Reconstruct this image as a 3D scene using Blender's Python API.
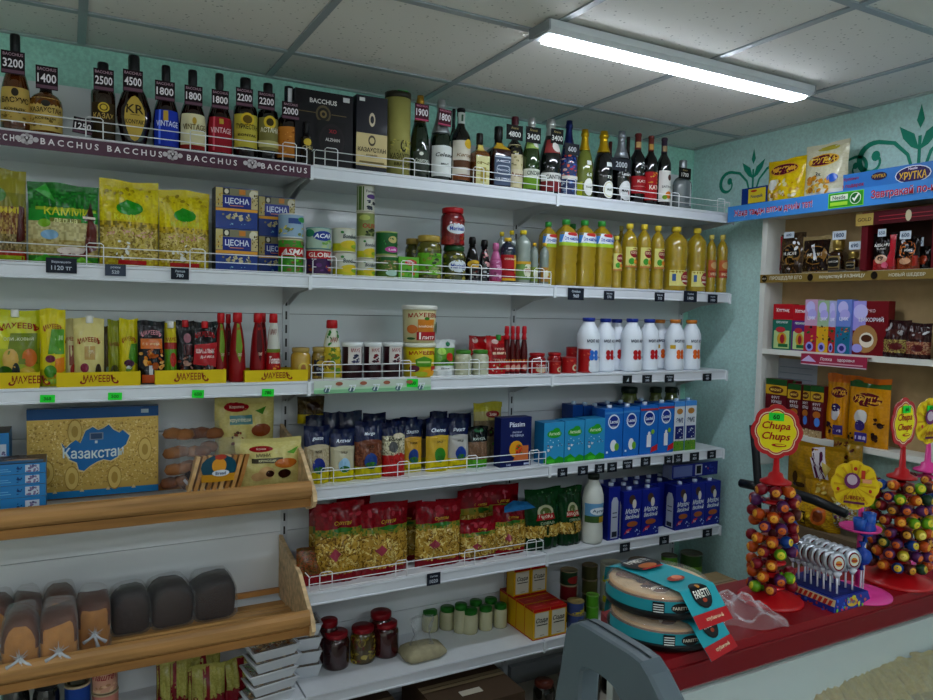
import bpy, math, random
from math import sin, cos, pi, sqrt, atan2, radians
from mathutils import Vector, Matrix

for o in list(bpy.data.objects): bpy.data.objects.remove(o)
scene = bpy.context.scene
COL = scene.collection

# ---------------------------------------------------------------- camera
FPX, YAW, PITCH, ROLL, HC = 733.3, .4992, -.0546, .0229, 1.65
fw = Vector((sin(YAW)*cos(PITCH), cos(YAW)*cos(PITCH), sin(PITCH)))
rt = fw.cross(Vector((0, 0, 1))).normalized(); up = rt.cross(fw)
rt, up = rt*cos(ROLL)+up*sin(ROLL), up*cos(ROLL)-rt*sin(ROLL)
CAMP = Vector((0, 0, HC))
cam_d = bpy.data.cameras.new('camera'); cam = bpy.data.objects.new('camera', cam_d); COL.objects.link(cam)
cam_d.sensor_fit = 'HORIZONTAL'; cam_d.sensor_width = 36; cam_d.lens = FPX/933*36
cam_d.clip_start = .02
M3 = Matrix((rt, up, -fw)).transposed()
cam.matrix_world = Matrix.Translation(CAMP) @ M3.to_4x4()
scene.camera = cam
# ---------------------------------------------------------------- world, exposure
w = bpy.data.worlds.new('world'); scene.world = w; w.use_nodes = True
w.node_tree.nodes['Background'].inputs[0].default_value = (.55, .62, .7, 1)
w.node_tree.nodes['Background'].inputs[1].default_value = .05
vs = scene.view_settings
vs.view_transform = 'Standard'; vs.look = 'None'; vs.gamma = 1; vs.use_curve_mapping = False
vs.exposure = 1.12
LAMP_MAIN, LAMP_ADDED = 18.0, 46.0     # radiance of the batten in view, and of unseen battens added as fill
try:
    scene.cycles.max_bounces = 8; scene.cycles.diffuse_bounces = 6; scene.cycles.transparent_max_bounces = 12
    scene.cycles.use_denoising = True; scene.cycles.sample_clamp_indirect = 4
    scene.cycles.caustics_reflective = False; scene.cycles.caustics_refractive = False
except Exception: pass

def ray(px, py): return fw+rt*(px-466.5)/FPX-up*(py-350)/FPX
def pX(px, py, X): d = ray(px, py); return CAMP+d*(X/d.x)
def pY(px, py, Y): d = ray(px, py); return CAMP+d*(Y/d.y)
def pZ(px, py, Z): d = ray(px, py); return CAMP+d*((Z-HC)/d.z)

# ---------------------------------------------------------------- colours and materials
def L(c):
    if isinstance(c, str):
        c = c.lstrip('#')
        if len(c) == 3: c = ''.join(x*2 for x in c)
        c = [int(c[i:i+2], 16)/255 for i in (0, 2, 4)]
        c = [x/12.92 if x <= .04045 else ((x+.055)/1.055)**2.4 for x in c]
    return (c[0], c[1], c[2], 1.0)

MATS = {}
def finish(name, rough=.5, coat=0., metal=0., bump=0., bscale=60., trans=0., alpha=1., spec=.5, mottle=0.0, mscale=30.):
    m = bpy.data.materials.new(name); m.use_nodes = True
    nt = m.node_tree; b = nt.nodes['Principled BSDF']
    a = nt.nodes.new('ShaderNodeAttribute'); a.attribute_name = 'Col'
    src = a.outputs['Color']
    if mottle:
        n = nt.nodes.new('ShaderNodeTexNoise'); n.inputs['Scale'].default_value = mscale; n.inputs['Detail'].default_value = 4
        tc = nt.nodes.new('ShaderNodeTexCoord'); nt.links.new(tc.outputs['Object'], n.inputs['Vector'])
        if name == 'wood':
            mpn = nt.nodes.new('ShaderNodeMapping'); mpn.inputs['Scale'].default_value = (.35, 5, 5)
            nt.links.new(tc.outputs['Object'], mpn.inputs['Vector']); nt.links.new(mpn.outputs[0], n.inputs['Vector'])
        mr = nt.nodes.new('ShaderNodeMapRange'); mr.inputs['From Min'].default_value = .3; mr.inputs['From Max'].default_value = .7
        mr.inputs['To Min'].default_value = 1-mottle; mr.inputs['To Max'].default_value = 1+mottle
        nt.links.new(n.outputs['Fac'], mr.inputs['Value'])
        vm = nt.nodes.new('ShaderNodeVectorMath'); vm.operation = 'SCALE'
        nt.links.new(src, vm.inputs[0]); nt.links.new(mr.outputs[0], vm.inputs['Scale']); src = vm.outputs[0]
    nt.links.new(src, b.inputs['Base Color'])
    b.inputs['Roughness'].default_value = rough; b.inputs['Metallic'].default_value = metal
    b.inputs['Coat Weight'].default_value = coat; b.inputs['Coat Roughness'].default_value = .08
    b.inputs['Transmission Weight'].default_value = trans; b.inputs['Alpha'].default_value = alpha
    b.inputs['Specular IOR Level'].default_value = spec
    if bump:
        n = nt.nodes.new('ShaderNodeTexNoise'); n.inputs['Scale'].default_value = bscale; n.inputs['Detail'].default_value = 3
        tc = nt.nodes.new('ShaderNodeTexCoord'); nt.links.new(tc.outputs['Object'], n.inputs['Vector'])
        bp = nt.nodes.new('ShaderNodeBump'); bp.inputs['Strength'].default_value = bump; bp.inputs['Distance'].default_value = .004
        nt.links.new(n.outputs['Fac'], bp.inputs['Height']); nt.links.new(bp.outputs[0], b.inputs['Normal'])
    MATS[name] = m; return m
finish('paper', .6, mottle=.04, spec=.2)
finish('print_gloss', .38, coat=.03, spec=.2)
finish('film', .17, coat=.05, bump=1.0, bscale=26, spec=.22)
finish('plastic', .35, spec=.3)
finish('metal_paint', .32, coat=.1, mottle=.02)
finish('panel', .3, coat=.2, mottle=.03, mscale=3)
finish('glass_dark', .07, coat=.6)
finish('glass_amber', .06, coat=.5, trans=.35)
finish('oil', .08, coat=.6, trans=.4)
finish('clear_glass', .05, trans=.85)
finish('foil', .28, metal=.75, bump=.5, bscale=120)
finish('gold_card', .36, metal=.35, bump=.12, bscale=200)
finish('wood', .5, mottle=.30, mscale=9, spec=.3)
finish('bread', .75, bump=.4, bscale=60, mottle=.15, mscale=40)
finish('card', .8, mottle=.06)
finish('wall', .75, bump=.35, bscale=220, mottle=.12, mscale=90)
finish('rubber', .45, spec=.3)
finish('case_glass', .04, alpha=.12, spec=1.0)
finish('chrome', .2, metal=1)

def film_clear(name, col, a, rough=.15):
    m = bpy.data.materials.new(name); m.use_nodes = True; nt = m.node_tree
    for n in list(nt.nodes): nt.nodes.remove(n)
    out = nt.nodes.new('ShaderNodeOutputMaterial'); t = nt.nodes.new('ShaderNodeBsdfTransparent')
    p = nt.nodes.new('ShaderNodeBsdfPrincipled'); p.inputs['Base Color'].default_value = L(col); p.inputs['Roughness'].default_value = rough
    no = nt.nodes.new('ShaderNodeTexNoise'); no.inputs['Scale'].default_value = 38; no.inputs['Detail'].default_value = 5
    tc = nt.nodes.new('ShaderNodeTexCoord'); nt.links.new(tc.outputs['Object'], no.inputs['Vector'])
    bp = nt.nodes.new('ShaderNodeBump'); bp.inputs['Strength'].default_value = .9; bp.inputs['Distance'].default_value = .006
    nt.links.new(no.outputs['Fac'], bp.inputs['Height']); nt.links.new(bp.outputs[0], p.inputs['Normal'])
    lw = nt.nodes.new('ShaderNodeLayerWeight'); lw.inputs['Blend'].default_value = .5
    nt.links.new(bp.outputs[0], lw.inputs['Normal'])
    r = nt.nodes.new('ShaderNodeMapRange'); r.inputs['From Min'].default_value = .45; r.inputs['From Max'].default_value = 1
    r.inputs['To Min'].default_value = a*.3; r.inputs['To Max'].default_value = min(1, a*2.6)
    nt.links.new(lw.outputs['Facing'], r.inputs['Value'])
    mx = nt.nodes.new('ShaderNodeMixShader'); nt.links.new(r.outputs[0], mx.inputs[0])
    nt.links.new(t.outputs[0], mx.inputs[1]); nt.links.new(p.outputs[0], mx.inputs[2]); nt.links.new(mx.outputs[0], out.inputs[0])
    MATS[name] = m
film_clear('bag_clear', '#e4e8ea', .17, .12)
film_clear('bubble_film', '#f0f0f4', .28, .08)

def emit(name, col, s):
    m = bpy.data.materials.new(name); m.use_nodes = True; nt = m.node_tree; b = nt.nodes['Principled BSDF']
    b.inputs['Base Color'].default_value = (1, 1, 1, 1); b.inputs['Emission Color'].default_value = L(col)
    b.inputs['Emission Strength'].default_value = s; MATS[name] = m
emit('lamp_main', '#eaf3ff', LAMP_MAIN); emit('lamp_added', '#eaf3ff', LAMP_ADDED); emit('lamp_near', '#eaf3ff', LAMP_MAIN*.8)

def ceiling_mat():
    m = bpy.data.materials.new('ceiling_tile'); m.use_nodes = True; nt = m.node_tree; b = nt.nodes['Principled BSDF']
    tc = nt.nodes.new('ShaderNodeTexCoord')
    v = nt.nodes.new('ShaderNodeTexVoronoi'); v.inputs['Scale'].default_value = 48
    nt.links.new(tc.outputs['Object'], v.inputs['Vector'])
    n = nt.nodes.new('ShaderNodeTexNoise'); n.inputs['Scale'].default_value = 14
    nt.links.new(tc.outputs['Object'], n.inputs['Vector'])
    ma = nt.nodes.new('ShaderNodeMath'); ma.operation = 'MULTIPLY'; ma.inputs[1].default_value = .3
    nt.links.new(n.outputs['Fac'], ma.inputs[0])
    lt = nt.nodes.new('ShaderNodeMath'); lt.operation = 'LESS_THAN'
    nt.links.new(v.outputs['Distance'], lt.inputs[0]); nt.links.new(ma.outputs[0], lt.inputs[1])
    mx = nt.nodes.new('ShaderNodeMix'); mx.data_type = 'RGBA'
    mx.inputs[6].default_value = L('#e4e2dd'); mx.inputs[7].default_value = L('#b4b2ae')
    nt.links.new(lt.outputs[0], mx.inputs[0]); nt.links.new(mx.outputs[2], b.inputs['Base Color'])
    b.inputs['Roughness'].default_value = .85; MATS['ceiling_tile'] = m
ceiling_mat()

# ---------------------------------------------------------------- text
FONT_CACHE = {}
def text2d(s):
    if s in FONT_CACHE: return FONT_CACHE[s]
    c = bpy.data.curves.new('t', 'FONT'); c.body = s; c.size = 1; c.resolution_u = 2; c.offset = .018
    o = bpy.data.objects.new('t', c); COL.objects.link(o)
    dg = bpy.context.evaluated_depsgraph_get(); dg.update()
    me = o.evaluated_get(dg).to_mesh()
    vs_ = [(v.co.x, v.co.y) for v in me.vertices]; fs = [tuple(p.vertices) for p in me.polygons]
    o.evaluated_get(dg).to_mesh_clear(); bpy.data.objects.remove(o); bpy.data.curves.remove(c)
    if not vs_: vs_, fs = [(0, 0), (.5, 0), (.5, .7)], [(0, 1, 2)]
    x0 = min(v[0] for v in vs_); x1 = max(v[0] for v in vs_); y0 = min(v[1] for v in vs_); y1 = max(v[1] for v in vs_)
    k = 1/max(1e-6, y1-y0)
    vs_ = [((x-(x0+x1)/2)*k, (y-(y0+y1)/2)*k) for x, y in vs_]
    FONT_CACHE[s] = (vs_, fs, (x1-x0)*k); return FONT_CACHE[s]

# ---------------------------------------------------------------- mesh collecting
class MB:
    def __init__(s): s.v = []; s.f = []; s.c = []; s.sm = []
    def add(s, vs, fs, col, smooth=False):
        n = len(s.v); s.v += [tuple(v) for v in vs]
        single = not isinstance(col, list)
        if single: cl = L(col)
        for i, f in enumerate(fs):
            s.f.append(tuple(a+n for a in f)); s.c.append(cl if single else L(col[i])); s.sm.append(smooth)
        return s
    def box(s, x0, x1, y0, y1, z0, z1, col):
        v = [(x0,y0,z0),(x1,y0,z0),(x1,y1,z0),(x0,y1,z0),(x0,y0,z1),(x1,y0,z1),(x1,y1,z1),(x0,y1,z1)]
        f = [(0,1,5,4),(1,2,6,5),(2,3,7,6),(3,0,4,7),(4,5,6,7),(3,2,1,0)]      # front, right, back, left, top, bottom
        return s.add(v, f, col)
    def bevbox(s, x0, x1, y0, y1, z0, z1, col, r=.003):
        v = []; cx, cy, cz = (x0+x1)/2, (y0+y1)/2, (z0+z1)/2
        idx = {}
        for i, sx in enumerate((-1, 1)):
            for j, sy in enumerate((-1, 1)):
                for k, sz in enumerate((-1, 1)):
                    X, Y, Z = (x0, x1)[i], (y0, y1)[j], (z0, z1)[k]
                    for a, p in enumerate(((X, Y-sy*r, Z-sz*r), (X-sx*r, Y, Z-sz*r), (X-sx*r, Y-sy*r, Z))):
                        idx[(i, j, k, a)] = len(v); v.append(p)
        f = []
        for i in (0, 1): f.append(tuple(idx[(i, j, k, 0)] for j, k in ((0,0),(1,0),(1,1),(0,1))))
        for j in (0, 1): f.append(tuple(idx[(i, j, k, 1)] for i, k in ((0,0),(1,0),(1,1),(0,1))))
        for k in (0, 1): f.append(tuple(idx[(i, j, k, 2)] for i, j in ((0,0),(1,0),(1,1),(0,1))))
        for i in (0, 1):
            for j in (0, 1):
                f.append((idx[(i,j,0,0)], idx[(i,j,1,0)], idx[(i,j,1,1)], idx[(i,j,0,1)]))
                for_k = j
        for i in (0, 1):
            for k in (0, 1): f.append((idx[(i,0,k,0)], idx[(i,1,k,0)], idx[(i,1,k,2)], idx[(i,0,k,2)]))
        for j in (0, 1):
            for k in (0, 1): f.append((idx[(0,j,k,1)], idx[(1,j,k,1)], idx[(1,j,k,2)], idx[(0,j,k,2)]))
        for i in (0, 1):
            for j in (0, 1):
                for k in (0, 1): f.append((idx[(i,j,k,0)], idx[(i,j,k,1)], idx[(i,j,k,2)]))
        return s.add(v, f, col)
    def lathe(s, prof, col, seg=20, sq=0., flat=1., cx=0, cy=0, smooth=True, cols=None, wob=None):
        """prof: list of (r,z); sq 0 round..1 squarish; flat scales y"""
        v = []; f = []; cc = []
        for r, z in prof:
            for i in range(seg):
                a = 2*pi*i/seg
                ca, sa = cos(a), sin(a)
                if sq:
                    e = 2/(2+6*sq); ca = math.copysign(abs(ca)**e, ca); sa = math.copysign(abs(sa)**e, sa)
                k = 1+(wob(a, z) if wob else 0)
                v.append((cx+r*ca*k, cy+r*sa*flat*k, z))
        for j in range(len(prof)-1):
            for i in range(seg):
                i2 = (i+1) % seg
                f.append((j*seg+i, j*seg+i2, (j+1)*seg+i2, (j+1)*seg+i)); cc.append(cols[j] if cols else col)
        if prof[0][0] > 1e-5: f.append(tuple(range(seg-1, -1, -1))); cc.append(cols[0] if cols else col)
        if prof[-1][0] > 1e-5: f.append(tuple(range((len(prof)-1)*seg, len(prof)*seg))); cc.append(cols[-1] if cols else col)
        return s.add(v, f, cc, smooth)
    def tube(s, pts, r, col, seg=6, closed=False, smooth=True):
        pts = [Vector(p) for p in pts]; v = []; f = []; n = len(pts)
        for i, p in enumerate(pts):
            a = pts[i-1] if (i > 0 or closed) else p; b = pts[(i+1) % n] if (i < n-1 or closed) else p
            t = (b-a).normalized() if (b-a).length > 1e-9 else Vector((0, 0, 1))
            h = Vector((0, 0, 1)) if abs(t.z) < .9 else Vector((1, 0, 0))
            u = t.cross(h).normalized(); w_ = t.cross(u)
            rr = r[i] if isinstance(r, (list, tuple)) else r
            for k in range(seg):
                an = 2*pi*(k+.5)/seg; v.append(p+u*cos(an)*rr+w_*sin(an)*rr)
        for i in range(n if closed else n-1):
            for k in range(seg):
                k2 = (k+1) % seg; j = (i+1) % n
                f.append((i*seg+k, i*seg+k2, j*seg+k2, j*seg+k))
        if not closed: f.append(tuple(range(seg-1, -1, -1))); f.append(tuple(range((n-1)*seg, n*seg)))
        return s.add(v, f, col, smooth)
    def prism(s, pts, a0, a1, axis, col, smooth=False):
        """pts polygon in the other two axes, extruded along axis between a0 and a1"""
        def P(p, a):
            if axis == 'x': return (a, p[0], p[1])
            if axis == 'y': return (p[0], a, p[1])
            return (p[0], p[1], a)
        n = len(pts); v = [P(p, a0) for p in pts]+[P(p, a1) for p in pts]
        f = [tuple(range(n)), tuple(range(2*n-1, n-1, -1))]+[(i, (i+1) % n, n+(i+1) % n, n+i) for i in range(n)]
        return s.add(v, f, col, smooth)
    def sheet(s, fn, nu, nv, colfn, smooth=True):
        v = [fn(-1+2*i/nu, j/nv) for j in range(nv+1) for i in range(nu+1)]; f = []; c = []
        for j in range(nv):
            for i in range(nu):
                a = j*(nu+1)+i; f.append((a, a+1, a+nu+2, a+nu+1))
                c.append(colfn(-1+2*(i+.5)/nu, (j+.5)/nv) if callable(colfn) else colfn)
        return s.add(v, f, c, smooth)
    # painted shapes laid on a surface: m(u,v,o) with u in -1..1, v in 0..1; W,H half-width and height in metres
    def paint(s, m, shapes, W, H, curved=False, step=.0004, base=.0006):
        o = base
        for sh in shapes:
            k = sh[0]; o += step
            if k == 'r':
                u0, v0, u1, v1, c = sh[1:6]; nu = max(1, int(abs(u1-u0)*W/.008)) if curved else 1; nv = max(1, int(abs(v1-v0)*H/.012)) if curved else 1
                v = [m(u0+(u1-u0)*i/nu, v0+(v1-v0)*j/nv, o) for j in range(nv+1) for i in range(nu+1)]
                f = [(j*(nu+1)+i, j*(nu+1)+i+1, (j+1)*(nu+1)+i+1, (j+1)*(nu+1)+i) for j in range(nv) for i in range(nu)]
                s.add(v, f, c, curved)
            elif k == 'e':
                cu, cv, ru, rv, c = sh[1:6]; n = 16; R = 3 if curved else 1
                v = [m(cu, cv, o)]
                for q in range(1, R+1):
                    for i in range(n): a = 2*pi*i/n; v.append(m(cu+ru*cos(a)*q/R, cv+rv*sin(a)*q/R, o))
                f = [(0, 1+i, 1+(i+1) % n) for i in range(n)]
                for q in range(R-1):
                    for i in range(n): i2 = (i+1) % n; f.append((1+q*n+i, 1+(q+1)*n+i, 1+(q+1)*n+i2, 1+q*n+i2))
                s.add(v, f, c, curved)
            elif k == 'p' and curved:
                P_ = sh[1]; n0 = len(P_); E_ = []
                for i in range(n0):
                    (a, b_), (c, d) = P_[i], P_[(i+1) % n0]
                    for q in range(4): E_.append((a+(c-a)*q/4, b_+(d-b_)*q/4))
                cu = sum(p[0] for p in E_)/len(E_); cv = sum(p[1] for p in E_)/len(E_); n = len(E_)
                v = [m(cu, cv, o)]
                for q in range(1, 5): v += [m(cu+(u-cu)*q/4, cv+(w_-cv)*q/4, o) for u, w_ in E_]
                f = [(0, 1+i, 1+(i+1) % n) for i in range(n)]
                for q in range(3):
                    for i in range(n): i2 = (i+1) % n; f.append((1+q*n+i, 1+(q+1)*n+i, 1+(q+1)*n+i2, 1+q*n+i2))
                s.add(v, f, sh[2], True)
            elif k == 'p':
                s.add([m(u, v, o) for u, v in sh[1]], [tuple(range(len(sh[1])))], sh[2])
            elif k == 't':
                txt, cu, cv, h, c = sh[1:6]; mw = sh[6] if len(sh) > 6 else 1.8
                vs_, fs, wd = text2d(txt); hh = h*H; sx = hh/W
                if wd*sx > mw: sx = mw/wd
                slant = sh[7] if len(sh) > 7 else 0
                arc = sh[8] if len(sh) > 8 else 0
                s.add([m(cu+(x+y*slant)*sx, cv+y*h-arc*(x*sx)**2, o+.0003) for x, y in vs_], fs, c)
            elif k == 'w':     # strands: long thin curls
                u0, v0, u1, v1, n, sz, cs, seed = sh[1:9]; rr = random.Random(seed)
                for _ in range(n):
                    cu = rr.uniform(u0, u1); cv = rr.uniform(v0, v1); th = rr.uniform(0, pi); bend = rr.uniform(-1.5, 1.5); oo = o+rr.uniform(0, .0008); wd_ = sz*.10
                    v = []
                    for i in range(5):
                        t = (i/4-.5); a = th+bend*t; x = sz*t*cos(a); y = sz*t*sin(a); nx, ny = -sin(a)*wd_, cos(a)*wd_
                        for sg in (-1, 1): v.append(m(max(-1, min(1, cu+(x+sg*nx)/W)), max(v0-.02, min(v1+.02, cv+(y+sg*ny)/H)), oo))
                    s.add(v, [(2*i, 2*i+1, 2*i+3, 2*i+2) for i in range(4)], rr.choice(cs))
                o += .0008
            elif k == 's':
                u0, v0, u1, v1, n, sz, cs, seed = sh[1:9]; rr = random.Random(seed)
                for _ in range(n):
                    cu = rr.uniform(u0, u1); cv = rr.uniform(v0, v1); a = sz*rr.uniform(.5, 1.3); b = a*rr.uniform(.3, .9); th = rr.uniform(0, pi); oo = o+rr.uniform(0, .0006)
                    v = []
                    for i in range(7):
                        t = 2*pi*i/7; x = a*cos(t); y = b*sin(t); x, y = x*cos(th)-y*sin(th), x*sin(th)+y*cos(th)
                        v.append(m(max(-1, min(1, cu+x/W)), max(0, min(1, cv+y/H)), oo))
                    s.add(v, [tuple(range(7))], rr.choice(cs))
                o += .0006
        return s
    def mesh(s, mat, name='m', bevel=False):
        me = bpy.data.meshes.new(name); me.from_pydata(s.v, [], s.f); me.update()
        at = me.color_attributes.new('Col', 'FLOAT_COLOR', 'CORNER')
        buf = []
        g = 1.0 if mat in ('panel', 'metal_paint', 'wall', 'ceiling_tile') else 1.25
        for f, c in zip(s.f, s.c): buf += [c[0]**g, c[1]**g, c[2]**g, 1.0]*len(f)
        at.data.foreach_set('color', buf)
        me.polygons.foreach_set('use_smooth', s.sm)
        me.materials.append(MATS[mat]); me.update()
        return me

def obj(name, me, parent=None, loc=None):
    o = bpy.data.objects.new(name, me); COL.objects.link(o)
    if parent: o.parent = parent
    if loc is not None: o.location = loc
    return o
def tag(o, label, cat, group=None):
    o['label'] = label; o['category'] = cat
    if group: o['group'] = group
    return o
def struct(name, mb, mat, parent=None):
    o = obj(name, mb.mesh(mat, name), parent)
    o['kind'] = 'structure'; return o
ORD = ['first', 'second', 'third', 'fourth', 'fifth', 'sixth', 'seventh', 'eighth', 'ninth', 'tenth', 'eleventh', 'twelfth']
def thing(name, label, cat, parts, loc, rz=0., rx=0., ry=0., group=None, sc=1.):
    """parts: list of (name, mesh[, subparts[, label]])"""
    if len(parts) == 1 and len(parts[0]) == 2:
        r = obj(name, parts[0][1])
    else:
        r = bpy.data.objects.new(name, None); r.empty_display_size = .02; COL.objects.link(r)
        for p in parts:
            c = obj(p[0], p[1], r)
            if len(p) > 2 and p[2]:
                for q in p[2]: obj(q[0], q[1], c)
            if len(p) > 3: c['label'] = p[3]
    r.location = loc; r.rotation_euler = (rx, ry, rz)
    if sc != 1.: r.scale = (sc, sc, sc) if not isinstance(sc, tuple) else sc
    tag(r, label, cat, group)
    return r
CACHE = {}
def cached(key, fn):
    if key not in CACHE: CACHE[key] = fn()
    return CACHE[key]

# ================================================================ THE ROOM
ZC, YW, XW, XL, YB = 2.482, 2.74, 2.771, -1.75, -3.4
Y1 = 2.434
TEAL = '#b9dcd8'
def plane(name, vs, mat, col, parent=None):
    return struct(name, MB().add(vs, [tuple(range(len(vs)))], col), mat, parent)
plane('floor', [(XL, YB, 0), (XW, YB, 0), (XW, YW, 0), (XL, YW, 0)], 'card', '#c4beb2')
plane('wall_back', [(XL, YW, 0), (XW, YW, 0), (XW, YW, ZC), (XL, YW, ZC)], 'wall', '#a2dccb')
wr = plane('wall_right', [(XW, YW, 0), (XW, YB, 0), (XW, YB, ZC), (XW, YW, ZC)], 'wall', TEAL)
plane('wall_left', [(XL, YB, 0), (XL, YW, 0), (XL, YW, ZC), (XL, YB, ZC)], 'wall', '#e4e2d8')
plane('wall_front', [(XW, YB, 0), (XL, YB, 0), (XL, YB, ZC), (XW, YB, ZC)], 'wall', '#e4e2d8')
plane('ceiling', [(XL, YW, ZC), (XW, YW, ZC), (XW, YB, ZC), (XL, YB, ZC)], 'ceiling_tile', '#fff')
g = MB()
XT = [.045+.6*i for i in range(-3, 5)]; XT[-1] = 2.425
YT = [Y1, Y1-.572]+[Y1-.572-.6*i for i in range(1, 9)]
for x in XT:
    if XL < x < XW: g.box(x-.012, x+.012, YB, YW, ZC-.006, ZC-.0005, '#959ea4')
for y in YT:
    if YB < y < YW: g.box(XL, XW, y-.012, y+.012, ZC-.0065, ZC-.001, '#959ea4')
g.box(XL, XW, YW-.02, YW, ZC-.007, ZC-.001, '#aab4b4'); g.box(XW-.02, XW, YB, YW, ZC-.007, ZC-.001, '#aab4b4')
struct('ceiling_grid', g, 'metal_paint')

# painted scroll ornament on the right wall
def ornament(Yc, zc, s, name):
    m = MB(); G = '#2f9c84'; X = XW-.0015
    def rib(pts, ws):
        v = []; n = len(pts)
        for i, (y, z) in enumerate(pts):
            a = pts[max(0, i-1)]; b = pts[min(n-1, i+1)]; dx, dz = b[0]-a[0], b[1]-a[1]; l = sqrt(dx*dx+dz*dz) or 1
            nx, nz = -dz/l, dx/l; w_ = ws(i/(n-1))
            v += [(X, Yc-s*(y+nx*w_), zc+s*(z+nz*w_)), (X, Yc-s*(y-nx*w_), zc+s*(z-nz*w_))]
        m.add(v, [(2*i, 2*i+1, 2*i+3, 2*i+2) for i in range(n-1)], G)
    for sg in (-1, 1):
        # sweeping scroll that ends in a bulb
        pts = [(sg*.01, -.12), (sg*.04, -.03), (sg*.09, .02), (sg*.15, .035)]
        cx_, cz_ = .17, -.03
        for i in range(22):
            a = pi/2+i*.27; r = .065*(1-i/30)
            pts.append((sg*(cx_-r*cos(a)*-1 if False else cx_+r*cos(pi-a)), cz_+r*sin(a)))
        rib(pts, lambda t: .005+.006*sin(pi*min(1, t*1.4)))
        n = 12; e = pts[-1]
        m.add([(X-.0003, Yc-s*(e[0]+.017*cos(2*pi*i/n)), zc+s*(e[1]+.019*sin(2*pi*i/n))) for i in range(n)], [tuple(range(n))], G)
        # leaf
        lf = [(0, -.02), (.02, .04), (.075, .075), (.06, .03), (.03, -.005)]
        m.add([(X-.0002, Yc-s*sg*y, zc+s*z) for y, z in lf], [tuple(range(5))], G)
    rib([(0, -.14), (0, .03)], lambda t: .006)
    m.add([(X-.0004, Yc-s*y, zc+s*z) for y, z in ((0, .055), (.014, .085), (0, .14), (-.014, .085))], [(0, 1, 2, 3)], G)
    o = obj('painted_ornament', m.mesh('paper'), wr); o['kind'] = 'structure'
ornament(2.37, 2.30, .85, 'a'); ornament(1.62, 2.30, 1.05, 'b'); ornament(1.98, 2.27, .7, 'c'); ornament(1.05, 2.30, 1.05, 'd')

# ceiling battens
def batten(x0, x1, y, mat, label):
    hs = MB(); z = ZC-.008
    pr = [(-.052, z), (-.05, z-.02), (-.036, z-.034), (.036, z-.034), (.05, z-.02), (.052, z)]
    hs.prism([(y+a, b) for a, b in pr], x0, x1, 'x', '#c9ced2')
    df = MB(); df.prism([(y-.034, z-.0345), (y-.03, z-.042), (y+.03, z-.042), (y+.034, z-.0345)], x0+.025, x1-.02, 'x', '#fff')
    hs.v = [(a-x0, b-y, c-z) for a, b, c in hs.v]; df.v = [(a-x0, b-y, c-z) for a, b, c in df.v]
    ec = MB().box(-.006, 0, -.052, .052, -.03, 0, '#9aa0a4'); ec2 = MB().box(x1-x0, x1-x0+.006, -.052, .052, -.03, 0, '#9aa0a4')
    thing('ceiling_lamp', label, 'lamp', [('housing', hs.mesh('metal_paint')), ('diffuser', df.mesh(mat)), ('end_cap', ec.mesh('plastic')), ('end_cap', ec2.mesh('plastic'))], (x0, y, z))
batten(1.20, 2.34, 1.80, 'lamp_main', 'long white batten light glowing on the tiled ceiling above the bottles')
batten(-.95, .20, .95, 'lamp_near', 'second white batten light on the ceiling in front of the bread racks')
batten(1.3, 2.45, -.9, 'lamp_added', 'third white batten light, added as unseen fill over the shop floor')  # this and the next two are added out of view to brighten the shelves
batten(.3, 1.45, -2.5, 'lamp_added', 'fourth white batten light, added as unseen fill farthest from the shelves')
batten(-1.2, -.05, -1.6, 'lamp_added', 'fifth white batten light, added as unseen fill near the left wall')

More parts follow.
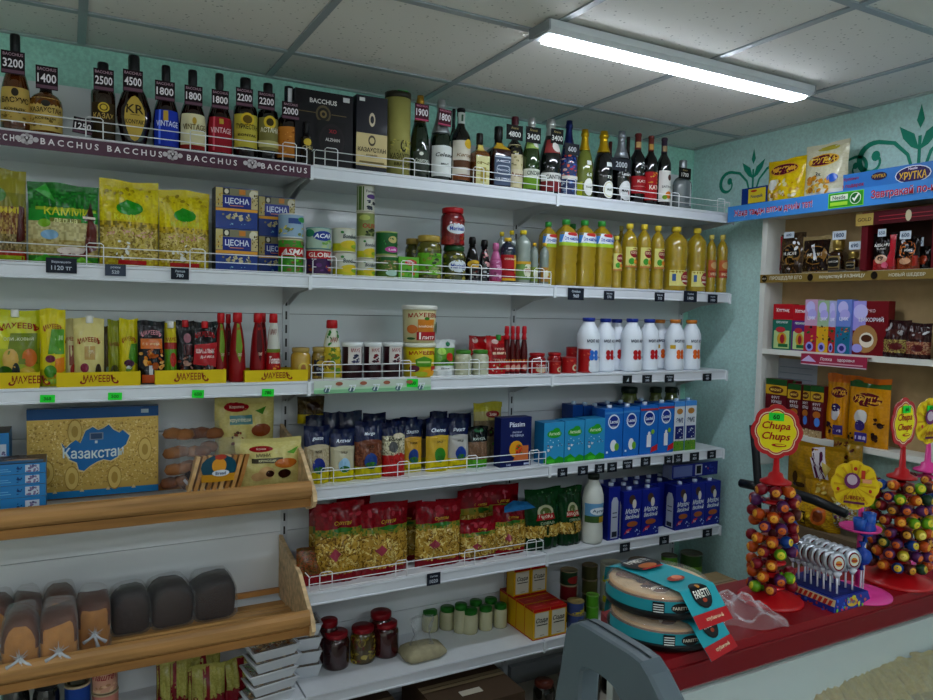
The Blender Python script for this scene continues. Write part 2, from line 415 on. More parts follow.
# ================================================================ SHELVING
YF, YP = 2.381, 2.686
X12, X23, XE = .7055, 1.6901, 2.6657
X01 = X12-.985
Z = {1: 2.1136, 2: 1.7552, 3: 1.4021, 4: 1.0389, 5: .6782, 6: .3198}
WHITE = '#d8dce0'
def shelf_parts(x0, x1, z, guard, rail=True):
    b = MB()
    b.box(x0+.003, x1-.003, YF+.006, YP, z-.022, z, WHITE)
    b.box(x0+.02, x1-.02, YF+.03, YP, z-.036, z-.0221, '#c8cccf')
    r = MB()   # front price rail with a shallow channel
    pr = [(YF+.006, z-.0005), (YF, z-.001), (YF, z-.007), (YF+.003, z-.010), (YF+.003, z-.037), (YF, z-.039), (YF, z-.044), (YF+.006, z-.044)]
    r.prism(pr, x0+.002, x1-.002, 'x', '#ccd1d8')
    brs = []
    for xs in (x0+.010, x1-.010):
        br = MB(); brs.append(br); br.prism([(YF+.02, z-.022), (YP-.002, z-.022), (YP-.002, z-.105), (YP-.05, z-.09), (YP-.14, z-.062), (YF+.02, z-.045)], xs-.0015, xs+.0015, 'x', '#b9bdbd')
    r.box(x1-.006, x1+.006, YF-.003, YF+.004, z-.05, z-.004, '#d4dadf')
    subs = [('price_rail', r.mesh('metal_paint'))]+[('bracket', q.mesh('metal_paint')) for q in brs]
    if guard:
        wg = MB(); y = YF+.014; h = .052; rr = .0016; c = '#eceff1'
        xa, xb = x0+.012, x1-.012
        wg.tube([(xa, y, z), (xa, y, z+h-.006), (xa+.006, y, z+h), (xb-.006, y, z+h), (xb, y, z+h-.006), (xb, y, z)], rr, c, 5)
        wg.tube([(xa, y, z+h*.5), (xb, y, z+h*.5)], rr, c, 5); wg.tube([(xa, y, z+.003), (xb, y, z+.003)], rr, c, 5)
        n = 4
        for i in range(n):
            cx = x0+.07+(x1-x0-.14)*i/(n-1)
            wg.tube([(cx-.022, y-.003, z), (cx-.022, y-.003, z+h+.006), (cx-.016, y-.003, z+h+.011), (cx+.016, y-.003, z+h+.011), (cx+.022, y-.003, z+h+.006), (cx+.022, y-.003, z)], rr, c, 5)
        wg.tube([(xb, y, z+h), (xb, y+.10, z+h)], rr, c, 5); wg.tube([(xa, y, z+h), (xa, y+.10, z+h)], rr, c, 5)
        subs.append(('wire_guard', wg.mesh('metal_paint')))
    return ('shelf', b.mesh('metal_paint'), subs)
def bay(x0, x1, levels, guards, label, seams):
    parts = []
    bp = MB(); ztop = 2.33
    zs = [.0]+seams+[ztop]
    for a, b_ in zip(zs[:-1], zs[1:]): bp.box(x0+.012, x1-.012, YP+.002, YP+.02, a+.0012, b_-.0012, '#d3d8da')
    bp.box(x0+.012, x1-.012, YP+.02, YP+.024, 0, ztop, '#6d7376')
    parts.append(('back_panel', bp.mesh('panel')))
    for lv in levels: parts.append(shelf_parts(x0, x1, Z[lv], lv in guards))
    parts.append(('base_plinth', MB().box(x0+.02, x1-.02, YP-.03, YP, 0, .08, '#8a8f92').mesh('metal_paint')))
    for xs in ((x0, x1) if x1 == XE else (x0,)):
        u = MB(); u.box(xs-.012, xs+.012, YP-.006, YP+.03, 0, ztop, '#c5cacd')
        k = .10
        while k < ztop-.05: u.box(xs-.0035, xs+.0035, YP-.0066, YP-.0055, k, k+.03, '#15181a'); k += .05
        parts.append(('upright', u.mesh('metal_paint')))
    thing('shelving_bay', label, 'shelving', parts, (0, 0, 0), group='white metal shelving bays along the back wall')
bay(X01, X12, (1, 2, 3, 6), (1, 2), 'white metal shelving bay holding brandies, mayonnaise pouches and the two wooden racks', [.42, .811, 1.21, 1.62, 2.012])
bay(X12, X23, (1, 2, 3, 4, 5, 6), (1, 2, 3, 4, 5), 'white metal shelving bay in the middle, with wire guards on five shelves', [.42, .811, 1.21, 1.62, 2.012])
bay(X23, XE, (1, 2, 3, 4, 5, 6), (1,), 'white metal shelving bay next to the corner, holding oil, kefir and milk cartons', [.42, .811, 1.21, 1.62, 2.012])

# wooden racks hooked into the first bay
def wood_rack(zfront, zback_top, label):
    # profile in (y,z): floor slopes down to the front
    x0, x1 = X01+.01, X12-.006
    zf = zfront
    ep = [(YP-.004, zf-.095), (YP-.004, zback_top), (YP-.04, zback_top-.012), (2.42, zf+.075), (2.335, zf+.015), (2.262, zf-.035), (2.255, zf-.062), (2.275, zf-.085), (2.33, zf-.105)]
    parts = []
    for xx in (x0, x1-.013): parts.append(('end_panel', MB().prism(ep, xx, xx+.013, 'x', '#d9c09a').mesh('wood')))
    def board(ya, yb, za, zb, th, c): return MB().prism([(ya, za), (yb, zb), (yb, zb-th), (ya, za-th)], x0+.0135, x1-.0135, 'x', c).mesh('wood')
    parts.append(('front_rail', MB().prism([(2.270, zf-.030), (2.271, zf-.016), (2.277, zf-.005), (2.287, zf+.0), (2.297, zf-.004), (2.30, zf-.012), (2.30, zf-.055), (2.280, zf-.054), (2.272, zf-.044)], x0+.0135, x1-.0135, 'x', '#b08a5a').mesh('wood')))
    parts.append(('lower_rail', MB().prism([(2.279, zf-.056), (2.31, zf-.056), (2.32, zf-.095), (2.287, zf-.085)], x0+.0135, x1-.0135, 'x', '#a67e4e').mesh('wood')))
    for i in range(4):
        ya = 2.33+i*.085; za = zf-.012-.045+(ya-2.325)*-.13
        parts.append(('slat', board(ya, ya+.050, za, za-.004, .014, '#c49d68')))
    parts.append(('rear_rail', MB().box(x0+.0135, x1-.0135, YP-.02, YP-.005, zf-.08, zf-.062, '#c99a62').mesh('wood')))
    thing('wooden_rack', label, 'bread rack', parts, (0, 0, 0), group='slatted pine racks on the first bay')
R4, R5 = 1.09, .665
wood_rack(R4, 1.215, 'slatted pine rack holding the gold gift box and pastry bags')
wood_rack(R5, .80, 'slatted pine rack holding the bagged loaves of bread')
ZR4, ZR5 = R4-.045, R5-.045

# purple banner on the top rail of the first bay
def banner():
    m = MB(); x0, x1 = X01+.004, X12-.004; z0, z1 = Z[1]-.046, Z[1]-.002; y = YF-.004
    m.box(x0, x1, y, y+.003, z0, z1, '#5f3b4e')
    mp = lambda u, v, o: ((x0+x1)/2+u*(x1-x0)/2, y-o, z0+v*(z1-z0))
    W, H = (x1-x0)/2, z1-z0
    sh = [('r', -1, .93, 1, 1, '#c9c3c8')]
    U = lambda px_: (pY(px_, 130+px_*.11, YF).x-(x0+x1)/2)/W
    for pc, pl in ((5, 44), (70, 58), (135, 58), (212, 60), (284, 48)):
        sh.append(('t', 'B A C C H U S', U(pc), .5, .40, '#e8e2e4', U(pc+pl/2)-U(pc-pl/2)))
    for pc in (27, 172, 251):
        uu = U(pc)
        for i in range(8): sh.append(('e', uu+.011/W*cos(i*pi/4), .52+.22*sin(i*pi/4), .0065/W, .14, '#c9c2c6' if i % 2 else '#a8a0a4'))
        sh += [('e', uu-.021/W, .52, .007/W, .16, '#c9c2c6'), ('e', uu+.021/W, .52, .007/W, .16, '#c9c2c6'), ('p', [(uu-.008/W, .66), (uu, .3), (uu+.008/W, .66)], '#4a3a44'), ('e', uu, .58, .003/W, .08, '#d8d2d4')]
    m.paint(mp, sh, W, H)
    o = obj('banner_strip', m.mesh('print_gloss')); tag(o, 'purple banner strip with white lettering along the top left shelf edge', 'banner')
banner()

# ================================================================ PRODUCT BUILDERS
PROF = {
 'wine': [(.86,0),(1,.012),(1,.58),(.97,.63),(.80,.685),(.52,.735),(.39,.775),(.36,.82),(.36,.96),(.40,.962),(.40,.985),(.33,1)],
 'champ': [(.86,0),(1,.015),(1,.44),(.95,.52),(.80,.61),(.58,.71),(.42,.79),(.36,.86),(.36,.9),(.42,.905),(.42,.94),(.36,.96),(.34,1)],
 'brandy': [(.8,0),(.97,.015),(1,.08),(.99,.35),(.90,.48),(.68,.60),(.42,.69),(.28,.75),(.26,.8),(.28,.83),(.30,.84),(.30,.98),(.27,1)],
 'diamond': [(.55,0),(.62,.015),(.80,.16),(1,.34),(.98,.42),(.72,.58),(.42,.68),(.26,.73),(.25,.8),(.28,.82),(.30,.84),(.30,.98),(.27,1)],
 'squat': [(.88,0),(1,.02),(1,.50),(.95,.57),(.75,.635),(.42,.68),(.33,.71),(.33,.76),(.37,.77),(.37,.98),(.34,1)],
 'cyl': [(.9,0),(1,.015),(1,.60),(.95,.65),(.62,.685),(.36,.70),(.36,.76),(.42,.77),(.42,.98),(.38,1)],
 'square': [(.9,0),(1,.015),(1,.58),(.96,.62),(.62,.675),(.38,.70),(.34,.74),(.34,.80),(.38,.81),(.38,.985),(.34,1)],
 'oil': [(.85,0),(1,.02),(1,.10),(.93,.13),(1,.16),(1,.28),(.92,.31),(1,.34),(1,.55),(.97,.60),(1.02,.64),(1.02,.72),(.93,.79),(.68,.85),(.36,.893),(.32,.92),(.38,.925),(.38,.99),(.34,1)],
 'oilwide': [(.86,0),(1,.02),(1.02,.1),(1,.30),(.94,.34),(1.03,.38),(1.03,.42),(.96,.46),(1.03,.50),(1.03,.70),(.95,.79),(.62,.865),(.33,.90),(.28,.92),(.34,.925),(.34,.99),(.3,1)],
 'milk': [(.82,0),(1.02,.015),(1.06,.05),(1.06,.20),(1.0,.28),(1.0,.50),(1.06,.60),(1.03,.70),(.86,.80),(.58,.885),(.50,.92),(.50,.94),(.54,.945),(.54,.99),(.5,1)],
 'sauce': [(.85,0),(1,.02),(1,.45),(.92,.55),(.62,.70),(.42,.80),(.38,.84),(.50,.85),(.46,.96),(.38,1)],
 'ketchup': [(.85,0),(1,.02),(.96,.20),(.88,.40),(.76,.60),(.60,.74),(.42,.83),(.40,.86),(.52,.865),(.50,.98),(.44,1)],
 'spike': [(.85,0),(1,.02),(1,.30),(.85,.36),(.85,.62),(.55,.70),(.75,.71),(.72,.80),(.45,.86),(.28,.99),(.2,1)],
}
def superc(a, sq):
    ca, sa = cos(a), sin(a)
    if sq:
        e = 2/(2+6*sq); ca = math.copysign(abs(ca)**e, ca); sa = math.copysign(abs(sa)**e, sa)
    return ca, sa
def radf(prof, zf):
    for (r0, z0), (r1, z1) in zip(prof[:-1], prof[1:]):
        if z0 <= zf <= z1: return r0+(r1-r0)*(zf-z0)/max(1e-6, z1-z0)
    return prof[-1][0]
def bottle(h, r, prof='wine', glass='#20301c', mat='glass_dark', cap=(.82, '#333', 'plastic', 1.06), labels=(), sq=0., flat=1., capname='cap', body='glass_body', liquid=None, seg=20):
    key = repr(('bottle', round(h, 3), round(r, 3), prof, glass, mat, cap, labels, sq, flat))
    def mk():
        P = PROF[prof]; zc, cc, cm, ck = cap
        low = [(a*r, b*h) for a, b in P if b < zc]+[(radf(P, zc)*r, zc*h)]
        topp = [(radf(P, zc)*r*ck, zc*h-.0005)]+[(a*r*ck, b*h) for a, b in P if b > zc]
        out = [(body, MB().lathe(low, glass, seg, sq, flat).mesh(mat)), (capname, MB().lathe(topp, cc, 14 if not sq else seg, 0, 1).mesh(cm))]
        if liquid:
            out.append(('liquid', MB().lathe([(a*.9, b) for a, b in low if b < h*liquid[1]], liquid[0], seg, sq, flat).mesh('glass_dark')))
        for i, lb in enumerate(labels):
            z0, z1, span, bg, shapes = lb[:5]; nm = lb[5] if len(lb) > 5 else 'label'; lm = lb[6] if len(lb) > 6 else 'paper'
            def m(u, v, o, z0=z0, z1=z1, span=span):
                zf = z0+(z1-z0)*v; R = radf(P, zf)*r; a = u*span-pi/2; ca, sa = superc(a, sq)
                if zf >= zc: R *= ck
                q = sqrt(ca*ca+sa*sa); return ((R+o/q)*ca, (R+o/q)*sa*flat-(0 if flat == 1 else o*.3), zf*h)
            W = r*sin(min(span, 1.4)); H = (z1-z0)*h; b = MB()
            if bg:
                if bg[0] == '(':   # oval label
                    b.paint(m, [('e', 0, .5, 1, .5, bg[1:])], W, H, True)
                elif bg[0] == '<':
                    b.paint(m, [('p', [(0, 0), (.75, .25), (1, .75), (.55, 1), (-.55, 1), (-1, .75), (-.75, .25)], bg[1:])], W, H, True)
                else:
                    n = 10 if span < 2 else 20
                    b.sheet(lambda u, v: m(u, v, .0005), n, 4, bg)
            if shapes: b.paint(m, shapes, W, H, True, base=.0009)
            out.append((nm, b.mesh(lm)))
        return out
    return cached(key, mk)

def boxpack(w, d, h, front, side=None, top=None, fs=(), ss=(), ts=(), cap=None, mat='print_gloss', name='carton', edge=None, rs=()):
    key = repr(('box', round(w, 3), round(d, 3), round(h, 3), front, side, top, fs, ss, ts, cap, mat, rs))
    side = side or front; top = top or side
    def mk():
        b = MB(); b.box(-w/2, w/2, -d/2, d/2, 0, h, [front, side, side, side, top, side])
        b.paint(lambda u, v, o: (u*w/2, -d/2-o, v*h), fs, w/2, h, base=.0002)
        if ss: b.paint(lambda u, v, o: (-w/2-o, -u*d/2, v*h), ss, d/2, h, base=.0002)
        if rs: b.paint(lambda u, v, o: (w/2+o, u*d/2, v*h), rs, d/2, h, base=.0002)
        if ts: b.paint(lambda u, v, o: (u*w/2, (v-.5)*d, h+o), ts, w/2, d, base=.0002)
        out = [(name, b.mesh(mat))]
        if cap:
            cw, cc = cap; out.append(('cap', MB().lathe([(cw, h), (cw, h+cw*1.1), (cw*.85, h+cw*1.2)], cc, 12, cy=-d*.12).mesh('plastic')))
        return out
    return cached(key, mk)

def can(r, h, col, shapes=(), lid='#c3c6c4', span=1.5, z0=.05, z1=.95):
    key = repr(('can', round(r, 3), round(h, 3), col, shapes, lid))
    def mk():
        b = MB(); b.lathe([(r*.93, 0), (r, h*.015), (r, h*.05), (r*.97, h*.055), (r*.97, h*.945), (r, h*.95), (r, h*.985), (r*.95, h), (r*.92, h*.97), (0, h*.97)], lid, 22)
        l = MB()
        m = lambda u, v, o: ((r*.975+o)*sin(u*span), -(r*.975+o)*cos(u*span), h*(z0+(z1-z0)*v))
        l.lathe([(r*.978, h*z0), (r*.978, h*z1)], col, 22)
        l.f = l.f[:-2]; l.c = l.c[:-2]; l.sm = l.sm[:-2]
        l.paint(m, shapes, r*sin(min(span, 1.4)), h*(z1-z0), True, base=.0004)
        return [('tin', b.mesh('metal_paint')), ('label', l.mesh('print_gloss'))]
    return cached(key, mk)

def jar(r, h, content, lid='#c33', shapes=(), lab=None, lidh=.14, mat='glass_dark', bits=None):
    """lab=(z0,z1,span,col)"""
    key = repr(('jar', round(r, 3), round(h, 3), content, lid, shapes, lab, bits))
    def mk():
        b = MB(); H = h
        b.lathe([(r*.85, 0), (r*.98, H*.02), (r, H*.08), (r, H*.68), (r*.95, H*.78), (r*.80, H*.85), (r*.78, H*(1-lidh))], content, 22)
        if bits:
            mm = lambda u, v, o: ((radf([(1, 0), (1, .68), (.95, .78), (.8, .85), (.8, 1)], v*.8)*r+o)*sin(u*1.5), -(radf([(1, 0), (1, .68), (.95, .78), (.8, .85), (.8, 1)], v*.8)*r+o)*cos(u*1.5), v*.8*H)
            b.paint(mm, [('s', -1, .05, 1, .97, bits[0], bits[1], bits[2], bits[3])], r, H*.8, True, base=.0002)
        l = MB().lathe([(r*.84, H*(1-lidh)), (r*.88, H*(1-lidh*.9)), (r*.88, H*(1-lidh*.12)), (r*.82, H), (0, H-.0005)], lid, 22)
        l.lathe([(0, H+.0004), (r*.6, H+.0004), (r*.6, H+.0008), (0, H+.0008)], lid, 16)
        out = [('glass_jar', b.mesh(mat)), ('lid', l.mesh('print_gloss'))]
        if lab:
            z0, z1, span, c = lab[:4]
            m = lambda u, v, o: ((r+o)*sin(u*span), -(r+o)*cos(u*span), H*(z0+(z1-z0)*v))
            q = MB()
            if c and c[0] == '(': q.paint(m, [('e', 0, .5, 1, .5, c[1:])], r*sin(min(1.4, span)), H*(z1-z0), True)
            elif c: q.sheet(lambda u, v: m(u, v, .0005), 12, 2, c)
            q.paint(m, shapes, r*sin(min(1.4, span)), H*(z1-z0), True, base=.001)
            out.append(('label', q.mesh('paper')))
        return out
    return cached(key, mk)

def tub(r, h, col, lidc, shapes=(), lab=None, taper=.9, mat='plastic'):
    key = repr(('tub', round(r, 3), round(h, 3), col, lidc, shapes, lab, taper))
    def mk():
        b = MB().lathe([(r*taper*.96, 0), (r*taper, h*.015), (r*.97, h*.9)], col, 24)
        l = MB().lathe([(r*.99, h*.88), (r*1.03, h*.885), (r*1.04, h*.96), (r*.98, h), (0, h*.985)], lidc, 24)
        out = [('tub', b.mesh(mat)), ('lid', l.mesh('plastic'))]
        if lab:
            z0, z1, span, c = lab
            m = lambda u, v, o: ((r*(taper+(.97-taper)*(z0+(z1-z0)*v))+o)*sin(u*span), -(r*(taper+(.97-taper)*(z0+(z1-z0)*v))+o)*cos(u*span), h*(z0+(z1-z0)*v))
            q = MB()
            if c: q.sheet(lambda u, v: m(u, v, .0006), 12, 2, c)
            q.paint(m, shapes, r*sin(min(1.4, span)), h*(z1-z0), True, base=.001); out.append(('label', q.mesh('print_gloss')))
        return out
    return cached(key, mk)

def pouch(w, h, t, bands, shapes=(), seed=1, stand=True, top=.92, mat='film', spout=None, res=(14, 18), sealcol=None, wr=.006, gusset=None, clean=False):
    """bands: [(v_upto, colour or list of colours)]"""
    key = repr(('pouch', round(w, 3), round(h, 3), round(t, 3), bands, shapes, seed, stand, spout))
    def mk():
        rr = random.Random(seed); ph = [rr.uniform(0, 6.28) for _ in range(6)]; cr = random.Random(seed+99)
        def m(u, v, o, back=False):
            vv = min(1, v/top)
            if stand: pr = (max(0, 1-vv)**.55)*(.9+.35*sin(pi*vv)) if vv > .05 else 1.0*(.75+.25*vv/.05)*.95**.55*.95
            else: pr = max(0, sin(pi*max(.02, min(1, .06+.94*vv)))) ** .55
            au = min(1, abs(u)); bulge = t/2*pr*(1-au**2.6)**.62 if au < 1 else 0
            nar = 1-(.02*sin(pi*vv) if v < top else 0)
            ww = w*.525*nar*(1-.008*(1+sin(9*v+ph[0])))
            k = (1-au**4)
            wrk = wr*k*(.5*sin(11*u*1.3+5*v+ph[1])*sin(7*v+ph[2])+.35*sin(17*v+6*u+ph[3])+.25*sin(23*u+ph[4]))*(.4+.6*pr)
            if v > top: bulge = t*.03; wrk = .5*wr*sin(7*u+ph[5])
            y = -(bulge+wrk) if not back else bulge*.9-wrk*.5
            e = .012*h*sin(3.1*u+ph[5])*(v > .9)
            return (u*ww, y-(o if not back else -o), v*h+e)
        def cf(u, v):
            for vb, c in bands:
                if v <= vb+1e-6: return cr.choice(c) if isinstance(c, (list, tuple)) else c
            return bands[-1][1] if not isinstance(bands[-1][1], (list, tuple)) else bands[-1][1][0]
        nu, nv = res
        if any(isinstance(c_, (list, tuple)) and len(c_) > 1 for _, c_ in bands) and res == (14, 18): nu, nv = 28, 40
        b = MB(); b.sheet(lambda u, v: m(u, v, 0), nu, nv, cf)
        b.sheet(lambda u, v: m(-u, v, 0, True), nu//2, nv//2, gusset or cf)
        bot = [m(-1+2*i/8, 0, 0) for i in range(9)]+[m(1-2*i/8, 0, 0, True) for i in range(1, 8)]
        b.add(bot, [tuple(range(len(bot)-1, -1, -1))], gusset or (bands[0][1] if isinstance(bands[0][1], str) else bands[0][1][0]))
        pre = []; v_ = 0.
        for vb, c_ in bands:
            if isinstance(c_, (list, tuple)) and len(c_) > 3: pre.append(('w', -.93, v_+.01, .93, vb, int(260*(vb-v_)/.4*min(1.5, w/.14)), .026, [c_[0], c_[2], c_[3], '#d8c684', c_[2]], seed))
            v_ = vb
        b.paint(m, pre+list(shapes), w/2, h, True, base=.0010, step=.0004)
        out = [('pouch', b.mesh(mat))]
        sc = sealcol or (bands[-1][1] if isinstance(bands[-1][1], str) else bands[-1][1][0])
        s = MB()
        for i in range(4):
            va = top+(.995-top)*(i+.1)/4; vb = top+(.995-top)*(i+.8)/4
            s.sheet(lambda u, v: m(u*.985, va+(vb-va)*v, .0016), 10, 1, sc)
        out.append(('top_seal', s.mesh(mat)))
        if spout:
            cx, cc = spout; p = Vector(m(cx, .97, 0))
            out.append(('spout_cap', MB().lathe([(.0095, p.z-.012), (.0105, p.z-.01), (.0105, p.z+.008), (.009, p.z+.01)], cc, 12, cx=p.x).mesh('plastic')))
        return out
    return cached(key, mk)

# -------- placing: photo box (l,r,top) on shelf level lvl, yo behind the shelf edge
def place(l, r, t, lvl, yo, rnd=True, zb=None, b=None, yabs=None):
    zb = Z[lvl] if zb is None else zb
    Y = YF+yo if yabs is None else yabs
    a = pY((l+r)/2, t, Y); X, ht = a.x, a.z-zb
    P = Vector((X, Y, (a.z+zb)/2))-CAMP; dep = P.dot(fw)
    if rnd:
        hx = P.dot(rt)/dep; wd = (r-l)*dep/FPX/sqrt(1+hx*hx)
    else: wd = pY(r, t, Y).x-pY(l, t, Y).x
    return X, Y, zb, wd, ht
TAGS = []
def pricetag(l, r, t, b, Y, lines, label, bg='#2b1a26', fg='#e8e6ea', rz=0., group='price tags', bars=None, name='price_tag', tilt=0., cat='price tag', th=.0012, fl=False):
    a = pY((l+r)/2, (t+b)/2, Y); w_ = pY(r, (t+b)/2, Y).x-pY(l, (t+b)/2, Y).x; h_ = pY((l+r)/2, t, Y).z-pY((l+r)/2, b, Y).z
    m = MB().box(-w_/2, w_/2, 0, th, -h_/2, h_/2, bg)
    sh = []
    if bars: sh += bars
    n = len(lines)
    for ln in lines: sh.append(('t', ln[0], 0, ln[1], ln[2], ln[3] if len(ln) > 3 else fg, 1.7))
    m.paint(lambda u, v, o: (u*w_/2, -o, (v-.5)*h_), sh, w_/2, h_, base=.0001)
    o = obj(name, m.mesh('paper')); o.location = a; o.rotation_euler = (0, tilt, rz)
    tag(o, label, cat, group); return o

# ================================================================ TOP SHELF: BOTTLES
GOLD, CREAM = '#cbb068', '#e6dfc4'
def btl(l, r, t, label, cat='bottle', name='liquor_bottle', yo=.10, lvl=1, group='bottles on the top shelf', rz=0., **k):
    X, Y, zb, wd, h = place(l, r, t, lvl, yo)
    thing(name, label, cat, bottle(h, wd/2*1.05, **k), (X, Y, zb), rz, group=group); return X, Y, zb, wd, h
PAT = ('s', -.9, .1, .9, .35, 14, .004, ['#8d7434', '#a98d49'], 5)
def lab(z0, z1, span, c, t1=None, tc='#3a2c14', extra=(), t2=None):
    s = list(extra)
    if t1: s.append(('t', t1, 0, .62, .16, tc, 1.5))
    if t2: s.append(('t', t2, 0, .36, .08, tc, 1.2))
    return (z0, z1, span, c, s)
btl(0, 30, 34.6, 'pear-shaped amber brandy bottle with gold label, price card 3200', prof='brandy', glass='#7a4416', mat='glass_amber', cap=(.78, '#15161a', 'plastic', 1.12),
    labels=[lab(.12, .46, 1.2, GOLD, 'БАСХУС', extra=[PAT, ('e', 0, .85, .2, .12, '#4a4436')], t2='КОНЬЯК')])
btl(29.5, 62, 72, 'squat amber brandy bottle with big gold label, price card 1400', prof='squat', glass='#8a5418', mat='glass_amber', cap=(.7, '#2a1c14', 'plastic', 1.1),
    labels=[lab(.1, .58, 1.3, '#d3ba72', 'КАЗАХСТАН', extra=[PAT, ('e', 0, .82, .2, .1, '#3f3a30')], t2='КОНЬЯК')])
btl(91, 115, 63, 'slim dark brandy bottle with round gold medal, price card 2500', prof='cyl', glass='#3a2412', cap=(.7, '#16171b', 'plastic', 1.1),
    labels=[lab(.08, .5, 1.1, '#4a3a1e', 'КАЗАХ', GOLD, extra=[('e', 0, .86, .42, .14, '#d6bd4e'), ('e', 0, .86, .3, .1, '#6b5a22'), ('e', 0, .86, .2, .07, '#d6bd4e')])])
btl(117, 151, 56, 'diamond-shaped dark brandy bottle with gold shield label, price card 4500', prof='diamond', glass='#2c1410', cap=(.76, '#16171b', 'plastic', 1.1), flat=.6,
    labels=[(.08, .56, .62, '(#cdb25c', [('t', 'KR', 0, .7, .2, '#4a3a1c'), ('t', 'KONYAK', 0, .42, .1, '#4a3a1c'), ('r', -.4, .56, .4, .58, '#8d7434')], 'label')])
btl(153, 179, 66, 'dark brandy bottle with shiny blue label, one of the three priced 1800', prof='brandy', glass='#2a120e', cap=(.74, '#17171c', 'plastic', 1.1),
    labels=[lab(.06, .47, 1.1, '#2547b8', 'VINTAGE', '#dfe6ff', extra=[('r', -.28, .7, .05, .98, '#c9a94a'), ('r', -.6, .05, -.45, 1, '#6f8fff')])])
btl(179.5, 206, 70.6, 'dark brandy bottle with cream label, one of the three priced 1800', prof='brandy', glass='#2a120e', cap=(.74, '#17171c', 'plastic', 1.1),
    labels=[lab(.06, .47, 1.15, '#e2dcb8', 'VINTAGE', '#7c6b3a', extra=[('e', 0, .8, .14, .1, '#c7a94a'), ('r', -1, 0, 1, .12, '#9c2a22')])])
btl(207, 232, 74, 'dark brandy bottle with shiny red label, one of the three priced 1800', prof='brandy', glass='#2a120e', cap=(.74, '#17171c', 'plastic', 1.1),
    labels=[lab(.06, .47, 1.1, '#a51f35', 'VINTAGE', '#f0c9cf', extra=[('r', -.6, .05, -.45, 1, '#e06a7c'), ('r', -.15, .8, .15, .95, '#c9a94a')])])
btl(234, 257, 78.6, 'dark brandy bottle with yellow label and round gold medal, priced 2200', prof='cyl', glass='#20140f', cap=(.7, '#17171c', 'plastic', 1.1),
    labels=[lab(.16, .55, 1.3, '#c9bd55', 'ТУРКЕСТАН', extra=[('e', 0, .84, .45, .2, '#e0c53c'), ('e', 0, .84, .3, .13, '#7b6418')], t2='KONYAK')])
btl(258, 278, 84, 'dark brandy bottle with silvery label and gold medal, priced 2200', prof='cyl', glass='#171311', cap=(.7, '#17171c', 'plastic', 1.1),
    labels=[lab(.16, .56, 1.2, '#8f8a55', 'АСТАНА', '#f0ecd8', extra=[('e', 0, .86, .5, .2, '#e0c53c'), ('e', 0, .86, .3, .12, '#54481a'), ('r', -1, .1, 1, .3, '#c9c38a')])])
btl(278, 300, 87, 'dark brandy bottle with orange label and white neck strip, priced 2000', prof='squat', glass='#221310', cap=(.7, '#1b2433', 'plastic', 1.1),
    labels=[(.1, .48, 1.4, '#c98a3a', [('s', -.9, .1, .9, .9, 30, .003, ['#a8691f', '#e0a85a'], 3)]), (.78, .97, .45, '#dfe3ea', [], 'tax_strip')])
btl(301, 312, 122, 'miniature dark bottle with gold medal in front of the black gift box', prof='cyl', glass='#15110f', cap=(.7, '#15151a', 'plastic', 1.1), yo=.05,
    labels=[lab(.1, .6, 1.2, '#2a2418', 'CHU', '#d8cfa0', extra=[('e', 0, .86, .6, .16, '#d6bd4e')])])
# gift boxes and tube
X, Y, zb, wd, h = place(296, 354, 92, 1, .06, False)
thing('gift_box', 'wide black brandy gift box with a round window and white lettering', 'gift box', boxpack(wd, .09, h, '#1d1a20', fs=[
    ('t', 'BACCHUS', -.05, .87, .06, '#e4e2e0', 1.2), ('e', -.05, .71, .26, .115, '#6d6248'), ('e', -.05, .71, .2, .085, '#2a2620'), ('e', -.05, .71, .12, .05, '#8a7a52'), ('e', -.05, .71, .06, .025, '#2a2620'),
    ('r', -.9, .712, -.32, .72, '#8a7a52'), ('r', .22, .712, .75, .72, '#8a7a52'), ('r', -.28, .1, .72, .63, '#121014'), ('e', .25, .38, .45, .22, '#2c2428'), ('e', .25, .38, .38, .18, '#221a1f'),
    ('t', 'ALZHAN', .27, .39, .04, '#dcd8d4', .5), ('t', 'XO', .27, .5, .05, '#b03040'), ('r', .62, .9, .85, .96, '#d7d9da'), ('e', -.6, .14, .32, .14, '#3b3022'), ('e', -.6, .14, .25, .1, '#1d1a20')]), (X, Y+.045, zb))
X, Y, zb, wd, h = place(357, 388, 96.5, 1, .05, False)
thing('gift_box', 'tall dark brandy gift box with cream lower half with Cyrillic lettering', 'gift box', boxpack(wd, .085, h, '#23232e', fs=[
    ('r', -1, .1, 1, .52, '#d3c394'), ('e', 0, .7, .2, .09, '#d8cdb4'), ('e', 0, .7, .12, .05, '#23232e'), ('e', 0, .43, .24, .07, '#5e5440'), ('e', 0, .43, .16, .04, '#d3c394'), ('t', 'КАЗАХСТАН', 0, .31, .06, '#2b2418', 1.8),
    ('t', 'КОНЬЯК', 0, .24, .03, '#5e5440'), ('r', -.8, .14, .8, .16, '#8a7a4a'), ('r', -.85, .92, -.5, .965, '#dfe0e0')]), (X, Y+.0425, zb))
X, Y, zb, wd, h = place(385, 411, 94, 1, .10)
tb = MB().lathe([(wd/2, 0), (wd/2, h*.94)], '#a8a466', 26); tl = MB().lathe([(wd/2*1.02, h*.93), (wd/2*1.02, h), (0, h)], '#3c3a2c', 26)
q = MB(); R_ = wd/2
q.paint(lambda u, v, o: ((R_+o)*sin(u*1.2), -(R_+o)*cos(u*1.2), v*h), [('t', 'КАЗАХСТАН', .1, .25, .07, '#4a451f', 1.7), ('t', 'BRANDY', .1, .16, .04, '#5c5630', 1.2), ('e', .1, .37, .22, .07, '#3a351c'), ('e', .1, .37, .14, .045, '#a8a466'), ('s', -.9, .3, .9, .44, 26, .006, ['#c9bf6a', '#8d8a4a'], 8)], R_, h, True)
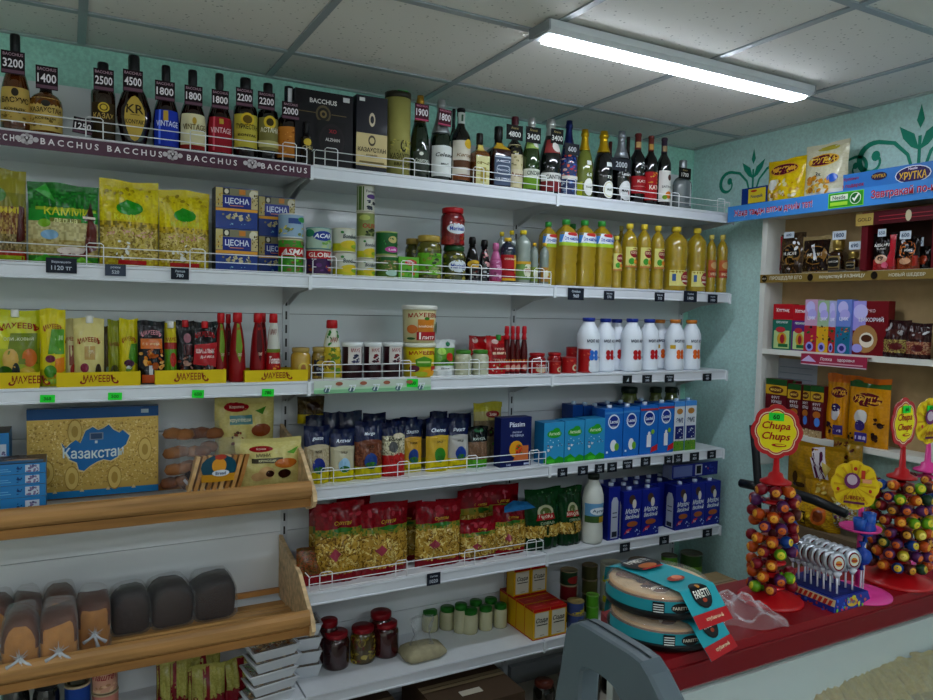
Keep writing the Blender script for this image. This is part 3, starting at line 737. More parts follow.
thing('gift_tube', 'tall olive cardboard bottle tube with a dark lid and green price sticker', 'gift tube', [('tube', tb.mesh('paper')), ('lid', tl.mesh('plastic')), ('print', q.mesh('paper'))], (X, Y, zb))

WN = 'wine bottles on the top shelf'
btl(411.5, 429.5, 96, 'dark green sparkling wine bottle with gold foil, price card 1900', name='sparkling_wine_bottle', prof='champ', glass='#14301a', cap=(.70, '#c9a04a', 'foil', 1.05), capname='foil', group=WN,
    labels=[(.08, .34, 1.1, '#4b5248', [('t', 'Советское', 0, .6, .2, '#d8dcd0', 1.5), ('e', -.2, .9, .2, .08, '#e8e8e0')])])
btl(431, 452, 100, 'sparkling wine bottle with silver foil and white label, leaning purple price card', name='sparkling_wine_bottle', prof='champ', glass='#12301c', cap=(.60, '#b9bcc0', 'foil', 1.05), capname='foil', group=WN,
    labels=[(.08, .44, 1.35, '#dfe3e0', [('t', 'Celeste', 0, .7, .13, '#3c4440', 1.3, .2), ('t', 'BRUT', 0, .4, .06, '#3c4440')])])
btl(450, 458, 109, 'dark wine bottle half hidden behind the white-labelled sparkling wine', name='wine_bottle', prof='wine', glass='#121413', cap=(.78, '#1a1a1e', 'plastic', 1.08), yo=.2, group=WN)
btl(451.5, 471, 108.5, 'black wine bottle with tall white label, gold seal and white neck band', name='wine_bottle', prof='wine', glass='#10110f', cap=(.9, '#17171a', 'plastic', 1.08), group=WN,
    labels=[(.07, .57, 1.3, '#d8d3c6', [('r', -.9, .32, .9, .5, '#6b4a34'), ('t', 'Кагор', 0, .62, .11, '#8a6a3a', 1.2, .2), ('r', -.9, .0, .9, .14, '#8f5a30'), ('e', .3, .92, .36, .12, '#d8b83c')]), (.80, .94, 1.3, '#c9cfca', [('r', -.3, .2, .1, .8, '#4a6a54')], 'neck_label')])
btl(471.5, 488, 133.7, 'small square bottle of honey whiskey with cream label', name='whiskey_bottle', prof='square', glass='#8a5a1c', mat='glass_amber', sq=.7, cap=(.78, '#221a12', 'plastic', 1.05), yo=.07,
    labels=[(.04, .56, .72, '#dcd9a8', [('t', 'HONEY', 0, .75, .1, '#8a7a30', 1.6), ('t', 'Whiskey', 0, .5, .1, '#a8963c', 1.3), ('r', -.7, .3, .7, .32, '#a8963c'), ('r', -.05, .1, .05, .6, '#b0a050')]), (.66, .78, 1.2, '#d9c878', [], 'neck_label')])
btl(488.5, 509, 127, 'square whiskey bottle with slate-grey label and black cap', name='whiskey_bottle', prof='square', glass='#3c1a18', sq=.7, cap=(.74, '#14171c', 'plastic', 1.05), yo=.08,
    labels=[(.05, .52, .72, '#56647a', [('r', -.9, .93, .9, .97, '#c9d0da'), ('t', 'JACK', 0, .8, .1, '#d8dee8', 1.5), ('e', 0, .52, .45, .16, '#c0c8d4'), ('e', 0, .52, .36, .12, '#56647a'), ('t', 'No.7', 0, .52, .08, '#d8dee8', .6), ('t', 'WHISKEY', 0, .22, .08, '#d8dee8', 1.5)]), (.62, .735, 1.2, '#c9a83c', [], 'neck_band')])
btl(507, 523.5, 117, 'round-shouldered dark bottle with flowery cream label, price card 4800', prof='squat', glass='#14161c', cap=(.74, '#5e2432', 'plastic', 1.15), yo=.09,
    labels=[(.05, .62, 1.4, '#cfc6a4', [('s', -.95, .5, .95, 1, 30, .005, ['#8a8458', '#5c5a3c', '#b0a878'], 4), ('r', -.95, .15, .95, .42, '#d6cdb4'), ('t', 'Ararat', 0, .3, .1, '#8a5a4a', 1.3)])])
btl(523.5, 540.5, 118, 'sparkling wine bottle with lime and white label, price card 3400', name='sparkling_wine_bottle', prof='champ', glass='#2f4a1c', cap=(.78, '#cfd2d0', 'foil', 1.1), capname='foil', yo=.07, group=WN,
    labels=[(.0, .20, 1.45, '#7fa83a', []), (.20, .31, 1.45, '#d8dcd0', [('t', 'CINZANO', 0, .5, .5, '#4a5a4a', 1.3)], 'name_band'), (.58, .72, 1.3, '#a8c070', [('e', .3, .5, .5, .4, '#e4e8e0')], 'shoulder_label')])
btl(540.5, 562, 119.7, 'sparkling wine bottle with white and red label, small price card 3400', name='sparkling_wine_bottle', prof='champ', glass='#141a1c', cap=(.78, '#cfd2d0', 'foil', 1.1), capname='foil', yo=.07, group=WN,
    labels=[(.0, .17, 1.45, '#8a3438', []), (.17, .28, 1.45, '#dcdcd8', [('t', 'CANTINO', 0, .5, .5, '#44484c', 1.3)], 'name_band'), (.54, .72, 1.2, '#9c4a4a', [('e', .2, .5, .5, .42, '#e4e0dc')], 'shoulder_label')])
btl(561, 578, 121, 'blue sparkling wine bottle with red floral print, chalk price card 600', name='sparkling_wine_bottle', prof='champ', glass='#27346c', cap=(.66, '#26356e', 'foil', 1.02), capname='foil', yo=.07, group=WN,
    labels=[(.03, .55, 1.4, '#46527a', [('s', -.95, .45, .95, 1, 40, .006, ['#b0404a', '#d8c0b8', '#3a68b8', '#e07a5a'], 9), ('s', -.95, .0, .95, .4, 30, .005, ['#8fa0b8', '#5c86c0', '#c0c8cc'], 2), ('r', -.9, .38, .9, .46, '#e0dcd4')])])
btl(576.5, 594, 129.7, 'yellow-green sparkling wine bottle with gold foil and oval white label', name='sparkling_wine_bottle', prof='champ', glass='#8f9a4a', mat='glass_amber', cap=(.70, '#d8b52c', 'foil', 1.05), capname='foil', yo=.07, group=WN,
    labels=[(.04, .29, .62, '(#e6e8e4', [('t', 'Sweet', 0, .5, .12, '#6a7a5a', 1.2)]), (.0, .26, 1.4, None, [('r', -1, .0, -.55, .9, '#b8c42c')], 'lime_label'), (.30, .40, .5, None, [('t', '6.0', 0, .4, .5, '#eef0ea')], 'print'), (.48, .54, .3, '#e8ecec', [], 'sticker')])
btl(594, 614.5, 131.5, 'black sparkling wine bottle with gold foil and round white label', name='sparkling_wine_bottle', prof='champ', glass='#121317', cap=(.70, '#d8b52c', 'foil', 1.05), capname='foil', yo=.07, group=WN,
    labels=[(.03, .28, .62, '(#e6e8e4', [('e', 0, .5, .85, .42, '#cfc890'), ('e', 0, .5, .78, .38, '#eceeea'), ('t', 'Asti', 0, .5, .14, '#5a6a4a', 1.1)]), (.30, .38, .5, None, [('t', '7.5', 0, .4, .5, '#eef0ea')], 'print'), (.48, .54, .3, '#e8ecec', [], 'sticker')])
btl(606, 615, 141.7, 'wine bottle with brown capsule peeping out behind the black gold-foil bottle', name='wine_bottle', prof='wine', glass='#17130f', cap=(.78, '#6b3a34', 'plastic', 1.08), yo=.2, group=WN)
btl(612.5, 631.5, 131.5, 'black vermouth bottle with silver foil and round label, chalk card 2000', name='sparkling_wine_bottle', prof='champ', glass='#121317', cap=(.62, '#aab0b8', 'foil', 1.05), capname='foil', yo=.07, group=WN,
    labels=[(.03, .30, .8, '(#e0e2e2', [('t', 'MARTI', 0, .5, .16, '#222630', 1.4), ('e', .55, .4, .25, .12, '#b8303a')]), (.36, .42, .7, None, [('t', 'Lambru', 0, .5, .8, '#dfe2e4', 1.6, 0, -.2)], 'print')])
btl(624, 633, 137, 'dark wine bottle with brown capsule behind the silver-foil vermouth bottle', name='wine_bottle', prof='wine', glass='#17130f', cap=(.78, '#4a3430', 'plastic', 1.08), yo=.2, group=WN)
btl(630.5, 646.5, 133.7, 'black wine bottle with wide red label and red capsule, tallest of the reds', name='wine_bottle', prof='wine', glass='#101012', cap=(.78, '#7c3838', 'plastic', 1.08), yo=.08, group=WN,
    labels=[(.16, .40, 1.4, '#a8222c', [('t', 'KATO', .1, .7, .16, '#e8d8d0', 1.1), ('r', -.8, .4, .8, .42, '#d8b0a8')]), (.80, .88, 1.3, '#c9ab7a', [], 'capsule_band'), (.42, .6, .5, None, [('s', -.6, .0, .6, 1, 8, .004, ['#d8dcdc', '#a8acac'], 3)], 'print')])
btl(644.5, 658.5, 136, 'black wine bottle with narrower red label and gold ornament', name='wine_bottle', prof='wine', glass='#101012', cap=(.78, '#7c3a34', 'plastic', 1.08), yo=.06, group=WN,
    labels=[(.08, .48, 1.4, '#b3242c', [('t', 'KATO', .1, .45, .16, '#f0e2d8', 1.3), ('s', -.8, .6, .8, 1, 14, .004, ['#d8b050', '#c98a30'], 3)]), (.80, .88, 1.3, '#c9a05a', [], 'capsule_band')])
btl(657.5, 672, 138, 'black wine bottle with white label showing orange fruit', name='wine_bottle', prof='wine', glass='#101012', cap=(.78, '#4a3c50', 'plastic', 1.08), yo=.06, group=WN,
    labels=[(.08, .52, 1.35, '#e2e2de', [('e', .1, .22, .4, .12, '#e08a2c'), ('e', -.35, .14, .25, .07, '#8ab03c'), ('e', .5, .15, .25, .06, '#6a9a34'), ('t', 'SATIVUM', 0, .48, .07, '#5a5e62', 1.3), ('e', .1, .78, .2, .1, '#6a4a44')]), (.80, .88, 1.3, '#b09a7a', [], 'capsule_band')])
btl(672.5, 694, 160.6, 'clear faceted grey vodka bottle with silver cap, price card 1700', name='vodka_bottle', prof='squat', glass='#98a0a2', mat='glass_amber', cap=(.72, '#a8acb0', 'foil', 1.0), yo=.09, flat=.7,
    labels=[(.1, .6, .9, None, [('p', [(-.3, 0), (.1, 0), (.0, 1), (-.2, 1)], '#70787c'), ('p', [(.3, 0), (.6, 0), (.45, .9), (.3, .9)], '#c0c6c8')], 'facets')])
# price cards of the top shelf
def card(l, r, t, b, num, label, Y, style='wine', rz=0., tilt=0.):
    if style == 'wine': pricetag(l, r, t, b, Y, [('BACCHUS', .85, .13, '#b99aa8'), (num, .47, .38)], label, '#2a1520', '#efe9ee', rz, 'dark price cards on the bottle necks', [('r', -.95, .04, .95, .18, '#7a5a6a')], tilt=tilt)
    elif style == 'plum': pricetag(l, r, t, b, Y, [('BACCHUS', .88, .12, '#d08aa0'), (num, .5, .42)], label, '#5a1a34', '#efe9ee', rz, 'dark price cards on the bottle necks', [('r', -.95, .03, .95, .12, '#c05a7a')], tilt=tilt)
    elif style == 'black': pricetag(l, r, t, b, Y, [('Ararat', .8, .16, '#a89a6a'), (num, .38, .36)], label, '#1c1f1e', '#e6e8e6', rz, 'dark price cards on the bottle necks', tilt=tilt)
    else: pricetag(l, r, t, b, Y, [(num, .5, .45)], label, '#30343c', '#c9ced4', rz, 'dark price cards on the bottle necks', tilt=tilt)
YT_ = YF+.058
for l, r, t, b, n in ((1, 25, 51, 74, '3200'), (35.7, 58, 66, 89.5, '1400'), (93.5, 114, 69, 91, '2500'), (123, 143, 70, 92, '4500')):
    card(l, r, t, b, n, {'3200': 'price card reading 3200 on the pear-shaped amber brandy bottle', '1400': 'price card reading 1400 above the squat gold-labelled brandy bottle', '2500': 'price card reading 2500 above the round gold medal bottle', '4500': 'price card reading 4500 on the diamond-shaped brandy bottle'}[n], YT_)
for l, r, t, b, n, w_ in ((155, 175, 81, 101, '1800', 'above the blue-labelled bottle'), (184.6, 202.6, 85.7, 105.7, '1800', 'above the cream-labelled bottle'), (211.7, 229, 90, 109, '1800', 'above the red-labelled bottle'), (236, 253, 88, 106.6, '2200', 'above the yellow-labelled bottle'), (258, 275, 92, 110, '2200', 'above the silvery-labelled bottle')):
    card(l, r, t, b, n, 'black-and-plum price card reading %s %s' % (n, w_), YT_)
card(282, 299.5, 102, 119.5, '2000', 'price card reading 2000 on the orange-labelled brandy bottle', YT_)
card(73, 93, 118, 134, '1250', 'price card reading 1250 standing on the shelf in a gap between bottles', YT_, tilt=.1)
card(415, 429, 104, 121, '1900', 'plum price card reading 1900 on the gold-foil sparkling wine', YT_, 'plum')
card(438.5, 451.5, 109, 126, '1800', 'plum price card reading 1800 on the silver-foil sparkling wine', YT_, 'plum', tilt=.06)
card(506.6, 523, 125, 140, '4800', 'black price card reading 4800 on the dark flowery-label bottle', YF+.05, 'black')
card(526, 541, 127, 143, '3400', 'black price card reading 3400 on the lime-label sparkling wine', YF+.04, 'black')
card(551, 563.5, 129, 144, '3400', 'black price card reading 3400 on the red-label sparkling wine', YF+.04, 'black')
card(565, 579.5, 143.5, 155, '600', 'slate price card reading 600 in chalk on the blue bottle', YF+.035, 'slate')
card(612, 631, 158.5, 171, '2000', 'slate price card reading 2000 in chalk on the vermouth bottle', YF+.03, 'slate')
card(679, 691, 168, 179, '1700', 'black price card reading 1700 on the grey vodka bottle', YF+.05, 'black')
pricetag(398, 408, 90.5, 97.5, YF+.062, [('7200', .5, .5, '#1c5c1c')], 'green price sticker on top of the olive bottle tube', '#2fd83a', group='green price stickers', name='price_sticker', cat='price sticker')

# ================================================================ SECOND SHELF
def pch(l, r, t, lvl, label, bands, shapes=(), yo=.05, th=.05, rz=0., rx=0., name='food_pouch', cat='food bag', group=None, zb=None, yabs=None, **k):
    X, Y, zb_, wd, h = place(l, r, t, lvl, yo, False, zb=zb, yabs=yabs)
    thing(name, label, cat, pouch(wd, h, th, bands, shapes, **k), (X, Y+th/2, zb_), rz, rx, group=group)
NOOD = ['#b5a24e', '#a08c3c', '#c7b765', '#8e7a34', '#bfae6a']
KF = 'noodle bags on the second shelf'
pch(-14, 25, 168, 2, 'brown, red and yellow noodle bag cut by the picture edge, left of the green one', [(.12, '#a83a22'), (.3, ['#8a7a4a', '#a8946a', '#6a5a34']), (.6, ['#9a7a4a', '#7a4a2a', '#b8a060']), (.75, '#8d8a3a'), (1, '#a09a3e')], group=KF,
    shapes=[('e', -.5, .72, .5, .08, '#4f8a2c'), ('p', [(.5, .2), (.95, .25), (.9, .6), (.65, .62)], '#5c241c'), ('t', 'KAMMI', -.2, .56, .07, '#d8c850'), ('r', -1, .02, .9, .07, '#9fb02c')])
pch(29, 98, 183, 2, 'bright green noodle bag with a twisted top and yellow lettering', [(.10, '#3f8a34'), (.30, ['#b8a874', '#c9bb88', '#a8985e']), (.52, ['#b9b082', '#d0c89a']), (.68, '#2f9a3e'), (1, ['#2a7f34', '#237030', '#34913c'])], group=KF,
    shapes=[('r', -.8, .66, .95, .70, '#9ab83a'), ('t', 'КАММИ', .1, .655, .10, '#d8d84a', 1.5), ('r', -.4, .52, .5, .57, '#8a8a4a'), ('t', 'лапша', .05, .54, .05, '#e8e8b0'), ('e', -.55, .5, .18, .05, '#8ab83a'), ('e', -.4, .36, .25, .06, '#8fb4d0'), ('p', [(.55, .12), (.95, .2), (.95, .5), (.72, .62)], '#6a2a1c'), ('p', [(.6, .55), (.78, .8), (.9, .56)], '#4a2a20'), ('r', .55, .58, .92, .61, '#e6ddd0'),
            ('r', -.1, .18, .62, .21, '#d8c8c4'), ('r', -.1, .1, .62, .14, '#8a2a34'), ('e', .2, .17, .4, .05, '#e2d6cf'), ('p', [(-1, .02), (-.2, .02), (-.5, .12)], '#4fae34'), ('p', [(.2, .02), (.5, .1), (.9, .02)], '#7fc03a'), ('p', [(-.8, .9), (-.2, .75), (-.5, .98)], '#4fb050')], seed=4, wr=.012)
for l, r, t, sd, lb in ((101, 159, 180, 6, 'yellow noodle bag with green oval, beside the bright green bag'), (161, 210, 190, 8, 'yellow noodle bag with green oval, beside the blue pasta packs')):
    pch(l, r, t, 2, lb, [(.09, ['#c8b83a', '#b09a30']), (.44, NOOD), (.52, ['#b8a030', '#8a7a20', '#d0b840']), (1, ['#d3c41e', '#c9ba1a', '#d8cb2a'])], group=KF,
        shapes=[('e', .0, .68, .45, .08, '#2c9a2a'), ('p', [(-.4, .7), (-.1, .78), (.3, .74), (.42, .64)], '#2c9a2a'), ('t', 'КАММИ', 0, .575, .065, '#e2e04a' if sd == 6 else '#c8d03a', 1.1), ('s', -.8, .35, .8, .42, 24, .004, ['#c98a8a', '#d8b0a0'], sd), ('r', -.4 if sd == 6 else -.6, .03, .55, .08, '#b82a2c'), ('s', -.9, .82, .9, .92, 18, .006, ['#b8a418', '#a08e14'], sd+1), ('s', -.5, .1, .1, .3, 7, .008, ['#e4e4dc'], sd+2)], seed=sd)
def tsesna(l, r, t, b, yo, lab_, zb):
    X, Y, _, wd, h = place(l, r, t, 2, yo, False, zb=zb)
    thing('pasta_pack', lab_, 'pasta pack', boxpack(wd, .07, h, '#2a4c94', side='#33362c', top='#454a3c', fs=[
        ('r', -1, .42, 1, .98, '#2a3a86'), ('r', -1, .42, 1, .49, '#d8a43a'), ('r', -1, .8, 1, .98, '#8d8a70'), ('r', -1, .5, -.68, .98, '#c8bb82'), ('r', .68, .5, 1, .98, '#c9bc8e'), ('r', -.66, .82, -.35, .97, '#3c3c34'), ('r', .1, .84, .4, .96, '#c98a3a'), ('e', .78, .86, .2, .10, '#d9d4c0'), ('e', -.5, .895, .1, .06, '#d9d4c0'),
        ('r', -.66, .52, .66, .8, '#1f3a94'), ('t', 'ЦЕСНА', 0, .66, .17, '#dfe6f2', 1.15), ('r', -.35, .545, .3, .565, '#c98a5a'),
        ('s', -.68, .22, .6, .36, 26, .006, ['#b8b08a', '#8f8a6a', '#c9c4a4'], 3), ('s', -.6, .08, .6, .12, 5, .003, ['#7fb0c8'], 4), ('s', .7, .5, .98, .9, 12, .004, ['#3c3c34', '#8a7a3a'], 6), ('s', -.98, .5, -.7, .95, 12, .004, ['#3c3c34', '#c9a43a'], 7)],
        ss=[('s', -.9, .05, .9, .95, 26, .006, ['#6a6a4a', '#8a7a4a', '#2c3a5c'], 5)]), (X, Y+.035, zb), group='blue and gold pasta packs')
z2 = Z[2]; hh = place(216, 258, 229, 2, .05, False)[4]
tsesna(216, 258, 229, 0, .05, 'blue and gold pasta pack, bottom of the stack of two next to yellow bag', z2)
tsesna(216, 258, 188, 0, .05, 'blue and gold pasta pack, top of the stack of two next to yellow bag', z2+hh+.001)
h3 = place(259, 295, 236.5, 2, .12, False)[4]
tsesna(259, 295, 236.5, 0, .12, 'blue and gold pasta pack half hidden behind the red-banded tins, lower one', z2)
tsesna(259, 295, 197, 0, .12, 'blue and gold pasta pack half hidden behind the pineapple tin, upper one', z2+h3+.001)

def stack(l, r, tops, lvl, yo, specs, group='tins on the second shelf', name='food_tin'):
    """tops: picture heights of each can's top from the lowest up; specs (label,col,shapes,lid)"""
    zb = Z[lvl]
    for t, sp in zip(tops, specs):
        X, Y, _, wd, h = place(l, r, t, lvl, yo, zb=zb)
        thing(name, sp[0], 'tin', can(wd/2, h-.001, sp[1], sp[2], sp[3] if len(sp) > 3 else '#b9b6a0'), (X, Y, zb), group=group, rz=sp[4] if len(sp) > 4 else 0.)
        zb += h
BON = [('r', -1, 0, 1, .35, '#b9b82a'), ('e', .2, .3, .6, .2, '#c9b82c'), ('e', .5, .22, .3, .1, '#8aa83a'), ('t', 'Bonduelle', .25, .68, .2, '#2c3c4c', 1.0, .2), ('e', -.3, .85, .1, .06, '#4a8a4a')]
stack(278, 304, (239, 214.5), 2, .06, [
    ('green tin with a red band and white script, under the pineapple tin', '#4f9a34', [('r', -1, .5, 1, .78, '#b8242a'), ('t', 'ASMA', 0, .64, .18, '#e8e4e0', 1.3, .3), ('s', -.9, .8, .9, .98, 12, .005, ['#4a4434', '#8a7a54'], 2), ('s', -.6, .05, .6, .4, 10, .005, ['#6fc034', '#8a6a3a'], 3)], '#b0a884'),
    ('pale blue pineapple tin standing on the red-banded tin', '#9cb4c8', [('s', -.9, .1, .9, .5, 14, .006, ['#c9bb3a', '#d8cf7a', '#7a8a5a'], 4), ('r', -.3, .6, .4, .85, '#3c5a94'), ('e', .5, .8, .3, .12, '#4a9a5a')], '#c3c6c4')])
stack(305.7, 331.5, (250, 228), 2, .05, [
    ('purple tin with a red band, under the pale tin with blue oval', '#4c2c5c', [('r', -1, .66, 1, .98, '#b8242c'), ('t', 'GLOBUS', 0, .82, .2, '#e8e4e0', 1.5), ('s', -.8, .05, .8, .5, 16, .006, ['#8a4a2a', '#6a3a7a', '#b86a3a'], 2)]),
    ('pale tin with blue oval and green leaves, on the purple and red tin', '#a8bcae', [('e', .1, .62, .6, .25, '#2c4c9c'), ('t', 'ACAR', .1, .62, .22, '#e8eef2', 1.0, .2), ('s', -.2, .05, .9, .4, 12, .006, ['#7fae5a', '#b8c89a'], 3), ('e', -.7, .75, .3, .2, '#3c8a6a')], '#5c8a8a')])
stack(332, 356, (253, 228.6), 2, .05, [('yellow and white sweetcorn tin, lower of the pair beside the red-banded purple tin', '#c9ccc0', BON), ('yellow and white sweetcorn tin, upper of the pair beside the pale blue-oval tin', '#c9ccc0', BON)])
stack(356.5, 375, (259, 238, 212.5, 186), 2, .05, [
    ('yellow and white sweetcorn tin at the bottom of the four-tin tower', '#c9ccc0', BON), ('small sweetcorn tin second from the bottom of the four-tin tower', '#c9ccc0', BON),
    ('olive tin with red lettering, third up in the four-tin tower', '#8a945a', [('t', 'OLIVE', .2, .45, .2, '#a82a2c', 1.3), ('s', -.4, .02, .8, .3, 10, .006, ['#2c3420', '#4a5a2c'], 3), ('e', -.3, .8, .4, .12, '#b0b86a')]),
    ('pale tin with purple oval on top of the four-tin tower', '#c4c4b8', [('r', -1, 0, -.35, 1, '#5c7a3c'), ('e', .25, .58, .4, .1, '#5a3a7a'), ('t', 'Fontaine', .25, .8, .12, '#2c2c44', .9), ('s', -.1, .02, .8, .4, 10, .006, ['#2c3440', '#4a5464'], 5)])])
stack(375.5, 398, (256, 232), 2, .05, [
    ('tin of olives with brown speckled print, under the bright green tin', '#5a7a34', [('s', -.95, .35, .95, .95, 50, .004, ['#3c3a24', '#8a7a54', '#b0a070'], 6), ('e', .1, .2, .4, .15, '#a8c4b8'), ('r', -.6, .82, .6, .98, '#2c6a34')]),
    ('bright green tin with pink oval, on the tin of olives', '#1f6a34', [('e', .15, .22, .5, .14, '#b84a9a'), ('t', 'Lutik', .15, .22, .1, '#f0e0ec', .8), ('e', .15, .68, .3, .16, '#b8b078'), ('s', -.9, .4, .9, .9, 12, .004, ['#3c9a4a', '#2c5a2c'], 7)], '#9aa85a')])
X, Y, zb, wd, h = place(399, 419, 257, 2, .03, False)
thing('food_carton', 'small light green carton with red badge beside the pickle jars', 'carton', boxpack(wd, .04, h, '#6fae3a', fs=[('e', .2, .75, .6, .14, '#c8303a'), ('t', 'Лутик', .2, .75, .12, '#f0f0e0', .9), ('s', -.8, .1, .8, .5, 16, .005, ['#b8a04a', '#3c7a2c', '#c86a3a'], 2)]), (X, Y+.02, zb))
def jr(l, r, t, lvl, label, yo=.06, group='pickle and sauce jars', rz=0., zb=None, **k):
    X, Y, z_, wd, h = place(l, r, t, lvl, yo, zb=zb)
    thing('food_jar', label, 'jar', jar(wd/2, h, **k), (X, Y, z_), rz, group=group); return h
OLV = (40, .008, ['#8a8a3c', '#6a6a2c', '#a09a4c', '#4a5024'], 3)
jr(405, 424, 239, 2, 'jar of gherkins half hidden behind the green-labelled gherkin jar', yo=.13, content='#54561f', lid='#a08c4a', bits=OLV)
jr(416, 442, 236, 2, 'big jar of gherkins with a wide bright green label', content='#5c5c24', lid='#a8944c', bits=OLV, lab=(.12, .60, 1.5, '#6fae2c'), shapes=[('s', -.2, .25, .4, .75, 12, .006, ['#3c4a34', '#8a9a6a'], 3), ('t', 'ГЛАСС', .1, .85, .1, '#2c4a24', .8), ('t', 'огурцы', .1, .15, .1, '#d8e8b0', .8)])
h_ = jr(442, 466, 246.5, 2, 'jar of gherkins with dark green lid, under the tomato jar', content='#4a4c20', lid='#2c5a34', bits=OLV, lab=(.25, .60, .9, '(#d0d8dc'), shapes=[('t', 'Marinelli', 0, .5, .4, '#2c4ca0', 1.5)])
jr(440.6, 465, 208.5, 2, 'jar of red tomatoes standing on the dark green lidded gherkin jar', zb=Z[2]+h_+.001, content='#7a1a20', lid='#a8242c', lab=(.30, .58, .9, '(#d0d8dc'), bits=(24, .010, ['#8f2228', '#a03030'], 3), shapes=[('t', 'Marinelli', 0, .5, .4, '#2c4ca0', 1.5)])
SB = 'sauce and vinegar bottles on the second shelf'
btl(466, 479, 237, 'black sauce bottle with yellow oval label, next to the gherkin jars', lvl=2, yo=.05, name='sauce_bottle', group=SB, prof='sauce', glass='#141614', cap=(.8, '#141414', 'plastic', 1.1), labels=[(.3, .48, 1.2, '(#c8a83a', [('t', 'Соус', 0, .5, .3, '#2c2414', 1)]), (.08, .26, 1.2, None, [('s', -.8, .1, .8, .9, 10, .004, ['#7a3a34', '#8a8a84'], 3)], 'print')])
btl(479, 490, 240, 'black sauce bottle with pinkish flower print, between the black and pink bottles', lvl=2, yo=.07, name='sauce_bottle', group=SB, prof='sauce', glass='#18161a', cap=(.8, '#1c181a', 'plastic', 1.3), labels=[(.1, .78, 1.2, None, [('s', -.7, .4, .7, 1, 16, .006, ['#b07a80', '#7a3a48', '#c9a0a0'], 3), ('s', -.7, .0, .7, .35, 10, .005, ['#b8bcc0'], 4)], 'print')])
btl(490, 502, 243, 'pink plastic sauce bottle beside the soy sauce', lvl=2, yo=.05, name='sauce_bottle', group=SB, prof='sauce', glass='#b86a94', mat='plastic', cap=(.8, '#c87aa4', 'plastic', 1.1), labels=[(.05, .6, 1.3, '#a85a84', [('s', -.8, .1, .8, .9, 20, .005, ['#c88ab0', '#8a4a6c', '#d8a8c4'], 3)]), (.0, .12, 1.4, '#a83444', [], 'foot_band')])
btl(500, 516, 238, 'soy sauce bottle with red and yellow label and yellow cap', lvl=2, yo=.05, name='sauce_bottle', group=SB, prof='oil', glass='#2c3446', cap=(.925, '#d8b83a', 'plastic', 1.15), labels=[(.06, .62, 1.45, '#a8242c', [('p', [(.3, .3), (1, .2), (1, 1), (.2, 1)], '#c9a42c'), ('t', 'СОЕВЫЙ', -.1, .85, .09, '#e8d8c0', 1), ('r', -1, .0, 1, .1, '#c9a42c')])])
btl(497, 507, 232, 'clear vinegar bottle behind the soy sauce', lvl=2, yo=.15, name='vinegar_bottle', group=SB, prof='oil', glass='#a8b0ac', mat='glass_amber', cap=(.925, '#c9b83a', 'plastic', 1.15))
btl(507, 517, 230.5, 'clear vinegar bottle behind the tall clear bottle', lvl=2, yo=.16, name='vinegar_bottle', group=SB, prof='oil', glass='#a8b0ac', mat='glass_amber', cap=(.925, '#d8c43a', 'plastic', 1.15))
btl(516, 531, 230.5, 'tall clear vinegar bottle with green and orange label and yellow cap', lvl=2, yo=.05, name='vinegar_bottle', group=SB, prof='oil', glass='#a8b4ac', mat='glass_amber', cap=(.925, '#d8c43a', 'plastic', 1.15), labels=[(.08, .42, 1.45, '#7a9a5a', [('e', .2, .5, .5, .4, '#d8d8c4'), ('t', 'уксус', .2, .5, .2, '#a83a3c', .8), ('r', -1, .85, 1, 1, '#c9a43a')])])
btl(530.5, 538.5, 243, 'small clear vinegar bottle, first of the short pair with yellow caps', lvl=2, yo=.05, name='vinegar_bottle', group=SB, prof='oil', glass='#a0aca4', mat='glass_amber', cap=(.925, '#d8b43a', 'plastic', 1.2), labels=[(.08, .42, 1.4, '#8a9a4a', [('e', 0, .5, .5, .3, '#d8d8c4')])])
btl(540.5, 549, 243, 'small clear vinegar bottle next to the big oil bottles', lvl=2, yo=.05, name='vinegar_bottle', group=SB, prof='oil', glass='#a0aca4', mat='glass_amber', cap=(.925, '#d8b43a', 'plastic', 1.2), labels=[(.08, .42, 1.4, '#a8803a', [('e', 0, .5, .5, .3, '#d8d8c4'), ('t', '9', .5, .3, .3, '#b8302c')])])
OB = 'sunflower oil bottles on the second shelf'
ONL = [(.60, .80, 1.5, '#4f93d6', [('p', [(-.75, .25), (.8, .25), (.8, 1), (-.35, 1)], '#dfe6ec'), ('r', -1, 0, 1, .26, '#a8c43a'), ('t', 'Олейна', .1, .55, .30, '#2c5aa8', .95), ('e', .1, .88, .2, .14, '#c03a3a')])]
for l, r, t, yo, lb in ((541, 556, 222, .10, 'behind the small vinegar bottle'), (557, 575.5, 219.7, .06, 'first of the three in front'), (576, 594, 220.5, .06, 'second of the three in front'), (593, 611, 221.5, .06, 'third of the three in front'), (566, 580, 224, .2, 'in the back row')):
    btl(l, r, t, 'oil bottle with green cap and blue-white label, '+lb, lvl=2, yo=yo, name='oil_bottle', group=OB, prof='oilwide', sq=.5, glass='#c6ac34', mat='oil', cap=(.925, '#3f9a4a', 'plastic', 1.25), body='plastic_bottle', labels=ONL if yo < .2 else [])
KR = lambda z0, z1: [(z0, z1, 1.1, '#d3cf86', [('e', .1, .72, .62, .24, '#8f2430'), ('t', 'КОРОНА', .1, .72, .13, '#e8d8b8', 1.0), ('e', -.3, .3, .35, .16, '#4f9a3a'), ('e', .3, .28, .35, .12, '#d8953a'), ('e', .55, .45, .2, .12, '#3c2c18'), ('r', -1, 0, 1, .08, '#c98a4a')])]
btl(611, 622.5, 236, 'small oil bottle with cream label between two brands of big bottles', lvl=2, yo=.05, name='oil_bottle', group=OB, prof='oil', glass='#c6ac34', mat='oil', cap=(.925, '#d8c85a', 'plastic', 1.2), body='plastic_bottle', labels=KR(.34, .66))
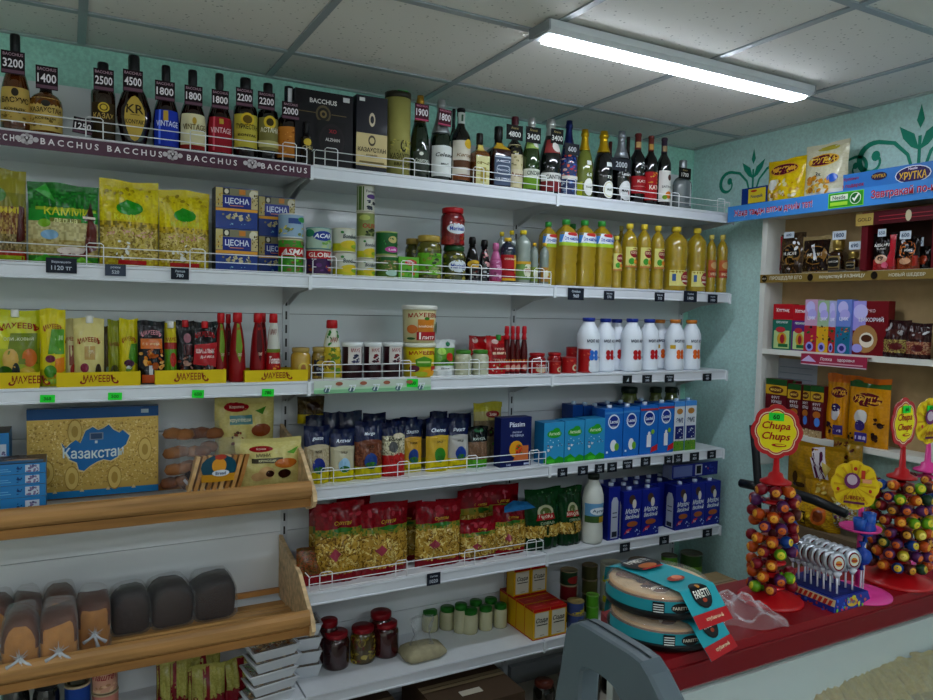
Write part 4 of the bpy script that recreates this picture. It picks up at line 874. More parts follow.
for l, r, t, lb in ((622.5, 637.5, 224, 'first of three alike beside the small bottle'), (637.5, 651.5, 224.6, 'middle of three alike'), (651.5, 665, 226, 'third of three alike')):
    btl(l, r, t, 'oil bottle with red oval and sunflower label, '+lb, lvl=2, yo=.06, name='oil_bottle', group=OB, prof='oil', glass='#c6ac34', mat='oil', cap=(.925, '#dcc84a', 'plastic', 1.25), body='plastic_bottle', labels=KR(.33, .64))
for l, r, t, lb in ((665, 688, 227, 'the first of two wide ones'), (688, 707, 228.5, 'the second of two wide ones, next to the slim pair')):
    btl(l, r, t, 'wide oil bottle, low label, '+lb, lvl=2, yo=.065, name='oil_bottle', group=OB, prof='oilwide', glass='#c6ac34', mat='oil', cap=(.925, '#dcc84a', 'plastic', 1.2), body='plastic_bottle',
        labels=[(.08, .32, 1.2, '#d6d08a', [('e', .35, .5, .55, .44, '#9a2836'), ('t', 'КОРОНА', .35, .58, .2, '#e8dcc0', .85), ('r', -.1, .25, .8, .36, '#d8d0c0'), ('r', -.8, .3, -.55, .75, '#4a6a9a')])])
for l, r, lb in ((707, 717, 'touching the wide bottle'), (717.5, 728.5, 'outermost at the shelf end')):
    btl(l, r, 235, 'slim oil bottle with orange and red label, '+lb, lvl=2, yo=.06, name='oil_bottle', group=OB, prof='oil', glass='#c6ac34', mat='oil', cap=(.925, '#d8c870', 'plastic', 1.3), body='plastic_bottle', labels=[(.26, .56, 1.3, '#b86a3a', [('r', -1, .0, 1, .4, '#a83a2c'), ('t', 'масло', 0, .2, .16, '#e8d0b0', 1.2), ('e', 0, .7, .6, .2, '#c9a878')])])
btl(617, 626, 226, 'oil bottle with pale yellow cap standing in the back row', lvl=2, yo=.2, name='oil_bottle', group=OB, prof='oil', glass='#c6ac34', mat='oil', cap=(.925, '#cfc47a', 'plastic', 1.2), body='plastic_bottle')

# shelf-edge price tickets
def ticket(l, r, t, b, lvl, lines, where, bg='#262d3c', fg='#c4ccd6', col='slate', yo=-.0035, tilt=0.):
    pricetag(l, r, t, b, YF+yo, lines, '%s price ticket on the shelf edge %s' % (col, where), bg, fg, group='%s price tickets on shelf edges' % col, name='price_ticket', cat='price ticket', tilt=tilt)
def tk(l, r, t, b, where, a='', n='', **k):
    ticket(l, r, t, b, 0, [(a, .72, .2), (n, .34, .3)] if a else [(n, .5, .5)], where, **k)
tk(46, 77, 258, 273, 'under the bright green noodle bag', 'Вермишель', '1120 тг')
tk(105, 126, 264.5, 276, 'under the first yellow noodle bag', 'рожки', '520', bg='#4a5464')
tk(171, 189, 268, 279.5, 'under the second yellow noodle bag', 'Лапша', '780')
tk(568, 584, 288, 300, 'under the green-capped oil bottles', 'Олейна', '960')
tk(604, 614.5, 291, 300, 'under the last green-capped oil bottle', 'Масло', '570')
tk(655, 664.5, 292.5, 301.5, 'under the three alike oil bottles', 'Масло', '710')
tk(684, 697, 291, 302, 'under the wide oil bottles', 'Корона', '1400')
tk(708, 717.5, 294.5, 303, 'under the slim oil pair', 'Шедевр', '1000')

# ================================================================ THIRD SHELF
MK = lambda v=.8, c='#a02a1c', h=.085, u=0: [('t', 'МАХЕЕВЪ', u, v, h, c, 1.5, 0, .05), ('e', u-.62, v-.055, .07, .018, c), ('e', u+.62, v-.055, .07, .018, c)]
FOODS = lambda sd, cs: ('s', -.8, .08, .8, .45, 26, .009, cs, sd)
MP = 'mayonnaise and sauce pouches in yellow trays'
pch(-14, 39.5, 310, 3, 'large lime-green mayonnaise pouch with white spout at the left end of the shelf', [(.5, '#a8b42a'), (1, '#c6c92a')], shapes=MK(.80, h=.075, u=.2)+[('p', [(-.3, .3), (.9, .3), (.9, .7), (-.1, .7)], '#7a8a2a'), ('t', 'ОЛИВКОВЫЙ', .2, .63, .05, '#d8dcb0', 1.2), ('e', .6, .38, .28, .12, '#c9783a'), ('e', -.1, .36, .3, .14, '#c9a85a'), ('e', .5, .16, .35, .1, '#c9b03a'), ('e', -.3, .18, .3, .1, '#3f6a24'), ('e', .1, .2, .15, .12, '#3a4444')], spout=(.055, '#e2e2dc'), seed=11, group=MP, cat='pouch', yo=.045, zb=None)
pch(40, 65, 309, 3, 'yellow and green mayonnaise pouch standing between two yellow trays', [(.2, '#b8b42a'), (1, '#d2c61c')], shapes=MK(.78, h=.06)+[('p', [(-.4, .42), (.9, .42), (.9, .74), (-.1, .74)], '#5f9a2a'), ('r', -.1, .6, .8, .66, '#a8c48a'), ('e', -.2, .36, .4, .05, '#7a2c4a'), ('p', [(.1, .12), (.9, .2), (.9, .38), (.2, .36)], '#d88a2a'), ('e', -.2, .2, .5, .08, '#4f8a2a'), ('r', -.6, .04, .7, .1, '#9ab84a')], seed=12, group=MP, cat='pouch', yo=.03, th=.04)
pch(62.5, 79, 319, 3, 'cream sauce pouch with dark tomato print, leaning behind the honey-yellow one', [(1, '#c9bf8a')], shapes=MK(.7, h=.06)+[('r', -.2, .3, .7, .6, '#8a4a2c'), ('e', .3, .22, .4, .1, '#a82c24'), ('e', 0, .05, .6, .04, '#7a9a3a')], seed=13, group=MP, cat='pouch', yo=.07, th=.04, rx=.0)
pch(74, 104, 318, 3, 'pale honey-yellow sauce pouch with white spout and onion picture', [(1, '#d3c88a')], shapes=MK(.68, h=.075)+[('r', -.3, .38, .4, .58, '#b89a5a'), ('t', 'соус', .05, .5, .05, '#e8e0c0', .6), ('e', -.3, .26, .28, .07, '#8a2c4a'), ('e', .0, .12, .5, .05, '#7a9a3a'), ('e', .6, .2, .2, .12, '#4a4034')], spout=(.037, '#e2e2dc'), seed=14, group=MP, cat='pouch', yo=.05, th=.045)
pch(104, 111, 326, 3, 'dark brownish sauce pouch seen edge-on behind the honey-yellow pouch', [(1, '#5a4a24')], shapes=[('e', 0, .2, .5, .1, '#7a8a74')], seed=15, group=MP, cat='pouch', yo=.08, th=.03)
pch(108, 121, 320, 3, 'olive-green mayonnaise pouch squeezed beside the yellow-green one', [(1, '#8f941f')], shapes=[('t', 'МАХЕЕВЪ', 0, .62, .06, '#8a3a1c', 1.4), ('e', 0, .2, .6, .1, '#5a5a2c')], seed=16, group=MP, cat='pouch', yo=.07, th=.035)
pch(120, 138.5, 319, 3, 'yellow pouch with green diamond and purple fruit, next to the black one', [(1, '#cfc41c')], shapes=MK(.70, h=.06)+[('p', [(-.1, .4), (.9, .3), (.9, .62), (.2, .62)], '#5f9a2a'), ('e', 0, .32, .55, .06, '#5a2c4a'), ('s', -.6, .05, .4, .28, 10, .006, ['#dde0d8', '#7a9a4a'], 3), ('e', .5, .12, .3, .06, '#d89a2a')], seed=17, group=MP, cat='pouch', yo=.055, th=.045)
pch(138.5, 165, 321, 3, 'black sauce pouch with orange band and chicken picture, between two trays', [(1, '#17171f')], shapes=MK(.82, '#d8a0a8', .07)+[('r', -.8, .56, .8, .72, '#c9742c'), ('t', 'ГОРЧИЧНЫЙ', 0, .64, .05, '#f0d8a8', 1.3), ('s', -.8, .25, .8, .55, 24, .009, ['#c9822c', '#d8a85a', '#a85a1c'], 3), ('r', -.7, .02, .7, .15, '#b85a2c'), ('r', -.2, .15, .1, .3, '#c8ccd0')], seed=18, group=MP, cat='pouch', yo=.03, th=.04)
pch(165, 178, 322.5, 3, 'green and yellow pouch with white spout, right after the black pouch', [(.55, '#6a9a2c'), (.65, '#a8342a'), (1, '#c9bb2a')], shapes=[('e', .3, .38, .5, .12, '#b83424'), ('e', 0, .12, .6, .08, '#c9b02c'), ('t', 'МАХЕ', 0, .72, .06, '#a02a1c', 1.5)], spout=(-.012, '#e2e2dc'), seed=19, group=MP, cat='pouch', yo=.06, th=.045)
pch(177, 195, 321, 3, 'black sauce pouch with a red spout cap and picture of grilled meat', [(1, '#1a181c')], shapes=[('e', .2, .72, .4, .08, '#a0707a'), ('r', -.2, .45, .8, .62, '#5a2024'), ('s', -.7, .08, .8, .42, 22, .008, ['#5a241c', '#8a3c2c', '#b08a7a'], 3)], spout=(.0, '#b8242c'), seed=20, group=MP, cat='pouch', yo=.055, th=.045)
pch(193, 219, 322, 3, 'black barbecue sauce pouch with a red band and red spout cap', [(1, '#1a181c')], shapes=MK(.80, '#a8242c', .085)+[('p', [(-.9, .3), (.8, .25), (.9, .66), (-.8, .62)], '#b0202c'), ('t', 'ШАШЛЫК', 0, .52, .07, '#f0dcd8', 1.4), ('t', 'для мяса', .1, .42, .05, '#f0dcd8', 1.0), ('s', -.7, .04, .8, .28, 14, .008, ['#3a3434', '#8a7a70'], 3)], spout=(-.005, '#c0242c'), seed=21, group=MP, cat='pouch', yo=.045, th=.045)
KB = 'ketchup bottles on the third shelf'
def ketch(l, r, t, label, yo, green=True, n=1):
    btl(l, r, t, label, lvl=3, yo=yo, name='ketchup_bottle', group=KB, prof='ketchup', glass='#8f141c', cap=(.86, '#c0202a', 'plastic', 1.05), body='plastic_bottle', mat='print_gloss',
        labels=[(.28, .86, .6, None, [('p', [(-.6, .3), (.2, .0), (.9, .4), (.5, .95), (-.5, .98)], '#7f9a3a' if green else '#5a1a1c'), ('t', 'МАХ', .1, .84, .07, '#c9302c', .9), ('t', 'томат', .2, .2, .08, '#e0c0b0', .8, .3)], 'label')])
ketch(214, 228, 313, 'ketchup bottle with lime patch, next to the barbecue sauce pouch', .07)
ketch(223.5, 233, 314, 'ketchup bottle almost hidden between two lime-patched ones', .13, False)
ketch(229, 246, 312.5, 'ketchup bottle standing alone in the gap between two yellow trays', .045)
ketch(250, 266, 313, 'dark ketchup bottle in the last yellow tray', .075, False)
ketch(259, 268, 313, 'ketchup bottle behind the white and red tomato one', .14, False)
btl(266, 281, 313.5, 'white and red ketchup bottle with slanting lettering in the last yellow tray', lvl=3, yo=.065, name='ketchup_bottle', group=KB, prof='ketchup', glass='#a81c24', cap=(.86, '#c0202a', 'plastic', 1.05), body='plastic_bottle', mat='print_gloss',
    labels=[(.42, .86, 1.3, '#c8c8c0', [('t', 'МАХ', -.1, .7, .2, '#8a3030', 1.0), ('r', -1, .0, 1, .12, '#7a8a3a')], 'label'), (.05, .42, 1.0, None, [('t', 'Tomato', 0, .7, .3, '#f0e4e0', 1.6, .3), ('s', -.8, 0, .8, .5, 14, .004, ['#c9603a', '#d8a03a'], 3)], 'lettering')])
def tray(l, r, t, label):
    X, Y, zb, wd, h = place(l, r, t, 3, .008, False)
    b = MB(); d = .11; c = '#d3bd12'
    b.box(-wd/2, wd/2, 0, .0012, .001, h, c); b.box(-wd/2, wd/2, d-.0012, d, .001, h, c); b.box(-wd/2, -wd/2+.0012, .0012, d-.0012, .001, h, c); b.box(wd/2-.0012, wd/2, .0012, d-.0012, .001, h, c); b.box(-wd/2, wd/2, 0, d, 0, .001, c)
    k = .07/(wd/2)
    uc = 0 if l > 0 else .6
    b.paint(lambda u, v, o: (u*wd/2, -o, v*h), [('t', 'МАХЕЕВЪ', uc, .55, .50, '#8f2a14', 1.1*k*1.1, 0, 6*0), ('e', uc-k*.62, .3, k*.11, .13, '#8f2a14'), ('e', uc+k*.62, .3, k*.11, .13, '#8f2a14'), ('e', uc-k*.6, .36, k*.06, .08, c), ('e', uc+k*.6, .36, k*.06, .08, c)], wd/2, h, base=.0001)
    o = obj('display_tray', b.mesh('paper')); o.location = (X, Y, zb)
    tag(o, label, 'display tray', 'yellow cardboard display trays')
tray(-12, 40, 372.7, 'yellow cardboard tray around the large lime-green pouch')
tray(57.5, 141.5, 372, 'yellow cardboard tray around the honey-yellow and olive pouches')
tray(156, 227, 370, 'yellow cardboard tray around the barbecue sauce pouches')
tray(245.5, 308.5, 370, 'yellow cardboard tray around the last ketchup bottles')
GS = 'green price stickers'
def stk(l, r, t, b, n, where, Y=None):
    pricetag(l, r, t, b, YF-.0035 if Y is None else Y, [(n, .5, .45, '#14681c')], 'bright green price sticker reading %s %s' % (n, where), '#2fdc48', group=GS, name='price_sticker', cat='price sticker', tilt=.04)
stk(40, 55, 395, 402.5, '360', 'on the shelf edge under the first yellow tray')
stk(108, 122, 392.6, 400, '500', 'on the shelf edge under the honey-yellow pouches')
stk(192, 204, 390, 398, '650', 'on the shelf edge under the barbecue sauces')
stk(262, 274, 389, 396.5, '780', 'on the shelf edge under the ketchup tray')

jr(290.6, 311, 347.5, 3, 'jar of smooth mustard with gold lid beside the last yellow tray', group='jars on the third shelf', content='#b89a3a', lid='#a8945a', lab=(.2, .55, .5, '(#c9b85a'), shapes=[('e', 0, .5, .5, .35, '#a87a4a')])
jr(311.5, 327, 347, 3, 'jar of grainy mustard with gold lid behind the wire guard', group='jars on the third shelf', content='#8a742c', lid='#a8945a', bits=(30, .004, ['#6a5a24', '#b09a4a'], 3), lab=(.12, .62, 1.0, '#2c2c3a'), shapes=[('e', 0, .75, .6, .2, '#b8a04a'), ('t', 'Dijon', 0, .4, .2, '#c0c4d0', 1.2)])
btl(322, 342, 320, 'mayonnaise bottle with red cap, leafy white and yellow sleeve', lvl=3, yo=.05, name='mayonnaise_bottle', group='sauce bottles on the third shelf', prof='ketchup', glass='#d2cfae', cap=(.86, '#b8242c', 'plastic', 1.05), body='plastic_bottle', mat='print_gloss',
    labels=[(.55, .86, 1.2, '#cfd0c4', [('t', 'МАХ', .1, .4, .3, '#a04434', 1.0), ('s', -.9, .1, -.3, .9, 8, .006, ['#3c8a34'], 3), ('s', .5, .5, .9, .9, 5, .006, ['#3c8a34'], 5)], 'label'), (.04, .55, 1.4, '#bfae34', [('s', -.8, .1, .8, .95, 30, .008, ['#8a6a24', '#d8c45a', '#6a8a2c'], 3)], 'sleeve')])
JAM = 'small white-lidded jam tubs'
for l, r, t, c, lb in ((342, 363, 342, '#2c2c4a', 'with blackcurrant picture, first of the three'), (363.5, 382, 342, '#8a1c2c', 'with red berry picture, in the middle'), (383, 403, 342, '#8a1c2c', 'with dark cherry picture, touching the yellow bucket')):
    X, Y, zb, wd, h = place(l, r, t, 3, .05)
    thing('jam_tub', 'white-lidded jam tub '+lb, 'tub', tub(wd/2, h, '#38101c', '#d8dcdc', lab=(.42, .88, .75, '#d4d0cc'), shapes=[('t', 'МАХЕ', 0, .8, .22, '#a0303a', 1.2), ('s', -.5, .1, .5, .55, 16, .005, [c, '#4a1c34' if c != '#2c2c4a' else '#4a4a6a'], 3)], taper=.95), (X, Y, zb), group=JAM)
X, Y, zb, wd, h = place(402.5, 435.5, 342.5, 3, .06)
thing('mayonnaise_bucket', 'yellow mayonnaise bucket with green emblem, under the cream one-litre bucket', 'bucket', tub(wd/2, h, '#cdbb1c', '#dcdccc', lab=(.03, .86, 1.35, None), shapes=MK(.84, '#a8301c', .13)+[('p', [(-.35, .35), (.4, .35), (.45, .6), (0, .72), (-.4, .6)], '#5f9a2a'), ('r', -.3, .48, .35, .54, '#b8cc8a'), ('e', -.45, .28, .25, .12, '#6a2c44'), ('e', .3, .15, .4, .12, '#d8a02c'), ('r', .4, .2, .8, .36, '#b83434'), ('e', -.1, .1, .3, .08, '#a8b83a')]), (X, Y, zb), group='mayonnaise buckets', rz=-.1)
hb = h
X, Y, zb, wd, h = place(402, 437, 305.5, 3, .06, zb=zb+h)
thing('mayonnaise_bucket', 'cream one-litre mayonnaise bucket standing on the yellow one', 'bucket', tub(wd/2, h, '#c9c29a', '#dfe0d8', lab=(.03, .86, 1.35, None), shapes=MK(.86, '#a8301c', .14)+[('p', [(-.3, .3), (.5, .3), (.5, .72), (-.3, .72)], '#c9862c'), ('e', .1, .74, .12, .05, '#4f8a2c'), ('r', -.35, .05, .65, .32, '#b02430'), ('t', '1', -.2, .19, .22, '#f4ece8', .2), ('t', 'ЛИТР', .2, .13, .1, '#f4ece8', .7), ('t', 'МАЙОНЕЗ', .1, .5, .08, '#f0e4d0', .8), ('e', -.55, .4, .25, .14, '#c9783a'), ('e', .75, .45, .15, .2, '#3c6a34'), ('e', -.6, .1, .2, .04, '#3c6a34')]), (X, Y, zb+.001), group='mayonnaise buckets', rz=-.1)
pch(436, 457, 340, 3, 'white sauce pouch with apple and tomato pictures behind the buckets', [(.3, '#d8dcdc'), (.75, '#6aa03a'), (1, '#cdd2d2')], shapes=[('e', .3, .88, .22, .07, '#2c7a5a'), ('e', -.3, .68, .4, .1, '#a8cc6a'), ('e', .4, .52, .35, .12, '#b8402c'), ('e', -.1, .38, .4, .08, '#4a7a34'), ('t', 'Яблоко', 0, .2, .06, '#3c4a44', 1.3)], seed=31, group='sauce pouches in the middle bay', cat='pouch', yo=.06, th=.04)
for l, r, lb in ((454.5, 472, 'beside the white pouch'), (472, 489, 'beside the red tomato paste pouch')):
    jr(l, r, 350, 3, 'jar of white horseradish sauce with green lid '+lb, group='jars on the third shelf', content='#b9bba4', lid='#4f8a3a', bits=(20, .004, ['#a8aa94', '#cfd1bc'], 3))
RT = 'red tomato products in the middle bay'
pch(472, 493, 336, 3, 'red tomato paste pouch with tomato heads, the one at the back', [(1, '#a3181f')], shapes=[('e', -.5, .88, .25, .08, '#c9b0a8'), ('e', .6, .88, .25, .08, '#c9b0a8'), ('r', -.8, .6, .2, .65, '#d88078')], seed=32, group=RT, cat='pouch', yo=.12, th=.04)
pch(489.5, 512, 336, 3, 'red tomato paste pouch with green spout cap and cream lettering', [(1, '#b01a20')], shapes=[('e', -.3, .86, .3, .07, '#c9b0a8'), ('p', [(-.6, .4), (.5, .4), (.7, .8), (-.7, .8)], '#8f141c'), ('t', 'КУХНЯ', 0, .66, .06, '#e8c8b8', 1.0), ('r', -.6, .52, .5, .58, '#d8c0a8'), ('t', 'ТОМАТ', 0, .36, .09, '#d8b8a0', 1.0), ('s', -.6, .05, .6, .25, 10, .005, ['#6a8a3a', '#d8c0b0'], 4)], spout=(.03, '#2f8a3c'), seed=33, group=RT, cat='pouch', yo=.06, th=.04)
for i, (l, r) in enumerate(((503.5, 510.5), (510, 516), (515, 521), (521, 528))):
    btl(l, r, 326, 'little spiked-cap hot ketchup bottle, %s of four in a row' % ('first', 'second', 'third', 'last')[i], lvl=3, yo=.075, name='hot_sauce_bottle', group='little hot ketchup bottles', prof='sauce', glass='#5a1014', cap=(.72, '#c01c30', 'plastic', 1.35), body='plastic_bottle', mat='print_gloss', seg=14,
        labels=[(.0, .30, 1.4, '#a01c20', [('r', -1, .82, 1, 1, '#c9a43a'), ('e', 0, .45, .6, .2, '#c9a090')])])
RJ = 'red jars and tins of tomato paste'
jr(528.5, 546, 353, 3, 'jar of tomato paste with red lid behind the end of the wire guard', group=RJ, yo=.05, content='#8f181c', lid='#a82028', lab=(.05, .6, 1.4, '#a81c20'), shapes=[('t', 'Томат', 0, .7, .2, '#e8d8d0', 1.1), ('e', 0, .3, .5, .25, '#c9b8a0')])
jr(547, 562, 352.5, 3, 'jar of tomato paste with red lid between two red tins', group=RJ, yo=.10, content='#9a181c', lid='#a82028', lab=(.05, .6, 1.4, '#b01c20'), shapes=[('e', .3, .3, .4, .25, '#c9b8a0')])
TOM = lambda: [('e', .35, .35, .35, .22, '#c9bfa4'), ('e', .35, .35, .2, .12, '#a83428'), ('s', -.8, .6, .8, .9, 6, .004, ['#c9604a'], 3)]
for l, r, t, yo, lb, zb in ((549, 561, 361, .035, 'smallest red tomato paste tin, in front of the jar', None), (561.5, 577, 357, .05, 'red tomato paste tin with cream picture, left of the tall one', None), (578, 594, 348.5, .05, 'tall red tomato paste tin beside the first kefir bottle', None), (566, 582, 347, .13, 'red tomato paste tin standing behind the front tins', None)):
    X, Y, z_, wd, h = place(l, r, t, 3, yo)
    thing('tomato_tin', lb, 'tin', can(wd/2, h, '#a81a1e', TOM(), '#8f2a2a', z0=.02, z1=.97), (X, Y, z_), group=RJ, rz=-.2)
MB_ = 'white kefir bottles at the end of the third shelf'
for i, (l, r, t, yo, cc, fc) in enumerate(((578.5, 599.5, 317.6, .06, '#25409a', '#3c7ac8'), (596.5, 615, 318.5, .075, '#25409a', '#b8242c'), (608, 626, 319, .12, '#25409a', '#b8242c'), (622.5, 642.5, 318.5, .05, '#25409a', '#b8242c'), (640.5, 659, 319, .07, '#25409a', '#b8242c'), (651, 669, 319.5, .13, '#c9853a', '#d8702c'), (666.5, 684.5, 319.5, .05, '#c9853a', '#d8702c'), (682.5, 701, 320, .055, '#c9853a', '#d8702c'))):
    od = ('first', 'second', 'third', 'fourth', 'fifth', 'sixth', 'seventh', 'last')[i]
    fl = [('e', .15+a*.22, .38+b_*.12, .22, .11, fc) for a, b_ in ((-1, .7), (1, .7), (-1, -.7), (1, -.7))]
    btl(l, r, t, 'white kefir bottle with %s cap, %s along the row' % ('blue' if i < 5 else 'orange', od), lvl=3, yo=yo, name='kefir_bottle', group=MB_, prof='milk', glass='#dfe5ec', mat='plastic', cap=(.93, cc, 'plastic', 1.08), body='plastic_bottle', cat='bottle',
        labels=[(.14, .62, 1.0, None, [('t', 'мол ко', .1, .92, .12, '#2c3c5a', 1.2)]+fl+([('r', -.95, .6, -.4, .75, '#c9a83a')] if i > 4 else [('t', 'ml', .8, .3, .08, '#2c3c5a', .3)]), 'print')], rz=-.25)
tk(623, 632, 375.5, 383.5, 'under the third kefir bottle', bg='#20262a')
def tk2(l, r, t, b, where, a, n): tk(l, r, t, b, where, a, n, bg='#2a3038')
tk2(642.5, 652, 375, 383, 'under the fourth kefir bottle', 'Кефир', '540'); tk2(665, 674, 374.5, 382.5, 'under the orange-capped kefir bottles', 'Молоко', '560'); tk2(703, 711.5, 373.5, 381, 'at the end of the kefir shelf', 'МОЛ', '480')
# printed promo strip on the middle bay's third shelf
def promo(l, r, label, Yo, z0, z1, bg, shapes, name='promo_strip'):
    a, b_ = pY(l, 380, Yo).x, pY(r, 380, Yo).x; m = MB().box(a, b_, Yo, Yo+.001, z0, z1, bg)
    m.paint(lambda u, v, o: ((a+b_)/2+u*(b_-a)/2, Yo-o, z0+v*(z1-z0)), shapes, (b_-a)/2, z1-z0)
    tag(obj(name, m.mesh('paper')), label, 'promo strip')
promo(314, 431, 'green and white printed strip with small cow motifs under the mustard jars', YF-.004, Z[3]-.044, Z[3]-.0005, '#c4d0c4',
      [('r', -1, .0, 1, .4, '#8fc09a'), ('r', -1, .3, 1, .45, '#b8d8bc')]+[('e', -.8+i*.4, .25, .05, .2, '#5a7a84') for i in range(5)]+[('e', -.6+i*.4, .75, .06, .15, '#a8705a') for i in range(4)]+[('t', '77', -.78+i*.4, .4, .5, '#dfe6ea', .12) for i in range(5)])
stk(407, 418, 379, 387, '600', 'on the printed strip under the mayonnaise buckets', YF-.006)

# ================================================================ FOURTH SHELF
GB = 'grain packs with navy tops'
def grain(l, r, t, mid, pic, low, label, yo=.045, seed=1, tx='Вкусно', **k):
    pch(l, r, t, 4, label, [(.22, low), (.66, mid), (1, '#1a2750')], shapes=[('t', tx, 0, .78, .07, '#dfe6f0', 1.4, .25), ('t', 'ЛИЦА', 0, .56, .045, '#3c3420', 1.2), ('e', 0, .32, .48, .14, pic), ('e', 0, .25, .42, .06, '#3f7a34'), ('e', 0, .64, .85, .05, mid if isinstance(mid, str) else mid[0]), ('r', -.7, .07, .6, .1, '#8a8a2c')], seed=seed, th=.055, yo=yo, group=GB, **k)
grain(307, 332, 427, ['#b8ae94', '#a89c80'], '#2c3c8a', '#c9bc1c', 'grain pack with navy top and buckwheat picture, first by the pine rack', seed=41, tx='gusto')
grain(333.5, 357, 430, '#bdb8a0', '#9cc0d8', '#c4bb1c', 'grain pack with navy top and round green valley picture', seed=42, tx='Алтын')
grain(358.5, 385, 422, ['#7a4a34', '#8a5a40', '#6a4030'], '#2c4c8a', '#bfb61c', 'brown lentil grain pack with navy top, mountain lettering', seed=43, tx='Mergo')
pch(386, 408, 423, 4, 'rice pack with speckled white middle and red foot', [(.4, '#b82c2c'), (.75, ['#b8b498', '#8a8670', '#d0ccb4']), (1, '#17224a')], shapes=[('t', 'жасмин', 0, .7, .08, '#2c2c24', 1.2, .2), ('e', -.2, .55, .4, .1, '#5a5a5a'), ('s', -.6, .25, .8, .42, 10, .01, ['#b82c2c'], 3), ('e', .3, .75, .5, .05, '#c9c0a8')], seed=44, yo=.05, th=.055, group=GB)
grain(404.5, 425, 421, '#c09a3a', '#2c4a8a', '#c9bb1c', 'golden grain pack with blue round picture, set back from the red-footed pack', yo=.085, seed=45, tx='Злато')
grain(430, 452, 419, '#c9ac3c', '#3f8a34', '#cfc01c', 'golden corn grits pack with navy top leaning on its neighbour', seed=46, tx='Cherno', yo=.06)
grain(451.5, 472, 419, '#b4b4b0', '#2c4c9a', '#cbbd1c', 'grey-white rice pack with navy top and round blue picture', seed=47, tx='Ризот', yo=.07)
for i, (l, r, t) in enumerate(((308, 326, 416), (326, 342, 413), (341, 364, 412), (366, 388, 414), (389, 402, 420), (403, 420, 418), (421, 432, 420), (433, 450, 412), (452, 474, 414))):
    pch(l, r, t, 4, 'navy-topped grain pack in the back row, %s from the pine rack' % ('first', 'second', 'third', 'fourth', 'fifth', 'sixth', 'seventh', 'eighth', 'ninth')[i], [(.2, '#b8ac1c'), (.6, '#8a7a54'), (1, '#151f42')], seed=60+i, th=.05, yo=.16, group='navy-topped grain packs in the back row', res=(8, 10))
pch(472, 490.5, 427, 4, 'small black, brown and green grain pack next to the tan bag', [(.2, '#5aa02c'), (.62, ['#8a6f5a', '#7a604c']), (1, '#141d1c')], shapes=[('e', 0, .9, .5, .05, '#3c6a4c'), ('t', 'КИНОА', 0, .7, .07, '#c4d0c8', 1.3)], seed=48, yo=.065, th=.05, group=GB)
pch(478, 505, 403, 4, 'tall tan and yellow crouton bag with red oval, behind the small black pack', [(.7, ['#7a6f58', '#867a60']), (.85, '#a8a06a'), (1, '#b0a83a')], shapes=[('e', .3, .8, .5, .06, '#8a1c24'), ('t', 'Злак', .3, .8, .05, '#e8d0c0', .7), ('e', .0, .5, .25, .06, '#4a3a34'), ('s', -.4, .3, .5, .6, 8, .006, ['#4a3a30', '#5a8a3a'], 3)], seed=49, yo=.13, th=.06, group=GB)
X, Y, zb, wd, h = place(501.5, 532, 417.5, 4, .03, False)
thing('cracker_box', 'dark blue grain box with white lettering and an orange and yellow plate', 'food box', boxpack(wd, .05, h, '#1d2a66', fs=[('t', 'Pássim', .05, .86, .1, '#e4e8f4', 1.4), ('t', 'РИСОВАЯ', .05, .70, .035, '#c0c8e0', .6), ('t', 'ЧЕЧЕВИЦА', .05, .63, .055, '#c0c8e0', 1.2), ('e', .0, .36, .45, .17, '#d8a42c'), ('p', [(-.2, .12), (.8, .12), (.8, .42), (.3, .42), (.0, .25)], '#c97a4a'), ('e', .15, .36, .22, .1, '#d86a2c'), ('s', -.1, .28, .4, .44, 12, .005, ['#3c8a34', '#b83424'], 3), ('t', '5x80', -.5, .05, .04, '#c0c8e0', .5), ('r', .5, .03, .85, .07, '#c0c8e0')]), (X, Y+.025, zb))
pch(300, 326, 397, 4, 'brown and yellow coffee-drink bag perched high behind the pine rack end', [(.35, '#b8a81c'), (1, ['#4a3c20', '#5a4a2c'])], shapes=[('e', .1, .65, .5, .14, '#3a1f10'), ('t', 'гречка', .1, .2, .08, '#5a4a14', 1.1)], seed=50, yo=.2, th=.05, zb=pY(310, 424, YF+.2).z, group=GB)
JB = 'turquoise juice boxes in a row'
for i, (l, r) in enumerate(((544.5, 564.8), (565.3, 585), (585.5, 605.5))):
    X, Y, zb, wd, h = place(l, r, (422.5, 420.5, 418.5)[i], 4, .02, False)
    thing('juice_box', 'turquoise milk drink box with green hills, %s of the three' % ('first', 'middle', 'last')[i], 'carton', boxpack(wd-.001, .07, h, '#3f9cc8', side='#2c84b4', top='#3890ba', fs=[
        ('p', [(-1, 0), (1, 0), (1, .12), (.5, .17), (.1, .1), (-.4, .2), (-1, .12)], '#2f9a2c'), ('e', -.3, .06, .4, .05, '#4fb83a'), ('e', 0, .72, .72, .1, '#3aa83a'), ('e', .2, .8, .35, .07, '#3aa83a'), ('t', 'Актюбі', 0, .73, .08, '#dff0d0', 1.1), ('s', -.7, .3, -.1, .45, 9, .005, ['#d8dce0', '#7a4a3a'], 5), ('s', .2, .42, .8, .52, 6, .004, ['#d8e8f0', '#6a4a4a'], 7), ('s', -.8, .52, .8, .58, 4, .004, ['#dfeef6'], 8)]), (X, Y+.035, zb), group=JB)
ML = 'tall milk cartons on the fourth shelf'
FULL = lambda tone, low: [('e', 0, .74, .62, .15, '#dfe8f2'), ('e', 0, .74, .52, .12, '#1f3f94'), ('t', 'Lactel', 0, .74, .07, '#eef4fa', .85), ('t', 'ПЛЮС', 0, .64, .03, '#d8e4f0', .7), ('r', -1, .9, 1, .94, tone)]+low
